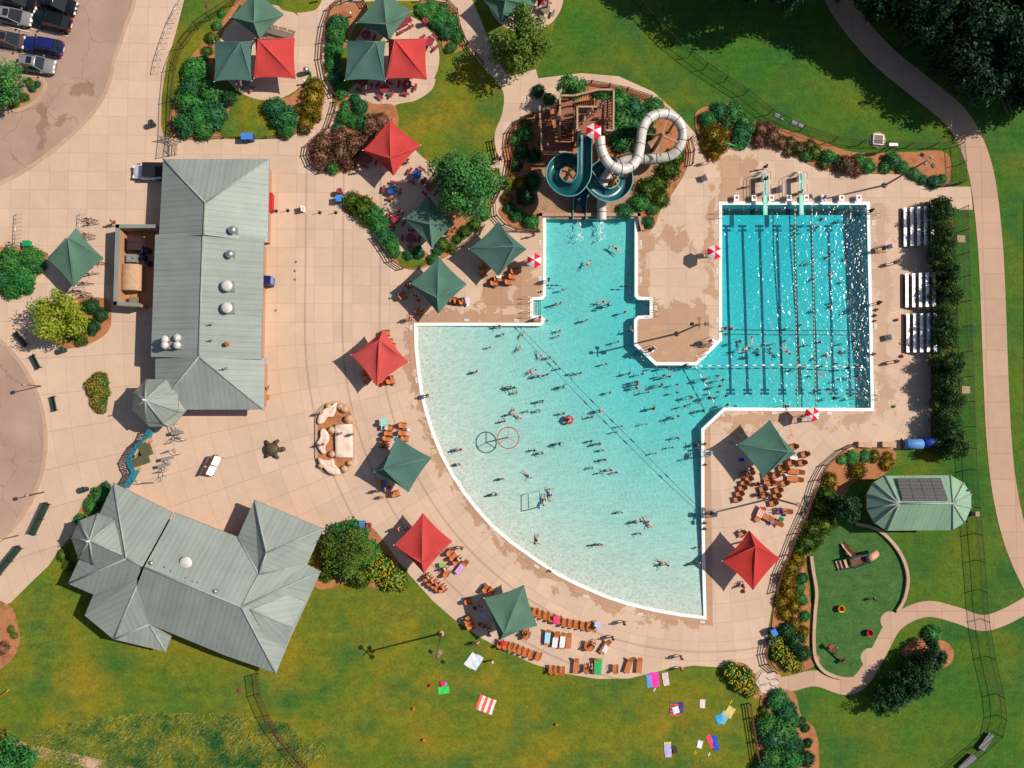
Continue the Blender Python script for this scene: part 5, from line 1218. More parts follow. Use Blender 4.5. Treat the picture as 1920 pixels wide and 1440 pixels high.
for k, (x, y, l) in enumerate(((289, 235, 'dark green litter bin on the upper walk by the lawn edge'), (122, 657, 'dark green litter bin below the entry island'), (163, 917, 'dark green litter bin by the concession roof bed'), (1440, 1201, 'dark litter bin by the yellow flowers at the lower deck exit'))): place(bg_, k == 0, x, y, 0, l)
br_ = binproto('litter_bin', M_MAROON, '')
for k, (x, y, l) in enumerate(((798, 46, 'red litter bin on the second round patio'), (639, 362, 'red litter bin beside a blue recycling bin above the bush strip'), (693, 984, 'pinkish red litter bin at the flower bed top'))): place(br_, k == 0, x, y, 0, l)
bd_ = binproto('litter_bin', M_DGREEN, 'green litter bin with shiny dome lid by the golden shrubs', True); bd_.location = at(577, 137)
bb_ = thing('recycling_bin', '', 'bin', (0, 0, 0), 0, 'blue recycling bins'); b = MB(); b.box((0, 0, .5), (.6, .7, 1.0)); b.build('body', M_BLUE, bb_); b = MB(); b.box((0, 0, 1.04), (.66, .76, .08)); b.build('lid', pm('light blue lid', lin(70, 130, 210, .9), .4), bb_)
for k, (x, y, a, l) in enumerate(((638, 376, 0, 'blue recycling bin below the red bin'), (681, 982, 0, 'blue recycling bin at the flower bed top'), (1446, 1182, .5, 'blue recycling bin at the lower deck exit'), (462, 261, 0, 'blue bin of the pair under the first patio lawn'), (473, 261, 0, 'second blue bin of the pair nearer the patio path'))): place(bb_, k == 0, x, y, a, l)
def lamp(px, py, h, rz, label, arms):
    t = thing('lamp_post', label, 'lamp post', at(px, py), rz, 'floodlight posts'); b = MB(); b.lathe((0, 0, 0), [(.32, 0), (.32, .25), (.001, .25)], 14); b.build('base', M_KERB, t)
    b = MB(); b.cyl((0, 0, .2), (0, 0, h), .12, .075, 10); b.build('pole', pm('bronze pole', lin(120, 96, 80, .85), .5), t)
    b = MB(); b.bar((-arms, 0, h), (arms, 0, h), .09); b.bar((0, -.5, h), (0, .5, h), .09); b.build('arm', MATS['bronze pole'], t)
    for x, y in ((-arms, 0), (arms, 0), (0, .6)):
        b = MB(); b.box((x, y, h+.02), (.42, .34, .2), 0, 0, .3 if x > 0 else -.3); b.build('floodlight', M_DARK if y == 0 else M_TANRAIL, t)
    b = MB(); b.box((.1, 0, h*.93), (.3, .25, .4)); b.build('speaker', M_TANRAIL, t)
lamp(827.5, 1187.5, 9.2, deg(-40), 'tall floodlight post standing on the big lawn', .85); lamp(1272, 625, 9.2, deg(0), 'tall floodlight post on the peninsula between the pools', .8); lamp(1660, 347, 9.2, deg(-45), 'tall floodlight post near the far corner of the lap pool deck', .85); lamp(1448, 934, 9.2, deg(70), 'tall floodlight post among the lounge chairs', .8)
lp0 = thing('lamp_post', '', 'lamp post', (0, 0, 0), 0, 'small lamps at the roundabout kerb'); b = MB(); b.cyl((0, 0, 0), (0, 0, 3.2), .07, .05, 8); b.build('pole', M_BROWN, lp0); b = MB(); b.lathe((0, 0, 3.2), [(.05, 0), (.22, .1), (.2, .35), (.001, .45)], 12); b.build('lantern', M_TANRAIL, lp0)
for k, (x, y, l) in enumerate(((77, 724, 'small kerb lamp between the two upper benches'), (82, 923, 'small kerb lamp above the long double bench'), (34, 1004, 'small kerb lamp between the long double benches'))): place(lp0, k == 0, x, y, 0, l)
bl0 = thing('bollard', '', 'bollard', (0, 0, 0), 0, 'light bollards in beds and lawns'); b = MB(); b.cyl((0, 0, 0), (0, 0, .95), .09, .09, 10); b.build('post', M_TANRAIL, bl0); b = MB(); b.lathe((0, 0, .95), [(.13, 0), (.13, .1), (.001, .16)], 10); b.build('cap', M_WPLAS, bl0)
for k, (x, y, l) in enumerate(((923, 1237, 'light bollard on the lawn beside the white towel'), (573, 157, 'pale bollard beside the golden shrubs'), (659, 32, 'pale bollard in the mulch of the second patio'), (596, 3, 'pale bollard on the top lawn'))): place(bl0, k == 0, x, y, 0, l)
# stanchion posts and small signs on the plaza
st0 = thing('stanchion', '', 'stanchion', (0, 0, 0), 0, 'stanchions on the plaza'); b = MB(); b.lathe((0, 0, 0), [(.001, .06), (.2, .05), (.2, 0)], 12); b.build('base', M_DARK, st0); b = MB(); b.cyl((0, 0, .05), (0, 0, 1.0), .035, .035, 8); b.build('post', M_DARK, st0)
for k, (x, y, l) in enumerate(((518, 396, 'stanchion touching the red counter'), (540, 395, 'stanchion between the red counter and the sign board'), (600, 399, 'stanchion past the sign board'), (630, 399, 'stanchion beside the bush strip'))): place(st0, k == 0, x, y, 0, l)
def aframe(px, py, rz, label, mat=M_WPLAS):
    t = thing('sign_board', label, 'sign', at(px, py), rz, 'folding sign boards'); 
    for s_ in (-1, 1):
        b = MB(); b.face([(s_*.32, -.35, 0), (s_*.32, .35, 0), (s_*.03, .35, 1.0), (s_*.03, -.35, 1.0)]); b.face([(s_*.29, -.35, 0), (s_*.0, -.35, 1.0), (s_*.0, .35, 1.0), (s_*.29, .35, 0)]); o = b.build('panel', mat, t)
        b = MB()
        for z in (.3, .5, .68): b.box((s_*(.345-.29*z), 0, z), (.012, .46, .07), 0, 0, -s_*.28)
        b.build('lettering', M_BLOCKG, o)
aframe(567, 394, .2, 'white folding sign board on the open plaza'); aframe(1320, 335, .4, 'white folding sign board near the tube slide loop'); aframe(1664, 633, .2, 'white folding sign board by the lower bleacher'); aframe(1460, 356, .1, 'white folding sign between the diving boards')
t = thing('notice_board', 'white two panel notice board with dark top on the plaza', 'sign', at(406, 873), deg(64)); 
for x in (-.62, .62): b = MB(); b.face([(x-.55, -.3, .7), (x+.55, -.3, .7), (x+.55, .35, 1.15), (x-.55, .35, 1.15)]); b.build('panel', M_WPLAS, t)
b = MB(); b.box((0, .45, 1.35), (2.5, .08, .5)); b.build('header', M_CHBR, t); b = MB()
for x in (-1.15, 1.15): b.bar((x, .42, 0), (x, .42, 1.3), .09); b.bar((x, -.25, 0), (x, -.25, .7), .07)
b.build('leg', M_DARK, t)
# bronze turtle
t = thing('turtle_sculpture', 'dark bronze turtle sculpture on the plaza', 'sculpture', at(511, 842), 0); M_BRZ = pm('bronze', lin(92, 84, 66, .8), .6, .3)
b = MB(); b.blob((0, 0, .35), .78, 3, 3, .08, (1.1, .95, .6)); b.blob((1.25, 0, .35), .32, 5, 2, .1, (1.2, .9, .8)); b.tube([(.6, 0, .35), (1.1, 0, .38)], [.25, .2], 8)
for x, y, a in ((.5, .85, .9), (.5, -.85, -.9), (-.55, .75, 2.3), (-.55, -.75, -2.3)): b.tube([(x*.6, y*.6, .3), (x, y, .2), (x+.35*math.cos(a), y+.25*math.sin(a), .08)], [.26, .22, .16], 8)
b.build('body', M_BRZ, t)
# ---------------------------------------------------------------- entrance screen, counters, turnstiles
SCR = [(290, 806), (284, 820), (270, 832), (261, 846), (252, 862), (256, 874), (262, 884), (254, 898), (243, 914)]
b0 = at(262, 860); t = thing('entrance_screen', 'teal metal screen wall with cut curls closing the entrance', 'screen wall', b0); P = [W(x, y) for x, y in SCR]
b = MB(); g = MB()
for k in range(len(P)-1):
    a, c = P[k], P[k+1]; n = max(2, int((c-a).length/.16))
    for j in range(n):
        q = a.lerp(c, j/n); b.bar(q+Vector((0, 0, .2)), q+Vector((.04*math.sin(j*2.), .04, 2.0)), .05, .09)
    for z in (.2, 1.1, 2.0): b.bar(a+Vector((0, 0, z)), c+Vector((0, 0, z)), .07, .12)
    if k % 3 != 1: g.bar(a+Vector((0, 0, .7)), c+Vector((0, 0, .7)), .05, .9)
    b.bar(a, a+Vector((0, 0, 2.1)), .12)
    m = a.lerp(c, .5); d = (c-a).normalized()*.25
    g.tube([m+d*math.cos(u*.5)*(1-u*.07)+Vector((0, 0, 1.5+.3*math.sin(u*.5)*(1-u*.07))) for u in range(12)], .05, 5)
b.build('screen_bar', M_TEALW, t, b0); g.build('infill_panel', M_TEALW, t, b0)
rects('ticket_desk', 'olive green ticket desk in the entrance nearer the turret', 'desk', 277, 842, [((0, 0, .5), (.95, 1.5, 1.0)), ((0, 0, 1.03), (1.05, .68, .06)), ((0, .4, 1.09), (1.02, .7, .04))], pm('olive laminate', lin(92, 92, 62, .85), .7), deg(20), 'ticket desks'); rects('ticket_desk', 'olive green ticket desk in the entrance nearer the concession roof', 'desk', 268, 864, [((0, 0, .5), (1.6, .9, 1.0)), ((0, 0, 1.03), (1.7, 1.0, .06))], MATS['olive laminate'], deg(20), 'ticket desks')
b0 = at(262, 866); t = thing('entry_counter', 'curved tan counter inside the entrance screen', 'counter', b0); wallrun(t, b0, [(283, 826), (268, 838), (256, 855), (254, 864), (262, 877)], .4, 1.0, M_TANP, 'counter_run')
tn = None
for x, y, a, l in ((337, 811, .1, 'turnstile with dark top nearer the turret'), (318, 859, .2, 'turnstile with dark top, upper one of the close pair'), (312, 872, .2, 'turnstile with dark top, lower one of the close pair')):
    if tn is None:
        tn = thing('turnstile', l, 'turnstile', at(x, y), a, 'turnstiles inside the entrance'); b = MB(); b.box((0, 0, .5), (1.0, .26, 1.0)); b.box((0, 0, 1.03), (1.2, .36, .06)); b.build('cabinet', M_BLOCKG, tn)
        b = MB()
        for q in range(3): b.bar((.1, -.2, .9), (.1+.35*math.cos(q*2.1), -.65, .9+.35*math.sin(q*2.1)), .045)
        b.build('arm', M_STEEL, tn)
    else: copy_tree(tn, at(x, y), a, l)
def guide(pts, label, h=1.0):
    P = [W(x, y) for x, y in pts]; t = thing('guide_rail', label, 'rail', P[0], 0, 'guide rails inside the entrance'); b = MB()
    for k in range(len(P)-1): b.tube([P[k]+Vector((0, 0, h)), P[k+1]+Vector((0, 0, h))], .035, 6); b.tube([P[k]+Vector((0, 0, h*.5)), P[k+1]+Vector((0, 0, h*.5))], .025, 6)
    b.build('rail', M_STEEL, t, P[0])
    for q in P: b = MB(); b.cyl(q, q+Vector((0, 0, h)), .04, .04, 8); b.build('post', M_STEEL, t, P[0])
guide([(326, 790), (332, 808), (338, 806), (332, 790)], 'looped steel guide rail next to the turret'); guide([(323, 830), (333, 820), (350, 825), (337, 820)], 'steel guide rail under the upper turnstile'); guide([(315, 848), (328, 842), (340, 851)], 'steel guide rail above the turnstile pair'); guide([(300, 884), (313, 883), (312, 893), (303, 902), (270, 905), (252, 898)], 'long steel guide rail toward the concession roof')
# ---------------------------------------------------------------- service yard contents
rects('dumpster', 'dark brown dumpster in the service yard', 'dumpster', 261, 460, [((0, 0, .7), (1.5, 1.7, 1.2)), ((0, .43, 1.35), (1.6, .8, .08)), ((0, -.43, 1.35), (1.6, .8, .08))], pm('dark brown steel', lin(60, 40, 44, .9), .6))
for k, (x, y, l) in enumerate(((271, 473, 'dark blue drum beside the dumpster'), (281, 472, 'dark blue drum against the bathhouse roof'), (274, 485, 'dark blue drum below the dumpster pair'), (283, 496, 'dark blue drum beside the arched tank'))):
    b = MB(); b.lathe((0, 0, 0), [(.001, 0), (.32, 0), (.34, .3), (.32, .45), (.34, .6), (.32, .95), (.001, .97)], 14); o = b.build('drum', pm('navy drum', lin(20, 34, 84, .9), .4)); o.location = at(x, y); tag(o, l, 'drum', 'drums in the service yard')
rects('pump_unit', 'grey green pump unit in the service yard', 'pump', 253, 487, [((0, 0, .5), (1.2, .9, 1.0)), ((-.2, 0, 1.05), (.5, .7, .1)), ((.3, .1, 1.1), (.3, .3, .2))], M_ROOF); rects('generator', 'white square condenser unit in the service yard', 'air conditioner', 256, 566, [((0, 0, .45), (.95, .95, .9)), ((0, 0, .93), (.7, .7, .06))], M_GREY)
b = MB(); p = at(254, 524); n = 12
for k in range(n):
    a0, a1 = math.pi*k/n, math.pi*(k+1)/n
    v = lambda a, x: Vector((1.5*x, 1.0*x, 0)) if 0 else Vector((1.15*math.cos(a)*1.0, x, .9+.9*math.sin(a)))
    b.face([v(a0, -1.5), v(a0, 1.5), v(a1, 1.5), v(a1, -1.5)], None, 0, True)
for s_ in (-1.5, 1.5): b.face([Vector((1.15*math.cos(math.pi*k/n), s_, .9+.9*math.sin(math.pi*k/n))) for k in range(n+1)])
b.box((0, 0, .45), (2.2, 2.9, .9)); o = b.build('storage_tank', pm('weathered tan cladding', lin(196, 158, 124, .85), .8, scale=2.5)); o.location = p; tag(o, 'tan arched roof storage tank in the service yard', 'tank')
# counters and vending outside the bathhouse
rects('red_counter', 'red topped counter along the bathhouse side', 'counter', 510, 383, [((0, 0, .5), (.5, 2.1, 1.0)), ((0, 0, 1.03), (.6, 2.2, .06))], M_REDP); 
t = thing('vending_machine', 'blue vending machine against the bathhouse wall', 'vending machine', at(508, 530), -.08); b = MB(); b.box((0, 0, .95), (.85, 1.0, 1.9)); b.build('cabinet', pm('dark blue cabinet', lin(30, 34, 90, .9), .4), t); b = MB(); b.box((.44, .05, 1.15), (.04, .8, 1.3)); b.build('display', pm('vending front', lin(120, 140, 200, .9), .3), t)
rects('wooden_chair', 'orange wooden chair by the lower bathhouse corner', 'chair', 502, 745, [((0, 0, .4), (.6, .6, .06)), ((-.28, 0, .65), (.06, .6, .5)), ((.2, .2, .2), (.06, .06, .4)), ((.2, -.2, .2), (.06, .06, .4)), ((-.2, .2, .2), (.06, .06, .4)), ((-.2, -.2, .2), (.06, .06, .4))], M_ORG)
for x, y, l in ((556, 491, 'upper of three round drain covers on the plaza'), (554, 508, 'middle of three round drain covers on the plaza'), (554, 524, 'lower of three round drain covers on the plaza'), (518, 582, 'round drain cover near the bathhouse wall'), (389, 11, 'round manhole cover in the lawn by the fence'), (450, 1294, 'round manhole cover in the meadow lawn')):
    b = MB(); R_ = .13 if y not in (11, 1294) else .3; b.lathe((0, 0, 0), [(.001, .02), (R_*.7, .02), (R_*.75, .012), (R_, .012), (R_, 0)], 16); o = b.build('drain_cover', M_BLOCKG if R_ < .2 else pm('rusty cover', lin(130, 80, 70, .8), .8)); o.location = at(x, y)+Vector((0, 0, .09 if R_ < .2 else .03)); tag(o, l, 'drain cover', 'drain covers')
# ---------------------------------------------------------------- bicycle racks and bicycles
def rack(pts, label, step=.45):
    P = [W(x, y) for x, y in pts]; t = thing('bicycle_rack', label, 'bicycle rack', P[0], 0, 'bicycle racks'); b = MB(); g = MB()
    for k in range(len(P)-1):
        b.tube([P[k]+Vector((0, 0, .75)), P[k+1]+Vector((0, 0, .75))], .035, 6); d = (P[k+1]-P[k]); n = max(2, int(d.length/step)); nn = Vector((-d.y, d.x, 0)).normalized()*.33
        for j in range(n+1):
            q = P[k].lerp(P[k+1], j/n); g.bar(q-nn+Vector((0, 0, .05)), q+Vector((0, 0, .8)), .03); g.bar(q+nn+Vector((0, 0, .05)), q+Vector((0, 0, .8)), .03)
    b.build('rail', M_STEEL, t, P[0]); g.build('loop_bar', M_STEEL, t, P[0])
rack([(340, 6), (322, 42), (308, 80), (298, 112), (293, 138)], 'long galvanised bicycle rack along the upper lawn edge', .6); rack([(37, 402), (34, 462)], 'galvanised bicycle rack standing apart above the round shrubs'); rack([(156, 402), (153, 448)], 'galvanised bicycle rack above the green canopy'); rack([(150, 515), (147, 560)], 'galvanised bicycle rack below the green canopy')
def bikeproto(col, label):
    t = thing('bicycle', label, 'bicycle', (0, 0, 0), 0, 'bicycles at the racks')
    for x in (-.52, .52): b = MB(); b.tube([(x+.33*math.cos(a*math.pi/8), 0, .34+.33*math.sin(a*math.pi/8)) for a in range(17)], .022, 5); b.build('wheel', M_BLACK, t)
    b = MB()
    for a, c in (((-.52, 0, .34), (-.08, 0, .30)), ((-.08, 0, .30), (-.2, 0, .85)), ((-.2, 0, .8), (-.52, 0, .34)), ((-.18, 0, .75), (.36, 0, .82)), ((-.08, 0, .3), (.36, 0, .75)), ((.36, 0, .95), (.52, 0, .34))): b.bar(a, c, .04)
    b.build('frame', col, t); b = MB(); b.tube([(.42, -.28, .98), (.38, -.1, 1.02), (.38, .1, 1.02), (.42, .28, .98)], .022, 6); b.build('handlebar', M_DARK, t); b = MB(); b.box((-.22, 0, .9), (.26, .14, .06)); b.build('saddle', M_BLACK, t); return t
BK = [bikeproto(M_DARK, ''), bikeproto(M_REDP, ''), bikeproto(M_STEEL, '')]; used = [0, 0, 0]
for x, y, a, c, l in ((172, 413, 5, 0, 'dark bicycle, top one at the rack above the canopy'), (174, 421, -5, 0, 'dark bicycle, second one at the rack above the canopy'), (168, 441, 8, 1, 'red framed bicycle at the canopy upper corner'), (167, 449, -4, 2, 'grey bicycle tucked by the canopy upper corner'), (192, 494, 3, 1, 'red framed bicycle by the canopy outer corner'), (175, 515, -8, 2, 'grey bicycle under the canopy lower edge'), (165, 532, 4, 1, 'red framed bicycle at the rack below the canopy'), (160, 549, 8, 0, 'dark bicycle on the bath side of the lowest rack row'), (140, 547, 175, 0, 'dark bicycle on the lime tree side of the lower rack'), (163, 556, -4, 2, 'grey bicycle lowest at the rack below the canopy'), (29, 459, 20, 2, 'grey bicycle at the separate rack by the round shrubs'), (119, 93, 80, 0, 'dark bicycle carried on the blue wagon rear')):
    o = BK[c] if not used[c] else None
    if o: used[c] = 1; o.location = at(x, y); o.rotation_euler.z = deg(-a); o['label'] = l
    else: o = copy_tree(BK[c], at(x, y), deg(-a), l)
    if x == 119: o.location.z = .55
rects('crate', 'green plastic crate beside the separate bicycle rack', 'crate', 54, 458, [((0, 0, .3), (.75, .6, .6)), ((0, 0, .62), (.8, .65, .05))], M_GRNP)
# ---------------------------------------------------------------- tables
def hextable(mat, label, group, umb=None):
    t = thing('picnic_table', label, 'picnic table', (0, 0, 0), 0, group); b = MB(); b.prism([(.62*math.cos(deg(60*k)), .62*math.sin(deg(60*k))) for k in range(6)], .72, .77, bottom=True); b.build('tabletop', mat, t)
    for k in range(4):
        a = deg(90*k+45); b = MB(); b.box((1.0*math.cos(a), 1.0*math.sin(a), .44), (.32, .85, .05), a); b.build('seat', umb or mat, t)
    b = MB(); b.cyl((0, 0, 0), (0, 0, .72), .06, .06, 8)
    for k in range(4): a = deg(90*k+45); b.bar((0, 0, .1), (1.0*math.cos(a), 1.0*math.sin(a), .4), .06)
    b.build('frame', M_DARK, t); return t
HT = [hextable(M_MAROON, '', 'hexagonal picnic tables'), hextable(pm('faded blue top', lin(40, 84, 136, .9), .6), '', 'hexagonal picnic tables', M_MAROON), hextable(M_GREY, '', 'hexagonal picnic tables')]; used = [0, 0, 0]
for x, y, c, a, l in ((722, 171, 0, .2, 'maroon picnic table in the shade between green and red canopies'), (764, 163, 0, .6, 'maroon picnic table in full sun below the red canopy'), (682, 158, 0, .3, 'maroon picnic table in deep shade below the green canopy'), (805, 83, 0, .1, 'maroon picnic table beside the red canopy edge'), (688, 70, 0, .5, 'maroon picnic table in shade under the upper canopy'), (782, 331, 1, .2, 'blue topped picnic table nearer the large tree'), (736, 359, 1, .6, 'blue topped picnic table nearer the bush strip'), (744, 413, 0, .3, 'maroon picnic table in tree shade by the bush strip'), (771, 449, 0, .7, 'maroon picnic table in shade below the tree shaded canopy'), (807, 353, 0, .1, 'maroon picnic table half hidden under the large tree'), (692, 300, 0, .4, 'maroon picnic table in shade of the single red canopy'), (462, 160, 2, .2, 'grey picnic table in shade below the first patio canopies'), (1022, 22, 2, .4, 'grey picnic table at the rim of the top patio')):
    if not used[c]: o = HT[c]; used[c] = 1; o.location = at(x, y); o.rotation_euler.z = a; o['label'] = l
    else: copy_tree(HT[c], at(x, y), a, l)
def longtable(px, py, rz, mat, label, L=1.8, nb=1):
    t = thing('picnic_table', label, 'picnic table', at(px, py), rz, 'long picnic tables'); b = MB()
    for k in range(5): b.box((0, -.3+.15*k, .74), (L, .13, .04))
    b.build('tabletop', mat, t)
    for s_ in (-1, 1):
        for q in range(nb): b = MB(); b.box((((q+.5)/nb-.5)*L, s_*.72, .44), (L/nb*.85, .28, .04)); b.build('seat', mat, t)
    b = MB()
    for x in (-L*.38, L*.38): b.bar((x, -.75, 0), (x, 0, .7), .06); b.bar((x, .75, 0), (x, 0, .7), .06); b.bar((x, -.75, .42), (x, .75, .42), .05)
    b.build('frame', M_DARK, t)
longtable(529, 68, deg(-15), M_GREY, 'long grey slatted picnic table beside the red canopy', 3.2, 3); longtable(757, 48, deg(30), M_MAROON, 'long maroon picnic table beside the second patio top canopy', 2.2, 2); longtable(1889, 198, deg(-68), M_GREY, 'grey plank picnic table on the park grass', 2.0, 1)
# ---------------------------------------------------------------- chairs and loungers
def chairproto(label=''):
    t = thing('patio_chair', label, 'chair', (0, 0, 0), 0, 'orange strap chairs on the pool deck'); b = MB()
    for k in range(5): b.box((-.26+.13*k, 0, .40), (.115, .60, .03))
    b.build('seat', M_ORG, t); b = MB()
    pr = [(-.29, .40, .56), (-.38, .55, .56), (-.47, .72, .52), (-.53, .86, .40), (-.56, .93, .22)]
    for k in range(len(pr)-1):
        (x0, z0, w0), (x1, z1, w1) = pr[k], pr[k+1]; f = [Vector((x0, -w0/2, z0)), Vector((x0, w0/2, z0)), Vector((x1, w1/2, z1)), Vector((x1, -w1/2, z1))]; b.face(f); b.face([q+Vector((-.03, 0, -.02)) for q in f[::-1]])
    b.build('backrest', M_ORG, t)
    for s_ in (-1, 1):
        b = MB(); y = s_*.33; b.tube([(-.45, y, 0), (-.36, y, .58), (.22, y, .60), (.30, y, .45), (.27, y, 0)], .03, 6); b.bar((-.32, y, .38), (.28, y, .40), .045); b.build('arm_frame', M_CHBR, t)
    return t
def loungeproto(label=''):
    t = thing('sun_lounger', label, 'sun lounger', (0, 0, 0), 0, 'orange sun loungers on the pool deck'); b = MB()
    for k in range(9): b.box((-.42+.145*k, 0, .38), (.13, .60, .03))
    b.build('bed', M_ORG, t); b = MB(); pr = [(-.5, .39, .6), (-.75, .55, .6), (-.97, .70, .55), (-1.08, .77, .36)]
    for k in range(3):
        (x0, z0, w0), (x1, z1, w1) = pr[k], pr[k+1]; f = [Vector((x0, -w0/2, z0)), Vector((x0, w0/2, z0)), Vector((x1, w1/2, z1)), Vector((x1, -w1/2, z1))]; b.face(f); b.face([q+Vector((0, 0, -.03)) for q in f[::-1]])
    b.build('backrest', M_ORG, t); b = MB()
    for y in (-.31, .31): b.bar((-.55, y, .34), (.85, y, .34), .05)
    for x in (-.5, .75):
        for y in (-.31, .31): b.bar((x, y, 0), (x, y, .34), .05)
    b.bar((-.5, 0, .05), (-.95, 0, .66), .05); b.build('frame', M_CHBR, t); return t
CP, LP = chairproto(), loungeproto(); cu = [0, 0]
DECKMK = [('the flower bed canopy', 795, 1020), ('the lower lawn canopy', 957, 1148), ('the blue towel lounger', 1027, 1195), ('the green towel lounger', 1117, 1250), ('the straight beach tip', 1320, 1158), ('the climbing rocks canopy', 758, 870), ('the open plaza canopy', 711, 670), ('the beach corner canopy', 820, 535), ('the slide channel canopy', 934, 467), ('the lounge chair canopy', 1437, 842), ('the red lowest canopy', 1410, 1050), ('the lounge area lamp', 1500, 946)]
def chair(x, y, a, lounge=False, z=0):
    pr = LP if lounge else CP; i = 1 if lounge else 0
    if not cu[i]: o = pr; cu[i] = 1; o.location = at(x, y); o.rotation_euler.z = deg(a)
    else: o = copy_tree(pr, at(x, y), deg(a))
    pend(o, 'orange sun lounger' if lounge else 'orange strap chair', x, y, DECKMK); return o
# angle is the world direction a sitter faces
CHAIRS = """1003,1143,80 1012,1147,80 1023,1150,80 1033,1154,80 1047,1158,80 1058,1163,80 1069,1165,80 1080,1167,80 1092,1169,80 1104,1171,80 1114,1172,80
966,1210,70 975,1214,70 985,1218,70 995,1222,70 1009,1226,70 938,1203,70 948,1206,70 958,1208,70
1033,1251,85 1043,1253,85 1052,1253,85 1100,1206,80 1108,1209,60 1152,1250,85 1098,1250,85
912,1101,55 922,1106,55 880,1125,20 879,1158,25 882,1166,20 885,1172,20 988,1187,70 985,1181,70
846,1033,40 852,1042,40 858,1050,40 803,1080,40 810,1088,40 817,1093,40 824,1098,40 832,1102,40 912,1100,50 838,1072,60
731,802,-5 731,813,-5 728,822,-5 758,798,-5 757,812,-5 762,822,-5 722,795,-5 745,925,20 725,835,-20 720,905,10
727,625,0 733,641,0 738,650,0 735,715,10 722,715,-20 690,715,-40 688,700,-10
845,562,-5 852,564,0 860,566,0 870,567,5 758,556,30 788,586,-20 770,535,20 962,520,-10 966,510,0 935,524,0 928,532,0 955,530,0 905,505,-60 907,517,-60
1392,890,195 1400,898,195 1392,906,195 1388,915,195 1383,926,195 1379,936,195 1403,887,195 1435,890,195 1450,891,195 1462,877,195 1463,868,195 1467,906,195 1427,917,195 1430,928,195 1455,919,195 1452,930,195 1446,943,195 1505,852,195 1500,868,195 1480,868,195 1467,880,195 1388,1000,215 1484,838,195 1440,905,195"""
for tok in CHAIRS.split(): x, y, a = map(float, tok.split(',')); chair(x, y, a)
LOUNGE = """1026,1195,263 1042,1198,260 1053,1202,262 1065,1201,265 1079,1248,265 1116,1249,262 1177,1247,250 1197,1247,265 1133,1212,235 866,1062,230
1488,884,175 1486,898,175 1443,904,172 1466,958,178 1422,965,240 1440,972,150 1450,976,150"""
LO = [chair(*map(float, tok.split(',')), True) for tok in LOUNGE.split()]
# ---------------------------------------------------------------- towels and belongings
def towel(px, py, rz, w, l, col, label, z=.02, group=None, stripes=None, cat='towel', lay=None):
    s_ = pm('cloth '+label[:24], col, .9, var=.10, scale=5) if not stripes else None
    b = MB(); nx_, ny_ = 7, 9; r = random.Random(int(px*7+py)); off = r.uniform(0, 50)
    for j in range(ny_-1):
        for i in range(nx_-1):
            def v(i, j):
                x = (i/(nx_-1)-.5)*w; y = (j/(ny_-1)-.5)*l; n_ = noise.noise(Vector((x*2.2+off, y*2.2, 0))); zz = z+.03+.05*n_
                if lay: zz = z+lay(y)+.02*n_
                return Vector((x+.05*noise.noise(Vector((y*2+off, x, 4))), y+.05*noise.noise(Vector((x*2+off, y, 9))), zz))
            f = [v(i, j), v(i+1, j), v(i+1, j+1), v(i, j+1)]; b.face(f, None, (i % 2 if stripes == 'x' else j % 2) if stripes else 0, True)
    m = s_ if not stripes else [pm('cloth '+label[:20]+' a', col[0], .9), pm('cloth '+label[:20]+' b', col[1], .9)]
    o = b.build('towel' if cat == 'towel' else cat.replace(' ', '_'), m); o.location = at(px, py); o.rotation_euler = (0, 0, deg(rz)); return tag(o, label, cat, group)
L_ = lin; WT = lin(235, 232, 236, .85)
towel(884, 1238, -35, .95, 1.7, WT, 'white towel, left of a touching pair on the lawn'.replace('left of', 'outer one of')); towel(894, 1242, -32, .8, 1.75, lin(214, 226, 232, .85), 'pale bluish towel touching a white one on the lawn')
towel(911, 1321, -20, 2.0, 1.75, (lin(226, 108, 84, .9), lin(240, 226, 222, .85)), 'red and white striped blanket on the lawn', stripes='x', cat='blanket')
towel(832, 1294, 8, 1.25, .8, lin(60, 206, 88, .9), 'bright green towel on the lawn'); towel(831, 1281, 20, .6, .6, lin(232, 40, 104, .9), 'pink bundle above the bright green towel', z=.12); towel(836, 1282, 0, .3, .35, lin(60, 190, 200, .9), 'teal cloth beside the pink bundle', z=.1)
towel(1228, 1274, 5, .95, 1.7, lin(240, 64, 170, .92), 'hot pink towel at the lawn edge'); towel(1217, 1277, 8, .6, 1.5, lin(110, 150, 210, .9), 'blue patterned towel beside the hot pink towel'); towel(1248, 1273, 8, .7, 1.5, lin(222, 200, 196, .85), 'pale pink crumpled towel at the lawn edge')
towel(1265, 1329, -6, 1.2, 1.55, (lin(214, 90, 60, .9), lin(90, 80, 110, .9)), 'orange and dark striped blanket on the lawn', stripes='y', cat='blanket'); towel(1267, 1331, 15, .75, .8, WT, 'white cloth heaped on the striped blanket', z=.08); towel(1277, 1326, 0, .5, 1.3, lin(70, 60, 130, .9), 'violet patterned cloth beside the striped blanket', z=.06)
towel(1317, 1319, 0, .62, 1.0, lin(240, 206, 204, .85), 'small pale pink towel on the lawn'); towel(1357, 1345, -30, .95, 1.5, lin(136, 180, 190, .88), 'blue grey towel between a yellow and a blue one'); towel(1368, 1335, -32, .95, 1.3, lin(222, 196, 110, .88), 'straw yellow towel on the lawn'); towel(1349, 1349, 20, .8, 1.1, lin(46, 160, 220, .9), 'bright blue crumpled towel on the lawn')
towel(1252, 1405, 3, .85, 1.75, lin(182, 176, 214, .88), 'lilac towel with yellow ends on the lawn', z=.03); towel(1251, 1392, 3, .85, .2, lin(232, 196, 70, .9), 'yellow end band of the lilac towel', z=.07); towel(1265, 1405, 20, .55, .8, lin(70, 60, 60, .9), 'dark bag heap beside the lilac towel', z=.12)
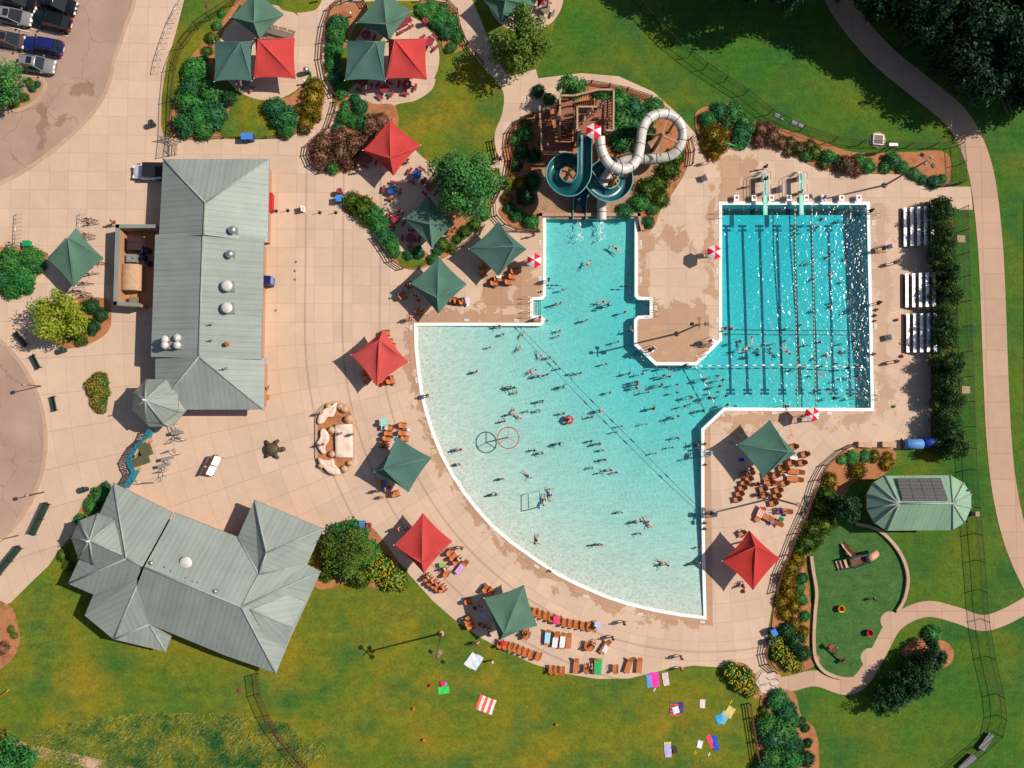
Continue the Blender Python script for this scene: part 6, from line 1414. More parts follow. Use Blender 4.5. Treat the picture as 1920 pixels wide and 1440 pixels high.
towel(1312, 1395, -15, .6, .9, lin(236, 232, 236, .85), 'small white crumpled towel on the lower lawn'); towel(1332, 1390, 25, .6, 1.5, lin(240, 80, 90, .9), 'red rainbow towel on the lower lawn'); towel(1341, 1393, 10, .65, 1.7, lin(46, 80, 190, .9), 'deep blue towel on the lower lawn')
fl = lambda y: .46+(max(0, y-.25)*.55)
towel(1026, 1193, -6, .62, 1.3, lin(170, 216, 236, .88), 'light blue towel on a sun lounger', lay=lambda y: .47); towel(1040, 1203, -8, .62, 1.1, WT, 'white towel on the second sun lounger', lay=lambda y: .47); towel(1054, 1200, -8, .62, 1.5, lin(240, 240, 236, .85), 'white towel with dark toy on a sun lounger', lay=lambda y: .47)
towel(1120, 1247, -4, .85, 1.9, lin(56, 170, 100, .9), 'green towel draped over a sun lounger', lay=lambda y: .5); towel(1134, 1215, -30, .6, .8, lin(240, 220, 224, .85), 'white towel across a slanted sun lounger', lay=lambda y: .47); towel(862, 1066, -40, .65, 1.2, lin(206, 160, 212, .9), 'lilac towel on a sun lounger', lay=lambda y: .48)
towel(1424, 958, -25, .7, 1.4, (lin(206, 50, 60, .9), lin(240, 230, 232, .85)), 'red and white striped towel on a sun lounger', stripes='x', lay=lambda y: .5); towel(1460, 972, 60, .5, .6, lin(30, 120, 70, .9), 'dark green towel over a lounger back', lay=lambda y: .75); towel(1446, 978, 30, .5, .5, lin(150, 120, 150, .9), 'mauve towel on a sun lounger', lay=lambda y: .47)
towel(720, 790, 10, .9, .7, lin(150, 216, 214, .88), 'aqua towel over the upper chair by the climbing rocks canopy', lay=lambda y: .6); towel(722, 801, 0, .8, .6, lin(160, 220, 220, .88), 'second aqua towel over a chair', lay=lambda y: .6); towel(1041, 1160, 0, .6, .9, lin(232, 60, 130, .9), 'pink towel in the upper chair row', lay=lambda y: .75); towel(1119, 1170, 0, .75, .9, lin(190, 190, 224, .88), 'pale violet towel at the end of the upper chair row', lay=lambda y: .8)
towel(1432, 855+60, 20, .6, .5, lin(40, 60, 190, .9), 'blue bag among the lounge chairs', z=.4, cat='bag'); towel(722, 909, -35, .35, 1.0, lin(60, 140, 200, .9), 'blue towel by the climbing rocks canopy', lay=lambda y: .6); towel(944, 1203, 0, .5, .5, lin(214, 40, 50, .9), 'red towel on a chair under the lower lawn canopy', lay=lambda y: .8); towel(908, 1150, 10, .6, .6, lin(150, 180, 230, .9), 'pale blue shirt on a chair in canopy shade', lay=lambda y: .7)
towel(935, 521, -10, .6, .35, WT, 'white towel on a chair by the slide channel canopy', lay=lambda y: .8); towel(877, 565, 15, .55, .7, lin(232, 210, 224, .88), 'pinkish white towel on a chair by the pool corner canopy', lay=lambda y: .75); towel(1388, 862, 5, .7, .4, lin(30, 60, 210, .9), 'blue bag under the lounge chair canopy', z=.4, cat='bag'); towel(1485, 858, -5, .9, .35, WT, 'white towel behind the lounge chair canopy', lay=lambda y: .6)
towel(829, 1058, 10, .5, .5, lin(120, 190, 50, .9), 'lime green float beside the flower bed canopy', lay=lambda y: .6); towel(1317, 829, 0, .3, .3, lin(230, 230, 230, .88), 'white bag at the pool edge', z=.1, cat='bag'); towel(1459, 957, 10, .6, .8, lin(80, 60, 120, .9), 'violet and teal towel on a sun lounger', lay=lambda y: .47)
for x, y, l, c in ((775, 1328, 'orange ball nearer the green towel', M_ORNG), (794, 1387, 'orange ball in the middle of the lower lawn', M_ORNG), (1043, 1358, 'small orange cone on the lower lawn', M_ORNG), (807, 1285, 'red bag near the green towel', M_REDP), (1676, 762, 'green float on the deck corner of the lap pool', M_GRNP)):
    b = MB(); b.blob((0, 0, .16), .2, int(x), 2, .12, (1, .8, .8)); o = b.build('ball' if c == M_ORNG else 'bag' if c == M_REDP else 'float', c); o.location = at(x, y)+Vector((0, 0, .02)); tag(o, l, 'ball' if c == M_ORNG else 'bag' if c == M_REDP else 'float')
for x, y, l in ((1370, 1316, 'white sandals near the straw yellow towel'), (1329, 1414, 'white sandals on the lower lawn'), (1227, 1293, 'sandals below the hot pink towel'), (1303, 1411, 'yellow sandals on the lower lawn')):
    t = thing('sandals', l, 'sandals', at(x, y), .5)
    for s_ in (-.11, .11): b = MB(); b.box((s_, s_*.4, .04), (.1, .27, .05)); b.build('sandal', M_YEL if 'yellow' in l else M_WPLAS, t)
# bags and kit left beside chairs and tables
rb = random.Random(4); BC = [('dark', M_DARK), ('blue', M_BLUE), ('red', M_REDP), ('white', M_WPLAS), ('teal', M_TEALW), ('grey', M_BLOCKG)]
for x, y in ((1000, 1150), (1016, 1156), (1040, 1163), (1062, 1171), (1088, 1176), (968, 1219), (990, 1227), (1036, 1260), (1100, 1216), (1156, 1258), (848, 1044), (862, 1056), (806, 1092), (823, 1104), (736, 804), (736, 818), (765, 806), (718, 905), (731, 914), (1397, 885), (1440, 884), (1458, 874), (1448, 900), (1424, 920), (1436, 932), (1472, 890), (1470, 964), (852, 570), (876, 572), (966, 515), (928, 538), (785, 563), (756, 548), (728, 635), (738, 720), (716, 722), (690, 712), (900, 1170), (918, 1190), (890, 1140), (760, 170), (728, 178), (800, 90), (738, 408), (778, 452), (690, 306), (1394, 1108), (1680, 600), (1690, 668), (980, 1186)):
    nm_, m_ = rb.choice(BC); b = MB(); b.blob((0, 0, .17), .21, int(x), 2, .3, (1.2, .8, .8)); b.tube([(-.12, 0, .3), (-.05, 0, .42), (.06, 0, .42), (.12, 0, .3)], .02, 5); o = b.build('bag', m_); o.location = at(x, y)+Vector((0, 0, .02)); o.rotation_euler.z = rb.uniform(0, 6.28); tag(o, None, 'bag', 'bags left on the deck'); pend(o, f'small {nm_} bag', x, y, DECKMK)
# ---------------------------------------------------------------- fences
def fence(pts, label, h=1.0, step=2.0, rails=3, mat=None, nm='rail_fence', mesh=False, pw=.12, rad=False):
    P = [W(x, y) for x, y in pts]; t = thing(nm, label, 'fence', P[0], 0, None); mat = mat or M_BROWN
    b = MB(); posts = [P[0]]
    for k in range(len(P)-1):
        a, c = P[k], P[k+1]; n = max(1, round((c-a).length/step))
        for j in range(1, n+1): posts.append(a.lerp(c, j/n))
        for q in range(rails):
            z = h*(q+1)/rails-.06; up = Vector((0, 0, z)); b.bar(a+up, c+up, .05 if not mesh else .045, .1 if not mesh else .045)
    b.build('rail', mat, t, P[0])
    for q in posts[:100]:
        g = MB(); g.bar(q, q+Vector((0, 0, h+.05)), pw); g.build('post', mat, t, P[0])
    if mesh:
        g = MB()
        for k in range(len(P)-1): g.face([P[k]+Vector((0, 0, .05)), P[k+1]+Vector((0, 0, .05)), P[k+1]+Vector((0, 0, h)), P[k]+Vector((0, 0, h))])
        g.build('wire_mesh', M_MESH, t, P[0])
s = NT('chain link'); tr = s.n('BsdfTransparent', {'Color': (1, 1, 1, 1)}); df = s.n('BsdfDiffuse', {'Color': (.02, .022, .02, 1)}); mxs = s.n('MixShader', {0: .20, 1: tr.outputs[0], 2: df.outputs[0]}); s.t.links.new(mxs.outputs[0], s.out.inputs[0]); M_MESH = s.m
fence([(640, 2), (621, 18), (611, 48), (606, 80), (604, 110), (612, 150), (630, 182)], 'brown rail fence round the second patio shrubs', 1.0, 1.9)
fence([(634, 190), (628, 212), (618, 240), (600, 258), (580, 274), (577, 290), (586, 310), (606, 324)], 'brown rail fence round the pink shrubs'); fence([(640, 8), (660, 1), (680, 2), (688, 14)], 'short brown rail fence at the mulch top'); fence([(788, 2), (810, -2), (838, 4), (858, 24), (864, 55), (876, 84)], 'brown rail fence beside the path from the top')
fence([(705, 445), (722, 468), (735, 490), (756, 504)], 'brown rail fence below the bush strip'); fence([(878, 84), (892, 105), (906, 122)], 'brown rail fence at the lawn path bend'); fence([(925, 264), (928, 280), (932, 296)], 'short rail fence beside the large leafy tree')
fence([(1000, 214), (975, 226), (958, 248), (955, 275), (960, 300), (955, 330), (942, 352), (928, 380), (930, 405), (945, 422), (968, 432), (1010, 434)], 'brown rail fence between slide path and slide bed', 1.0, 1.8)
fence([(1088, 158), (1108, 157), (1142, 163), (1176, 170), (1220, 185)], 'brown rail fence behind the slide tower'); fence([(1293, 262), (1299, 285), (1296, 310)], 'short rail fence outside the tube slide loop'); fence([(850, 470), (870, 462), (900, 440), (908, 425)], 'rail fence along the mulch by the slide path')
fence([(1602, 832), (1580, 842), (1545, 872), (1530, 900), (1520, 930), (1508, 960), (1490, 1000), (1475, 1040), (1460, 1075), (1452, 1110)], 'brown rail fence between lounge deck and play turf shrubs', 1.0, 2.0); fence([(1437, 1200), (1433, 1225), (1438, 1245), (1452, 1258)], 'brown rail fence by the yellow flowers')
fence([(1404, 1318), (1408, 1345), (1415, 1390), (1424, 1450)], 'brown rail fence along the lower green shrubs', 1.0, 2.2); fence([(530, 258), (470, 259), (420, 259), (370, 259)], 'low brown rail fence under the first patio lawn', .5, 2.4, 1)
CHN = M_DARK
fence([(500, -40), (440, 10), (395, 38), (372, 55), (345, 90), (330, 130), (324, 190), (322, 258), (318, 292)], 'black chain link fence beside the first patio bed', 1.8, 3.0, 2, CHN, 'chain_fence', True, .07)
fence([(1130, -30), (1200, 20), (1262, 85), (1320, 130), (1395, 178), (1440, 215), (1500, 245), (1560, 266), (1610, 272), (1700, 276), (1793, 275)], 'black chain link fence across the upper park lawn', 1.8, 3.0, 2, CHN, 'chain_fence', True, .07)
fence([(1793, 275), (1796, 310), (1797, 345)], 'short chain link fence at the mulch corner', 1.8, 2, 2, CHN, 'chain_fence', True, .07); fence([(1800, 392), (1804, 520), (1809, 660), (1813, 800), (1816, 880), (1822, 950), (1830, 1050), (1838, 1160), (1850, 1230), (1866, 1300), (1870, 1340), (1862, 1372), (1830, 1400), (1780, 1440), (1740, 1480)], 'long black chain link fence behind the hedge and shelter', 1.8, 3.0, 2, CHN, 'chain_fence', True, .07)
fence([(484, 1262), (488, 1300), (505, 1340), (520, 1368), (545, 1400), (590, 1450), (640, 1490)], 'brown chain link fence from the concession roof down the lawn', 1.7, 2.4, 2, M_BROWN, 'chain_fence', True, .07)
fence([(1745, 352), (1760, 350), (1786, 347), (1798, 346)], 'steel gate fence across the deck exit above the hedge', 1.2, 1.0, 3, M_DARK, 'gate_fence', False, .05); fence([(303, 262), (322, 264), (334, 270), (332, 290)], 'steel gate frame at the bathhouse upper corner', 1.2, 1.0, 3, M_STEEL, 'gate_fence', False, .05)
# ---------------------------------------------------------------- play area
def curbwall(label, pts):
    P = [W(q.x, q.y) for q in ribbon(pts, 6)]; b = MB(); b.prism([(q.x, q.y) for q in P], -.02, .38); tag(b.build('curb_wall', M_KERB), label, 'wall')
curbwall('low pale curb wall along the play turf shrubs', ((1519, 1042), (1523, 1070), (1529, 1110), (1526, 1150), (1524, 1200), (1528, 1235), (1545, 1258), (1575, 1270), (1600, 1270)))
curbwall('curved pale curb wall from the shelter shade round the play turf', ((1603, 982), (1640, 991), (1668, 1013), (1690, 1045), (1700, 1082), (1694, 1120), (1680, 1146)))
t = thing('play_slide_set', 'tan and brown toddler play structure with two slides', 'play structure', at(1597, 1050), deg(18)); b = MB(); b.box((.4, 0, .95), (2.0, 1.1, .1)); b.build('platform', M_BROWN, t)
b = MB()
for k in range(3): b.box((-1.1-.38*k, 0, .75-.27*k), (.3, 1.1, .1))
b.build('step', M_TANP, t); b = MB()
for x, y in ((-.5, .55), (1.4, .55), (-.5, -.55), (1.4, -.55)): b = MB(); b.cyl((x, y, 0), (x, y, 1.9), .06, .06, 8); b.build('post', pm('teal post', lin(60, 120, 116, .9), .5), t)
b = MB(); b.bar((-.5, .55, 1.6), (1.4, .55, 1.6), .06, .35); b.bar((-.5, -.55, 1.6), (1.4, -.55, 1.6), .06, .35); b.bar((-.5, .6, .9), (-1.9, .6, .35), .07, .3); b.bar((-.5, -.6, .9), (-1.9, -.6, .35), .07, .3); b.build('guard_panel', MATS['teal post'], t)
b = MB(); b.tube([(.0, .5, 1.0), (-.2, 1.2, .75), (-.35, 1.9, .35), (-.4, 2.3, .25)], .36, 9, False, a0=math.pi, a1=2*math.pi, closed=False); b.tube([(.0, .5, 1.03), (-.2, 1.2, .78), (-.35, 1.9, .38), (-.4, 2.3, .28)], .30, 9, False, a0=math.pi, a1=2*math.pi, closed=False); b.build('slide', M_TANP, t)
b = MB(); b.tube([(1.3, 0, 1.25), (1.9, 0, 1.2), (2.3, 0, .95), (2.7, 0, .55)], .48, 12); b.build('crawl_tube', M_TANP, t)
def springseat(px, py, mat, label):
    t = thing('spring_bowl', label, 'play seat', at(px, py), 0, 'round play seats'); b = MB(); b.lathe((0, 0, 0), [(.001, .12), (.18, .14), (.26, .3), (.36, .62), (.40, .6), (.38, .3), (.22, .0)], 16); b.build('bowl', mat, t); b = MB(); b.lathe((0, 0, 0), [(.001, .2), (.2, .22), (.27, .45)], 12); b.build('liner', M_REDP, t)
springseat(1574, 1140, M_YEL, 'yellow orange round play seat on the turf'); springseat(1627, 1185, M_REDP, 'red round play seat on the turf')
t = thing('seesaw', 'brown seesaw with red seat on the play turf', 'seesaw', at(1565, 1223), deg(-48)); b = MB(); b.bar((-1.3, 0, .75), (1.3, 0, .45), .14); b.build('beam', M_BROWN, t); b = MB(); b.box((-1.2, 0, .85), (.45, .45, .25)); b.build('seat', M_REDP, t); b = MB(); b.box((1.2, 0, .6), (.4, .5, .25)); b.bar((1.05, -.3, .8), (1.05, .3, .8), .05); b.build('seat', M_BROWN, t); b = MB(); b.bar((0, -.3, 0), (0, 0, .6), .08); b.bar((0, .3, 0), (0, 0, .6), .08); b.build('fulcrum', M_DARK, t)
# rolled covers and benches by the hedge
for x, y, L, l in ((1707, 832, 2.1, 'light blue rolled pool cover by the hedge'), (1738, 829, 1.9, 'dark blue rolled pool cover half under the hedge')):
    t = thing('pool_cover', l, 'pool cover', at(x, y), 0, 'rolled pool covers'); b = MB(); mt = pm('cover '+l[:5], lin(90, 150, 206, .85) if 'light' in l else lin(24, 50, 150, .85), .5, scale=3); b.tube([(-L/2, 0, .75), (-L/2+.1, 0, .75), (L/2-.1, 0, .75), (L/2, 0, .75)], [.5, .62, .62, .5], 14); b.build('roll', mt, t)
    b = MB()
    for e in (-L/2-.02, L/2+.02): b.bar((e, -.6, 0), (e, 0, .75), .07); b.bar((e, .6, 0), (e, 0, .75), .07); b.bar((e, -.65, .05), (e, .65, .05), .07)
    b.build('stand', M_DARK, t)
for x, l in ((1619, 'tan storage bench farther from the blue covers'), (1664, 'tan storage bench beside the blue covers')): rects('storage_bench', l, 'storage bench', x, 833, [((0, 0, .22), (1.55, .62, .42)), ((0, 0, .46), (1.65, .7, .06)), ((0, .1, .5), (.7, .06, .03))], M_TANP, -.05, 'tan storage benches')
# pads, plates and the scoreboard
p = at(1645, 263); t = thing('utility_pad', 'round concrete pad carrying a pale square hatch', 'utility pad', p); b = MB(); b.lathe((0, 0, 0), [(.001, .08), (1.0, .08), (1.02, 0)], 28); b.build('pad', M_KERB, t); b = MB(); b.box((0, 0, .2), (1.3, 1.3, .24), -.1); b.build('hatch', M_WPLAS, t); b = MB(); b.box((0, 0, .335), (1.05, 1.05, .03), -.1); b.build('hatch_lid', M_GREY, t)
t = thing('scoreboard', 'small pale scoreboard panel facing the lap pool', 'scoreboard', at(1656, 284), 0); b = MB(); b.box((0, 0, 2.0), (1.0, .3, .8)); b.build('panel', M_BLOCKG, t); b = MB(); b.box((0, 0, 2.45), (1.05, .35, .08)); b.build('top', M_WPLAS, t); b = MB(); b.bar((-.35, 0, 0), (-.35, 0, 1.7), .09); b.bar((.35, 0, 0), (.35, 0, 1.7), .09); b.build('post', M_DARK, t)
for x, y, w, l, a, lb in ((1457, 217, .65, .45, -15, 'single grey plate in the grass by the fence'), (1489, 231, .7, .5, -20, 'grey plate touching another plate by the fence'), (1501, 236, .65, .5, -20, 'second of two touching grey plates by the fence'), (1466, 223, .4, .3, -20, 'smallest grey plate in the grass by the fence')): rects('ground_plate', lb, 'plate', x, y, [((0, 0, .05), (w, l, .1)), ((0, 0, .11), (w*.8, l*.8, .02))], pm('lilac grey plate', lin(150, 140, 160, .85), .5), deg(a), 'grey plates by the fence')
for x, y, lb in ((1802, 448, 'square tan drain pad nearer the exit above the hedge'), (1811, 731, 'square tan drain pad beside the lower hedge')): rects('drain_pad', lb, 'drain', x, y, [((0, 0, .03), (1.05, .85, .1)), ((0, 0, .09), (.55, .45, .03))], M_KERB, 0, 'drain pads')
for x, y, a, lb in ((1845, 1389, 52, 'grey slab bench on the park grass nearer the fence bend'), (1810, 1427, 40, 'grey slab bench on the park grass at the frame bottom')): rects('slab_bench', lb, 'bench', x, y, [((0, 0, .42), (2.3, .75, .07)), ((-.9, 0, .2), (.1, .6, .4)), ((.9, 0, .2), (.1, .6, .4))], M_BLOCKG, deg(a), 'grey slab benches')
rects('fountain_unit', 'small tan drinking unit beside the solar roofed shelter', 'drinking fountain', 1824, 962, [((0, 0, .45), (.45, .5, .9)), ((0, 0, .93), (.5, .55, .06))], M_KERB)
for x, y, lb in ((9, 1300, 'outer yellow marker bar at the lawn corner'), (6, 1303, 'inner yellow marker bar at the lawn corner')): rects('marker_bar', lb, 'marker bar', x, y, [((0, 0, .35), (1.6, .1, .06)), ((-.6, 0, .16), (.06, .06, .34)), ((.6, 0, .16), (.06, .06, .34))], M_YEL, deg(40))
rects('marker_bar', 'yellow marker bar beside the corner tree', 'marker bar', 31, 1391, [((0, 0, .35), (1.4, .1, .06)), ((-.5, 0, .16), (.06, .06, .34)), ((.5, 0, .16), (.06, .06, .34))], M_YEL, deg(12))
t = thing('foot_shower', 'steel foot shower posts on the hexagon paving', 'shower', at(1440, 1280)); b = MB()
for a in range(3): b.tube([(0, 0, 0), (0, 0, 1.1), (.35*math.cos(a*2.1), .35*math.sin(a*2.1), 1.2), (.55*math.cos(a*2.1), .55*math.sin(a*2.1), 1.0)], .028, 6)
b.build('pipe', M_CHBR, t); b = MB(); b.bar((.9, .5, 0), (.9, .5, .9), .06); b.bar((.9, .5, .9), (.4, .8, .9), .05); b.build('rail', M_CHBR, t)
t = thing('wind_sock_flag', 'green and red pennant above the golden shrubs', 'flag', at(1346, 279)); b = MB(); b.cyl((0, 0, 0), (0, 0, 2.2), .03, .03, 6); b.build('pole', M_STEEL, t); b = MB(); b.tube([(0, 0, 2.2), (.5, -.12, 2.15), (1.4, -.35, 2.1)], [.16, .14, .08], 8); b.build('cloth', M_GRNP, t); b = MB(); b.blob((-.15, .02, 2.2), .16, 2, 1, .1); b.build('tip', M_ORNG, t)
# ---------------------------------------------------------------- people
SKIN = [pm('skin fair', lin(232, 176, 148, .8), .55, var=.04), pm('skin tan', lin(196, 132, 98, .85), .55, var=.04), pm('skin deep', lin(112, 70, 50, .95), .55, var=.04)]
HAIRS = {'dark': pm('hair dark', (.012, .009, .008, 1), .6), 'brown': pm('hair brown', (.06, .03, .018, 1), .6), 'blond': pm('hair blond', lin(190, 150, 92, .8), .6)}
CLOTH = {'navy': lin(24, 34, 86, .9), 'red': lin(206, 32, 44, .9), 'black': (.012, .012, .015, 1), 'teal': lin(24, 150, 160, .9), 'pink': lin(236, 70, 130, .9), 'white': lin(236, 232, 230, .82), 'blue': lin(40, 90, 200, .9), 'green': lin(30, 130, 70, .9), 'coral': lin(240, 110, 96, .9), 'violet': lin(110, 70, 170, .9)}
CLM = {k: pm('cloth '+k, v, .8) for k, v in CLOTH.items()}
def V(*a): return Vector(a)
POSES = {'stand': (((0, .2, -1), (.2, .05, -1)), ((0, .2, -1), (.2, .05, -1)), ((0, .06, -1), (0, 0, -1)), ((0, .06, -1), (0, 0, -1))),
 'walk': (((.5, .15, -1), (.7, 0, -.8)), ((-.5, .15, -1), (-.1, .05, -1)), ((-.35, .04, -1), (-.55, 0, -.9)), ((.5, .04, -1), (.1, 0, -1))),
 'wade': (((.5, .6, -.5), (.8, .1, .0)), ((.2, .8, -.6), (.7, .4, .0)), ((.1, .1, -1), (0, 0, -1)), ((-.1, .1, -1), (-.2, 0, -1))),
 'dip': (((.45, .35, -.75), (.8, -.1, -.2)), ((.25, .4, -.85), (.7, 0, -.3)), ((.1, .1, -1), (0, 0, -1)), ((-.1, .1, -1), (-.2, 0, -1))),
 'swim': (((.1, .55, .9), (.1, -.1, 1)), ((.1, .9, -.2), (.1, .5, .6)), ((0, .1, -1), (.05, 0, -1)), ((.05, .2, -1), (-.3, 0, -1))),
 'float': (((0, 1, .25), (0, 1, .1)), ((0, 1, .15), (0, .9, .3)), ((0, .25, -1), (0, .1, -1)), ((0, .2, -1), (0, .05, -1))),
 'sit': (((.3, .2, -1), (1, -.1, -.1)), ((.3, .2, -1), (1, -.1, -.1)), ((1, .12, -.05), (.1, 0, -1)), ((1, .2, -.05), (.25, 0, -1))),
 'recline': (((.3, .35, -1), (.9, 0, -.4)), ((.1, .5, -.9), (.9, .1, -.2)), ((1, .1, .35), (1, 0, -.5)), ((1, .15, .05), (1, 0, -.15)))}
def joints(pose):
    J = {'pel': V(0, 0, .95), 'ab': V(-.01, 0, 1.10), 'ch': V(0, 0, 1.28), 'uc': V(0, 0, 1.37), 'nk': V(0, 0, 1.46), 'jw': V(.03, 0, 1.525), 'hd': V(.012, 0, 1.60), 'tp': V(-.005, 0, 1.665), 'ns': V(.125, 0, 1.58)}
    p = POSES[pose]; tilt = math.radians(-48) if pose == 'recline' else math.radians(-8) if pose == 'sit' else 0
    if tilt:
        for k in J:
            if k != 'pel': J[k] = J['pel']+Matrix.Rotation(tilt, 3, 'Y') @ (J[k]-J['pel'])
    rot = Matrix.Rotation(tilt, 3, 'Y')
    for s, nm, arm, leg in ((1, 'L', p[0], p[2]), (-1, 'R', p[1], p[3])):
        f = lambda v: V(v[0], v[1]*s, v[2]).normalized()
        sh = J['pel']+rot @ V(0, s*.175, .43); el = sh+f(arm[0])*.28; wr = el+f(arm[1])*.24; d = f(arm[1]); pa = wr+d*.06; J['sh'+nm], J['el'+nm], J['wr'+nm], J['pa'+nm] = sh, el, wr, pa
        sd = d.cross(V(0, 0, 1)); sd = sd.normalized() if sd.length > .1 else V(0, 1, 0)
        for q, (o, ln) in enumerate(((-.033, .070), (-.011, .082), (.011, .078), (.033, .060))): J[f'f{q}a{nm}'] = pa+d*.045+sd*o; J[f'f{q}b{nm}'] = pa+d*(.045+ln)+sd*o*1.25+V(0, 0, -.012)
        J['tha'+nm] = wr+d*.035+sd*.045*s; J['thb'+nm] = wr+d*.075+sd*.075*s
        hp = J['pel']+V(0, s*.095, -.06); kn = hp+f(leg[0])*.42; an = kn+f(leg[1])*.41; J['hp'+nm], J['kn'+nm], J['an'+nm] = hp, kn, an; fd = V(1, 0, 0) if f(leg[1]).z < -.5 else V(.3, 0, 1).normalized(); J['he'+nm] = an+V(-.03, 0, -.05) if f(leg[1]).z < -.5 else an; J['to'+nm] = an+fd*.17+V(0, 0, -.05 if f(leg[1]).z < -.5 else 0)
        J['md'+nm] = hp.lerp(kn, .55)
    if pose == 'swim': J = {k: V(v.z-.95, v.y, -v.x) for k, v in J.items()}
    elif pose == 'float': J = {k: V(v.z-.95, -v.y, v.x) for k, v in J.items()}
    elif pose in ('sit', 'recline'): J = {k: v-V(0, 0, .95-.10) for k, v in J.items()}
    return J
RAD = {'pel': .125, 'ab': .115, 'ch': .135, 'uc': .10, 'nk': .055, 'jw': .065, 'hd': .098, 'tp': .075, 'ns': .014, 'sh': .062, 'el': .042, 'wr': .030, 'pa': .032, 'hp': .095, 'md': .082, 'kn': .056, 'an': .038, 'he': .03, 'to': .028, 'tha': .012, 'thb': .010}
EDG = [('pel', 'ab'), ('ab', 'ch'), ('ch', 'uc'), ('uc', 'nk'), ('nk', 'jw'), ('jw', 'hd'), ('hd', 'tp'), ('hd', 'ns')]
for s_ in 'LR':
    EDG += [('uc', 'sh'+s_), ('sh'+s_, 'el'+s_), ('el'+s_, 'wr'+s_), ('wr'+s_, 'pa'+s_), ('wr'+s_, 'tha'+s_), ('tha'+s_, 'thb'+s_), ('pel', 'hp'+s_), ('hp'+s_, 'md'+s_), ('md'+s_, 'kn'+s_), ('kn'+s_, 'an'+s_), ('an'+s_, 'to'+s_)]
    for q in range(4): EDG += [('pa'+s_, f'f{q}a{s_}'), (f'f{q}a{s_}', f'f{q}b{s_}')]
def skinmesh(name, J, names, grow=1.0):
    E_ = [e for e in EDG if e[0] in names and e[1] in names]; ids = []
    for e in E_:
        for k in e:
            if k not in ids: ids.append(k)
    if 'pel' in ids: ids.remove('pel'); ids.insert(0, 'pel')
    me = bpy.data.meshes.new(name); me.from_pydata([J[k] for k in ids], [(ids.index(a), ids.index(c)) for a, c in E_], []); ob = bpy.data.objects.new(name, me); COL.objects.link(ob)
    ob.modifiers.new('skin', 'SKIN'); sm = ob.modifiers.new('sub', 'SUBSURF'); sm.levels = sm.render_levels = 1
    for i, k in enumerate(ids):
        key = k if k in RAD else k[:-1]; r = RAD.get(key, .0095)*grow; me.skin_vertices[0].data[i].radius = (r, r); me.skin_vertices[0].data[i].use_root = (i == 0)
    dg = bpy.context.evaluated_depsgraph_get(); out = bpy.data.meshes.new_from_object(ob.evaluated_get(dg)); out.name = name
    bpy.data.objects.remove(ob); bpy.data.meshes.remove(me)
    out.polygons.foreach_set('use_smooth', [True]*len(out.polygons)); out.materials.clear(); out.materials.append(SKIN[0]); return out
PM = {}
for ps in POSES:
    J = joints(ps); d = {'body': skinmesh('body', J, set(J))}
    tr_ = {'pel', 'hpL', 'hpR', 'mdL', 'mdR'}
    d['trunks'] = skinmesh('swim_trunks', J, tr_, 1.16); d['suit'] = skinmesh('swimsuit', J, {'pel', 'ab', 'ch', 'uc', 'hpL', 'hpR'}, 1.10); d['shirt'] = skinmesh('shirt', J, {'pel', 'ab', 'ch', 'uc', 'shL', 'shR'}, 1.16)
    up = (J['tp']-J['nk']).normalized(); fw = (J['ns']-J['hd']).normalized(); b = MB(); c = J['hd']+up*.035-fw*.03; b.blob((0, 0, 0), .118, 3, 2, .06); m = Matrix.Translation(c)
    for i, v in enumerate(b.v): b.v[i] = c+Vector((v.x, v.y, v.z))
    d['hair'] = b.mesh('hair', HAIRS['dark']); b2 = MB(); b2.v = list(b.v); b2.f = list(b.f); b2.uv = list(b.uv); b2.mi = list(b.mi); b2.sm = list(b.sm); e = c-up*.13-fw*.07; b2.blob(tuple(e), .095, 5, 2, .1); d['long'] = b2.mesh('hair', HAIRS['dark'])
    PM[ps] = d
ACT = {'dip': 'standing', 'stand': 'standing', 'walk': 'walking', 'wade': 'wading', 'swim': 'swimming', 'float': 'floating', 'sit': 'sitting', 'recline': 'reclining'}
def person(px, py, pose, ang, sc=1., skin=0, wear='trunks', col='navy', hair='dark', long=False, z=0., label=None, marks=None, group=None):
    ob = bpy.data.objects.new('person', PM[pose]['body']); COL.objects.link(ob); recol(ob, SKIN[skin]); p = W(px, py, max(z, 0)); ob.location = (p.x, p.y, z); ob.rotation_euler = (0, 0, deg(ang)); ob.scale = (sc,)*3
    c = bpy.data.objects.new({'trunks': 'swim_trunks', 'suit': 'swimsuit', 'shirt': 'shirt'}[wear], PM[pose][wear]); COL.objects.link(c); c.parent = ob; recol(c, CLM[col])
    if wear == 'shirt': c2 = bpy.data.objects.new('shorts', PM[pose]['trunks']); COL.objects.link(c2); c2.parent = ob; recol(c2, CLM['navy' if col != 'navy' else 'black'])
    h = bpy.data.objects.new('hair', PM[pose]['long' if long else 'hair']); COL.objects.link(h); h.parent = ob; recol(h, HAIRS[hair])
    tag(ob, label, 'person', group)
    if not label:
        it = {'trunks': 'trunks', 'suit': 'swimsuit', 'shirt': 'shirt'}[wear]
        pend(ob, f'{ACT[pose]} {"child" if sc < .85 else "person"} with {hair} hair in {col} {it}', px, py, marks)
    return ob
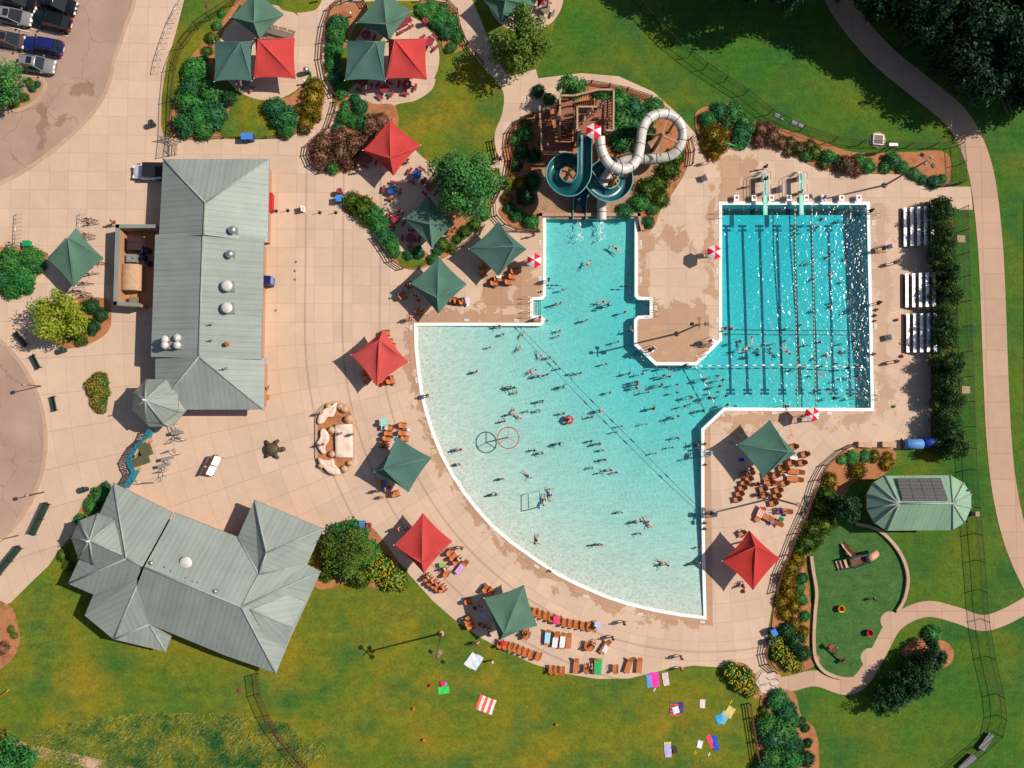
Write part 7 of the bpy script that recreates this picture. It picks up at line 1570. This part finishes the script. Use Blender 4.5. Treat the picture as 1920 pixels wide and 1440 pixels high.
WMK = [('the slide outlets', 1105, 415), ('the beach side steps', 1008, 576), ('the peninsula steps', 1208, 577), ('the slanted peninsula corner', 1207, 664), ('the flat peninsula end', 1270, 686), ('the red spray ring', 953, 821), ('the blue spray gate', 1008, 935), ('the square beach corner', 782, 612), ('the middle of the buoy rope', 1150, 792), ('the lower buoy rope end', 1312, 954), ('the upper buoy rope end', 975, 614), ('the sharp beach tip', 1318, 1152), ('the angled pool corner', 1338, 780), ('the pennant line', 1480, 684), ('the diving boards', 1470, 405), ('the bleacher side pool edge', 1632, 560), ('the lower lap pool umbrella', 1525, 770), ('the curved beach edge', 930, 990)]
SW = """937,612 944,627 919,651 894,697 1102,495s 1157,467s 1056,543 1042,570 1051,568 1129,566s 1129,577 1141,571 1172,585 1184,620 1026,601 1050,620 1047,630 981,627s 972,655s 1014,665s 1032,670 1050,691 1009,705 997,697s 1027,702 1137,682 1089,699 1205,701 1245,704 1194,716 1320,712 1356,712 1285,685 1294,688 1251,689 1354,621 1360,615 1361,627 1371,616 1430,647 1410,640s
1540,411 1532,426 1547,484 1555,515s 1554,576 1500,610 1535,642 1474,657s 1444,654 1567,682 1585,712 1540,701s 1608,745 1595,742 1564,746 1552,730 1475,762 1600,460 1612,520
964,727 969,736 1057,725 1194,721 1194,727 1237,725 1270,721 1144,736 1296,745 1017,752 1012,770 989,771 971,780s 1057,775 1067,786 1110,782 1125,771 1226,766 1285,762 1319,770 1332,767 1364,759 1379,761 1261,785 1272,780 1212,795 1166,799 1156,810 1271,821 1261,839 1230,850 1289,861 1109,827 1124,832 1131,844 1134,862 1111,877 1127,887 1145,881 1156,886 1049,832 1002,844 1017,849 989,890s 1032,927s 1165,960 1191,979 1201,977 1216,980s 1200,1000 1120,1020 1127,1020 1007,1011f 1240,1052f 1249,1057 1312,1026 957,725 957,777 946,790 963,770s 1362,742 1350,724 1420,665 1388,640 1310,842 1307,834 1345,705 1600,640 1611,655 1575,660 1420,655 1395,655s 1470,640 1505,690 1550,668s 1590,690 1605,705 1615,580 1590,560 1255,706 1230,690 1241,721 1215,735 1270,736 1330,746 1346,735 1310,755 1180,700 1160,640 1100,600 1075,700"""
rp = random.Random(21); cols = list(CLOTH)
for tok in SW.split():
    ps = 'swim' if tok[-1] == 's' else 'float' if tok[-1] == 'f' else rp.choice(['wade', 'dip', 'dip']); x, y = map(float, tok.rstrip('sf').split(',')); d = depth(x, y); sc = rp.choice([.6, .66, .72, .8, .9]); 
    z = ZW-.02 if ps in ('swim', 'float') else ZW-min(d, .98*sc)
    if ps == 'float' and d < .35: z = .02
    wear = rp.choice(['trunks', 'trunks', 'suit', 'suit', 'shirt'] if ps in ('wade', 'dip') else ['trunks', 'suit'])
    person(x, y, ps, rp.uniform(0, 360), sc, rp.choice([0, 0, 0, 1, 1, 2]), wear, rp.choice(cols), rp.choice(['dark', 'dark', 'dark', 'brown', 'brown', 'blond']), rp.random() < .4, z, None, WMK, 'swimmers in the pools')
# round swim floats
for x, y, c, l in ((1067, 787, M_REDP, 'red swim ring with dark haired swimmer'),):
    b = MB(); b.tube([(.42*math.cos(k*math.pi/10), .42*math.sin(k*math.pi/10), 0) for k in range(21)], .13, 8); o = b.build('swim_ring', c); o.location = at(x, y)+Vector((0, 0, ZW+.05)); tag(o, l, 'swim ring')
DP = [ # px, py, pose, angle, scale, skin, wear, colour, hair, long, z, label
 (802, 742, 'stand', 0, 1, 1, 'trunks', 'black', 'dark', 0, None, 'person standing at the curved beach edge below the square corner'), (865, 842, 'walk', 20, 1, 0, 'suit', 'black', 'dark', 1, None, 'person in black suit walking in the shallows by the curved edge'), (862, 870, 'stand', 30, .72, 0, 'shirt', 'pink', 'brown', 1, None, 'child in pink shirt standing in the shallow curved edge'),
 (945, 897, 'stand', 60, .8, 0, 'trunks', 'white', 'blond', 0, None, 'child standing in shallow water below the spray ring'), (930, 926, 'walk', -20, .9, 1, 'trunks', 'black', 'dark', 0, None, 'person walking in shallow water beside the curved edge'), (1020, 938, 'recline', 80, 1, 0, 'trunks', 'navy', 'brown', 0, ZW-.1, 'person sitting beside the blue spray gate with legs out'),
 (1028, 527, 'stand', 0, 1, 1, 'trunks', 'black', 'dark', 0, .05, 'person standing at the channel edge above the dotted rope'), (1016, 547, 'sit', 0, .95, 0, 'suit', 'black', 'dark', 1, -.42, 'person sitting on the channel edge above the steps'), (1011, 598, 'walk', 160, 1, 0, 'trunks', 'red', 'brown', 0, .04, 'person in red trunks walking at the steps corner'),
 (1320, 832, 'sit', 180, 1, 1, 'trunks', 'black', 'dark', 0, -.40, 'person sitting on the pool edge beside the upper beach guard'), (1321, 871, 'sit', 180, .95, 1, 'trunks', 'navy', 'brown', 0, -.40, 'person sitting on the pool edge below the upper beach guard'), (1320, 980, 'sit', 180, 1, 0, 'shirt', 'violet', 'dark', 0, -.40, 'person in violet shirt sitting below the red guard on the edge'), (1320, 991, 'sit', 180, 1, 0, 'shirt', 'black', 'dark', 0, -.40, 'person in black shirt sitting below the red guard on the edge'),
 (1308, 1055, 'walk', 170, 1, 0, 'suit', 'pink', 'brown', 1, None, 'person in pink suit wading along the straight edge'), (1032, 1069, 'sit', 60, .9, 1, 'trunks', 'black', 'dark', 0, -.3, 'person crouched on the curved coping at the lower beach'),
 (1640, 570, 'stand', 180, 1, 2, 'trunks', 'black', 'dark', 0, .04, 'person standing on the bleacher side pool edge above the sitting group'), (1641, 581, 'sit', 180, 1, 1, 'trunks', 'red', 'dark', 0, -.4, 'person in red trunks sitting on the bleacher side edge'), (1638, 592, 'sit', 180, 1, 2, 'trunks', 'navy', 'dark', 0, -.4, 'person in navy trunks sitting on the bleacher side edge'), (1638, 602, 'sit', 180, .9, 1, 'suit', 'coral', 'brown', 1, -.4, 'person in coral suit sitting on the bleacher side edge'), (1636, 664, 'sit', 180, 1, 1, 'trunks', 'black', 'dark', 0, -.4, 'lone person sitting on the bleacher side edge'),
 (1671, 495, 'walk', 190, 1, 1, 'trunks', 'black', 'dark', 0, .02, 'person walking on the deck below the bleacher guard'), (1672, 679, 'walk', 180, 1, 1, 'trunks', 'red', 'dark', 0, .02, 'person in red trunks walking below the sign board'), (1626, 399, 'walk', 180, 1, 2, 'trunks', 'black', 'dark', 0, .04, 'dark figure at the upper corner of the lap pool'),
 (1219, 656, 'sit', 200, 1, 1, 'shirt', 'red', 'dark', 0, 1.2, 'lifeguard in red on the slanted peninsula corner chair'), (1331, 640, 'sit', -40, 1, 1, 'shirt', 'red', 'brown', 0, 1.2, 'lifeguard in red on the peninsula chair facing the lanes'), (1656, 466, 'sit', 190, 1, 1, 'shirt', 'red', 'dark', 0, 1.2, 'lifeguard in red beside the bleachers'), (1334, 962, 'sit', 180, 1, 1, 'shirt', 'red', 'dark', 0, 1.2, 'lifeguard in red at the straight beach edge'),
 (1430, 340, 'stand', -90, 1, 2, 'trunks', 'black', 'dark', 0, 1.2, 'person standing on the diving board nearer the umbrella'), (1495, 364, 'walk', -90, .9, 0, 'trunks', 'red', 'brown', 0, 1.2, 'person in red trunks on the diving board by the lane rope'), (1430, 317, 'stand', -90, .95, 2, 'trunks', 'navy', 'dark', 0, .02, 'person waiting behind the diving boards on wet concrete'),
 (674, 315, 'stand', -90, .7, 0, 'shirt', 'pink', 'blond', 1, .02, 'child in pink by the single red canopy'), (676, 323, 'stand', -90, .9, 0, 'shirt', 'white', 'brown', 0, .02, 'person in white beside the child in pink'), (220, 420, 'walk', -20, 1, 0, 'shirt', 'red', 'brown', 0, .02, 'person in red walking outside the service yard'), (771, 599, 'walk', 20, 1, 0, 'shirt', 'coral', 'brown', 0, .02, 'person in coral walking at the square beach corner'),
 (866, 1025, 'walk', 10, 1, 1, 'trunks', 'black', 'dark', 0, .02, 'person walking on the curved deck past the flower bed canopy'), (720, 931, 'walk', 20, .8, 0, 'trunks', 'coral', 'brown', 0, .02, 'child walking below the climbing rocks canopy'), (708, 920, 'stand', 0, .8, 1, 'trunks', 'black', 'dark', 0, .02, 'child at the shadow tip of the climbing rocks canopy'), (663, 814, 'stand', 180, .75, 0, 'shirt', 'coral', 'brown', 0, .35, 'child in coral on the square climbing slab'), (642, 812, 'stand', 180, .65, 0, 'trunks', 'black', 'brown', 0, .5, 'small child in the middle of the square climbing slab'), (607, 833, 'walk', 30, .75, 1, 'shirt', 'navy', 'dark', 0, .5, 'child in navy on the middle lobed rock'), (605, 774, 'walk', 30, .75, 0, 'shirt', 'coral', 'blond', 0, .5, 'child in coral on the topmost pale rock'),
 (1168, 1164, 'walk', 0, 1, 1, 'trunks', 'black', 'dark', 0, .02, 'person walking between the upper chair row and the beach'), (1147, 1192, 'walk', 0, 1, 0, 'shirt', 'teal', 'brown', 0, .02, 'person in teal walking past the slanted lounger'), (1274, 1228, 'walk', 0, 1, 0, 'trunks', 'navy', 'brown', 0, .02, 'person walking near the lawn edge, upper of two'), (1274, 1250, 'walk', 0, .9, 0, 'trunks', 'black', 'brown', 0, .02, 'person walking on the lawn edge, lower of two'), (894, 1203, 'walk', 0, .85, 0, 'trunks', 'red', 'dark', 0, .02, 'child in red at the lawn edge below the lower lawn canopy'),
 (1324, 306, 'walk', 0, .9, 0, 'shirt', 'pink', 'blond', 1, .02, 'person in pink walking by the golden shrubs'), (932, 297, 'walk', -90, .9, 0, 'trunks', 'red', 'brown', 0, .02, 'person in red on the slide path beside the large tree'), (944, 295, 'walk', -90, .95, 0, 'trunks', 'coral', 'brown', 0, .02, 'person in coral on the slide path'), (938, 303, 'walk', -90, 1, 0, 'shirt', 'black', 'dark', 0, .02, 'person in black shirt on the slide path'), (1000, 443, 'stand', 90, .9, 0, 'trunks', 'black', 'brown', 0, .02, 'person standing at the slide channel deck corner'),
 (803, 1081, 'sit', 40, 1, 0, 'trunks', 'black', 'brown', 0, .33, 'sunbather in the chair row below the flower bed canopy, uppermost'), (811, 1089, 'sit', 40, 1, 0, 'suit', 'coral', 'brown', 1, .33, 'sunbather in coral in the chair row below the flower bed canopy'), (819, 1094, 'sit', 40, 1, 0, 'shirt', 'pink', 'brown', 1, .33, 'sunbather in pink in the chair row below the flower bed canopy'), (831, 1101, 'sit', 40, 1, 0, 'trunks', 'red', 'dark', 0, .33, 'lowest sunbather in the chair row below the flower bed canopy'), (834, 1066, 'sit', 30, 1, 0, 'shirt', 'white', 'brown', 0, .33, 'sunbather beside the lime green float'), (860, 1048, 'sit', 40, 1, 0, 'shirt', 'white', 'brown', 0, .33, 'person in white in the three chair row'),
 (1115, 1172, 'sit', 80, 1, 0, 'shirt', 'white', 'brown', 0, .33, 'person at the end of the upper orange chair row'), (1113, 1207, 'sit', 70, 1, 0, 'trunks', 'red', 'brown', 0, .33, 'sunbather by the slanted lounger'), (1107, 1250, 'sit', 85, .9, 0, 'shirt', 'red', 'brown', 0, .33, 'person in red beside the green towel lounger'), (985, 1189, 'sit', 250, 1, 0, 'shirt', 'navy', 'dark', 0, .33, 'person in navy beside the lower lawn canopy'), (908, 1173, 'sit', 0, 1, 1, 'shirt', 'black', 'dark', 0, .33, 'person in black in shade of the lower lawn canopy'), (917, 1180, 'sit', 90, 1, 1, 'shirt', 'white', 'dark', 0, .33, 'person in white in shade of the lower lawn canopy'), (901, 1135, 'sit', 180, 1, 0, 'shirt', 'violet', 'brown', 1, .33, 'person in violet in shade of the lower lawn canopy'), (873, 1160, 'sit', 200, 1, 0, 'shirt', 'white', 'brown', 0, .33, 'person in white left of the lower lawn canopy'.replace('left of', 'on the chairs across')),
 (1421, 907, 'sit', 195, 1, 1, 'shirt', 'black', 'dark', 0, .33, 'person in black among the lounge chairs'), (1423, 927, 'sit', 195, 1, 1, 'shirt', 'navy', 'dark', 0, .33, 'person in navy among the lounge chairs'), (1404, 878, 'stand', 195, 1, 1, 'shirt', 'red', 'dark', 0, .02, 'person in red at the lounge chair canopy edge'), (1399, 889, 'sit', 195, 1, 0, 'shirt', 'white', 'dark', 0, .33, 'person in white in the first lounge chair row'), (1391, 1098, 'sit', 90, 1, 1, 'shirt', 'black', 'dark', 0, .33, 'person in black under the red lowest canopy edge'), (1462, 958, 'recline', 180, 1, 1, 'shirt', 'violet', 'dark', 0, .33, 'person in violet reclining near the lamp'),
 (765, 533, 'sit', 0, 1, 0, 'shirt', 'coral', 'brown', 0, .33, 'person in coral at the shadow of the beach corner canopy'), (770, 540, 'sit', 30, .8, 0, 'shirt', 'pink', 'brown', 1, .33, 'child in pink at the shadow of the beach corner canopy'), (779, 556, 'sit', 0, 1, 0, 'shirt', 'blue', 'dark', 0, .33, 'person in blue in shade of the beach corner canopy'), (748, 555, 'sit', 0, 1, 1, 'shirt', 'navy', 'dark', 0, .33, 'person in navy at the outer shadow edge of the beach corner canopy'), (790, 580, 'walk', 0, .85, 0, 'trunks', 'coral', 'brown', 0, .02, 'child in coral in shade of the beach corner canopy'), (868, 561, 'sit', 0, 1, 0, 'shirt', 'black', 'brown', 0, .33, 'person in black in the chairs beside the beach corner canopy'),
 (765, 303, 'sit', 180, 1, 0, 'shirt', 'white', 'brown', 0, .33, 'person in white beside the single red canopy'), (752, 396, 'sit', 200, 1, 0, 'shirt', 'white', 'brown', 0, .33, 'person in white in tree shade by the bush strip'), (775, 440, 'sit', 200, .8, 0, 'shirt', 'blue', 'brown', 0, .33, 'child in blue at the shaded maroon table'), (749, 991, 'walk', 20, 1, 0, 'shirt', 'coral', 'brown', 0, .02, 'person in coral behind the flower bed canopy'), (763, 991, 'sit', 20, 1, 0, 'shirt', 'blue', 'dark', 0, .33, 'person in blue behind the flower bed canopy'), (716, 838, 'sit', 0, 1, 0, 'shirt', 'navy', 'dark', 0, .33, 'person in navy beside the climbing rocks canopy'), (726, 834, 'sit', 0, 1, 0, 'shirt', 'coral', 'brown', 0, .33, 'person in coral beside the climbing rocks canopy'), (724, 916, 'stand', 0, .9, 0, 'trunks', 'violet', 'brown', 0, .02, 'person in violet trunks below the climbing rocks canopy'),
 (734, 707, 'sit', 10, 1, 0, 'shirt', 'red', 'brown', 0, .33, 'person in red beside the open plaza canopy'), (757, 41, 'stand', 0, .9, 0, 'shirt', 'coral', 'brown', 0, .02, 'person at the long maroon table'), (765, 160, 'sit', 0, 1, 0, 'shirt', 'white', 'brown', 0, .35, 'person in white at the sunny maroon table'), (1634, 1121, 'walk', 0, .7, 0, 'shirt', 'blue', 'dark', 0, .03, 'child in blue on the play turf'), (1563, 1212, 'stand', 0, .7, 0, 'shirt', 'white', 'dark', 0, .03, 'child standing at the red seat of the seesaw'), (504, 728, 'walk', 90, 1, 1, 'shirt', 'black', 'dark', 0, .02, 'person in black by the lower bathhouse corner')]
for a in DP:
    x, y, ps, an, sc, sk_, we, cl, ha, lg, z, lb = a
    if z is None: z = ZW-depth(x, y)
    person(x, y, ps, an, sc, sk_, we, cl, ha, bool(lg), z, lb, None, 'people on the deck and plaza')
TMK = [('the tower umbrella', 1114, 244), ('the tower stair top', 1117, 195), ('the lower tower landing', 1045, 280)]
for k, (X, Y, z) in enumerate([(620, 235, 6.2), (585, 265, 5.6), (700, 255, 6.4), (688, 285, 6.4), (720, 365, 6.4), (748, 405, 6.4), (778, 385, 6.4), (785, 410, 6.4), (530, 408, 6.4), (515, 440, 6.4), (600, 330, 6.4), (575, 355, 6.4), (640, 335, 6.4), (560, 380, 6.4), (140, 310, .5), (365, 470, 3.4), (180, 650, 2.2)]):
    px, py = ZS_(X, Y); person(px, py, ['stand', 'walk'][k % 2], rp.uniform(0, 360), rp.choice([.75, .85, 1]), rp.choice([0, 0, 1]), 'trunks' if k % 3 else 'suit', rp.choice(cols), rp.choice(['dark', 'brown', 'blond']), False, z, None, TMK, 'people waiting on the slide tower')
# prototypes that were copied but never placed themselves sit with their copies; nothing is left at the origin
resolve_labels()
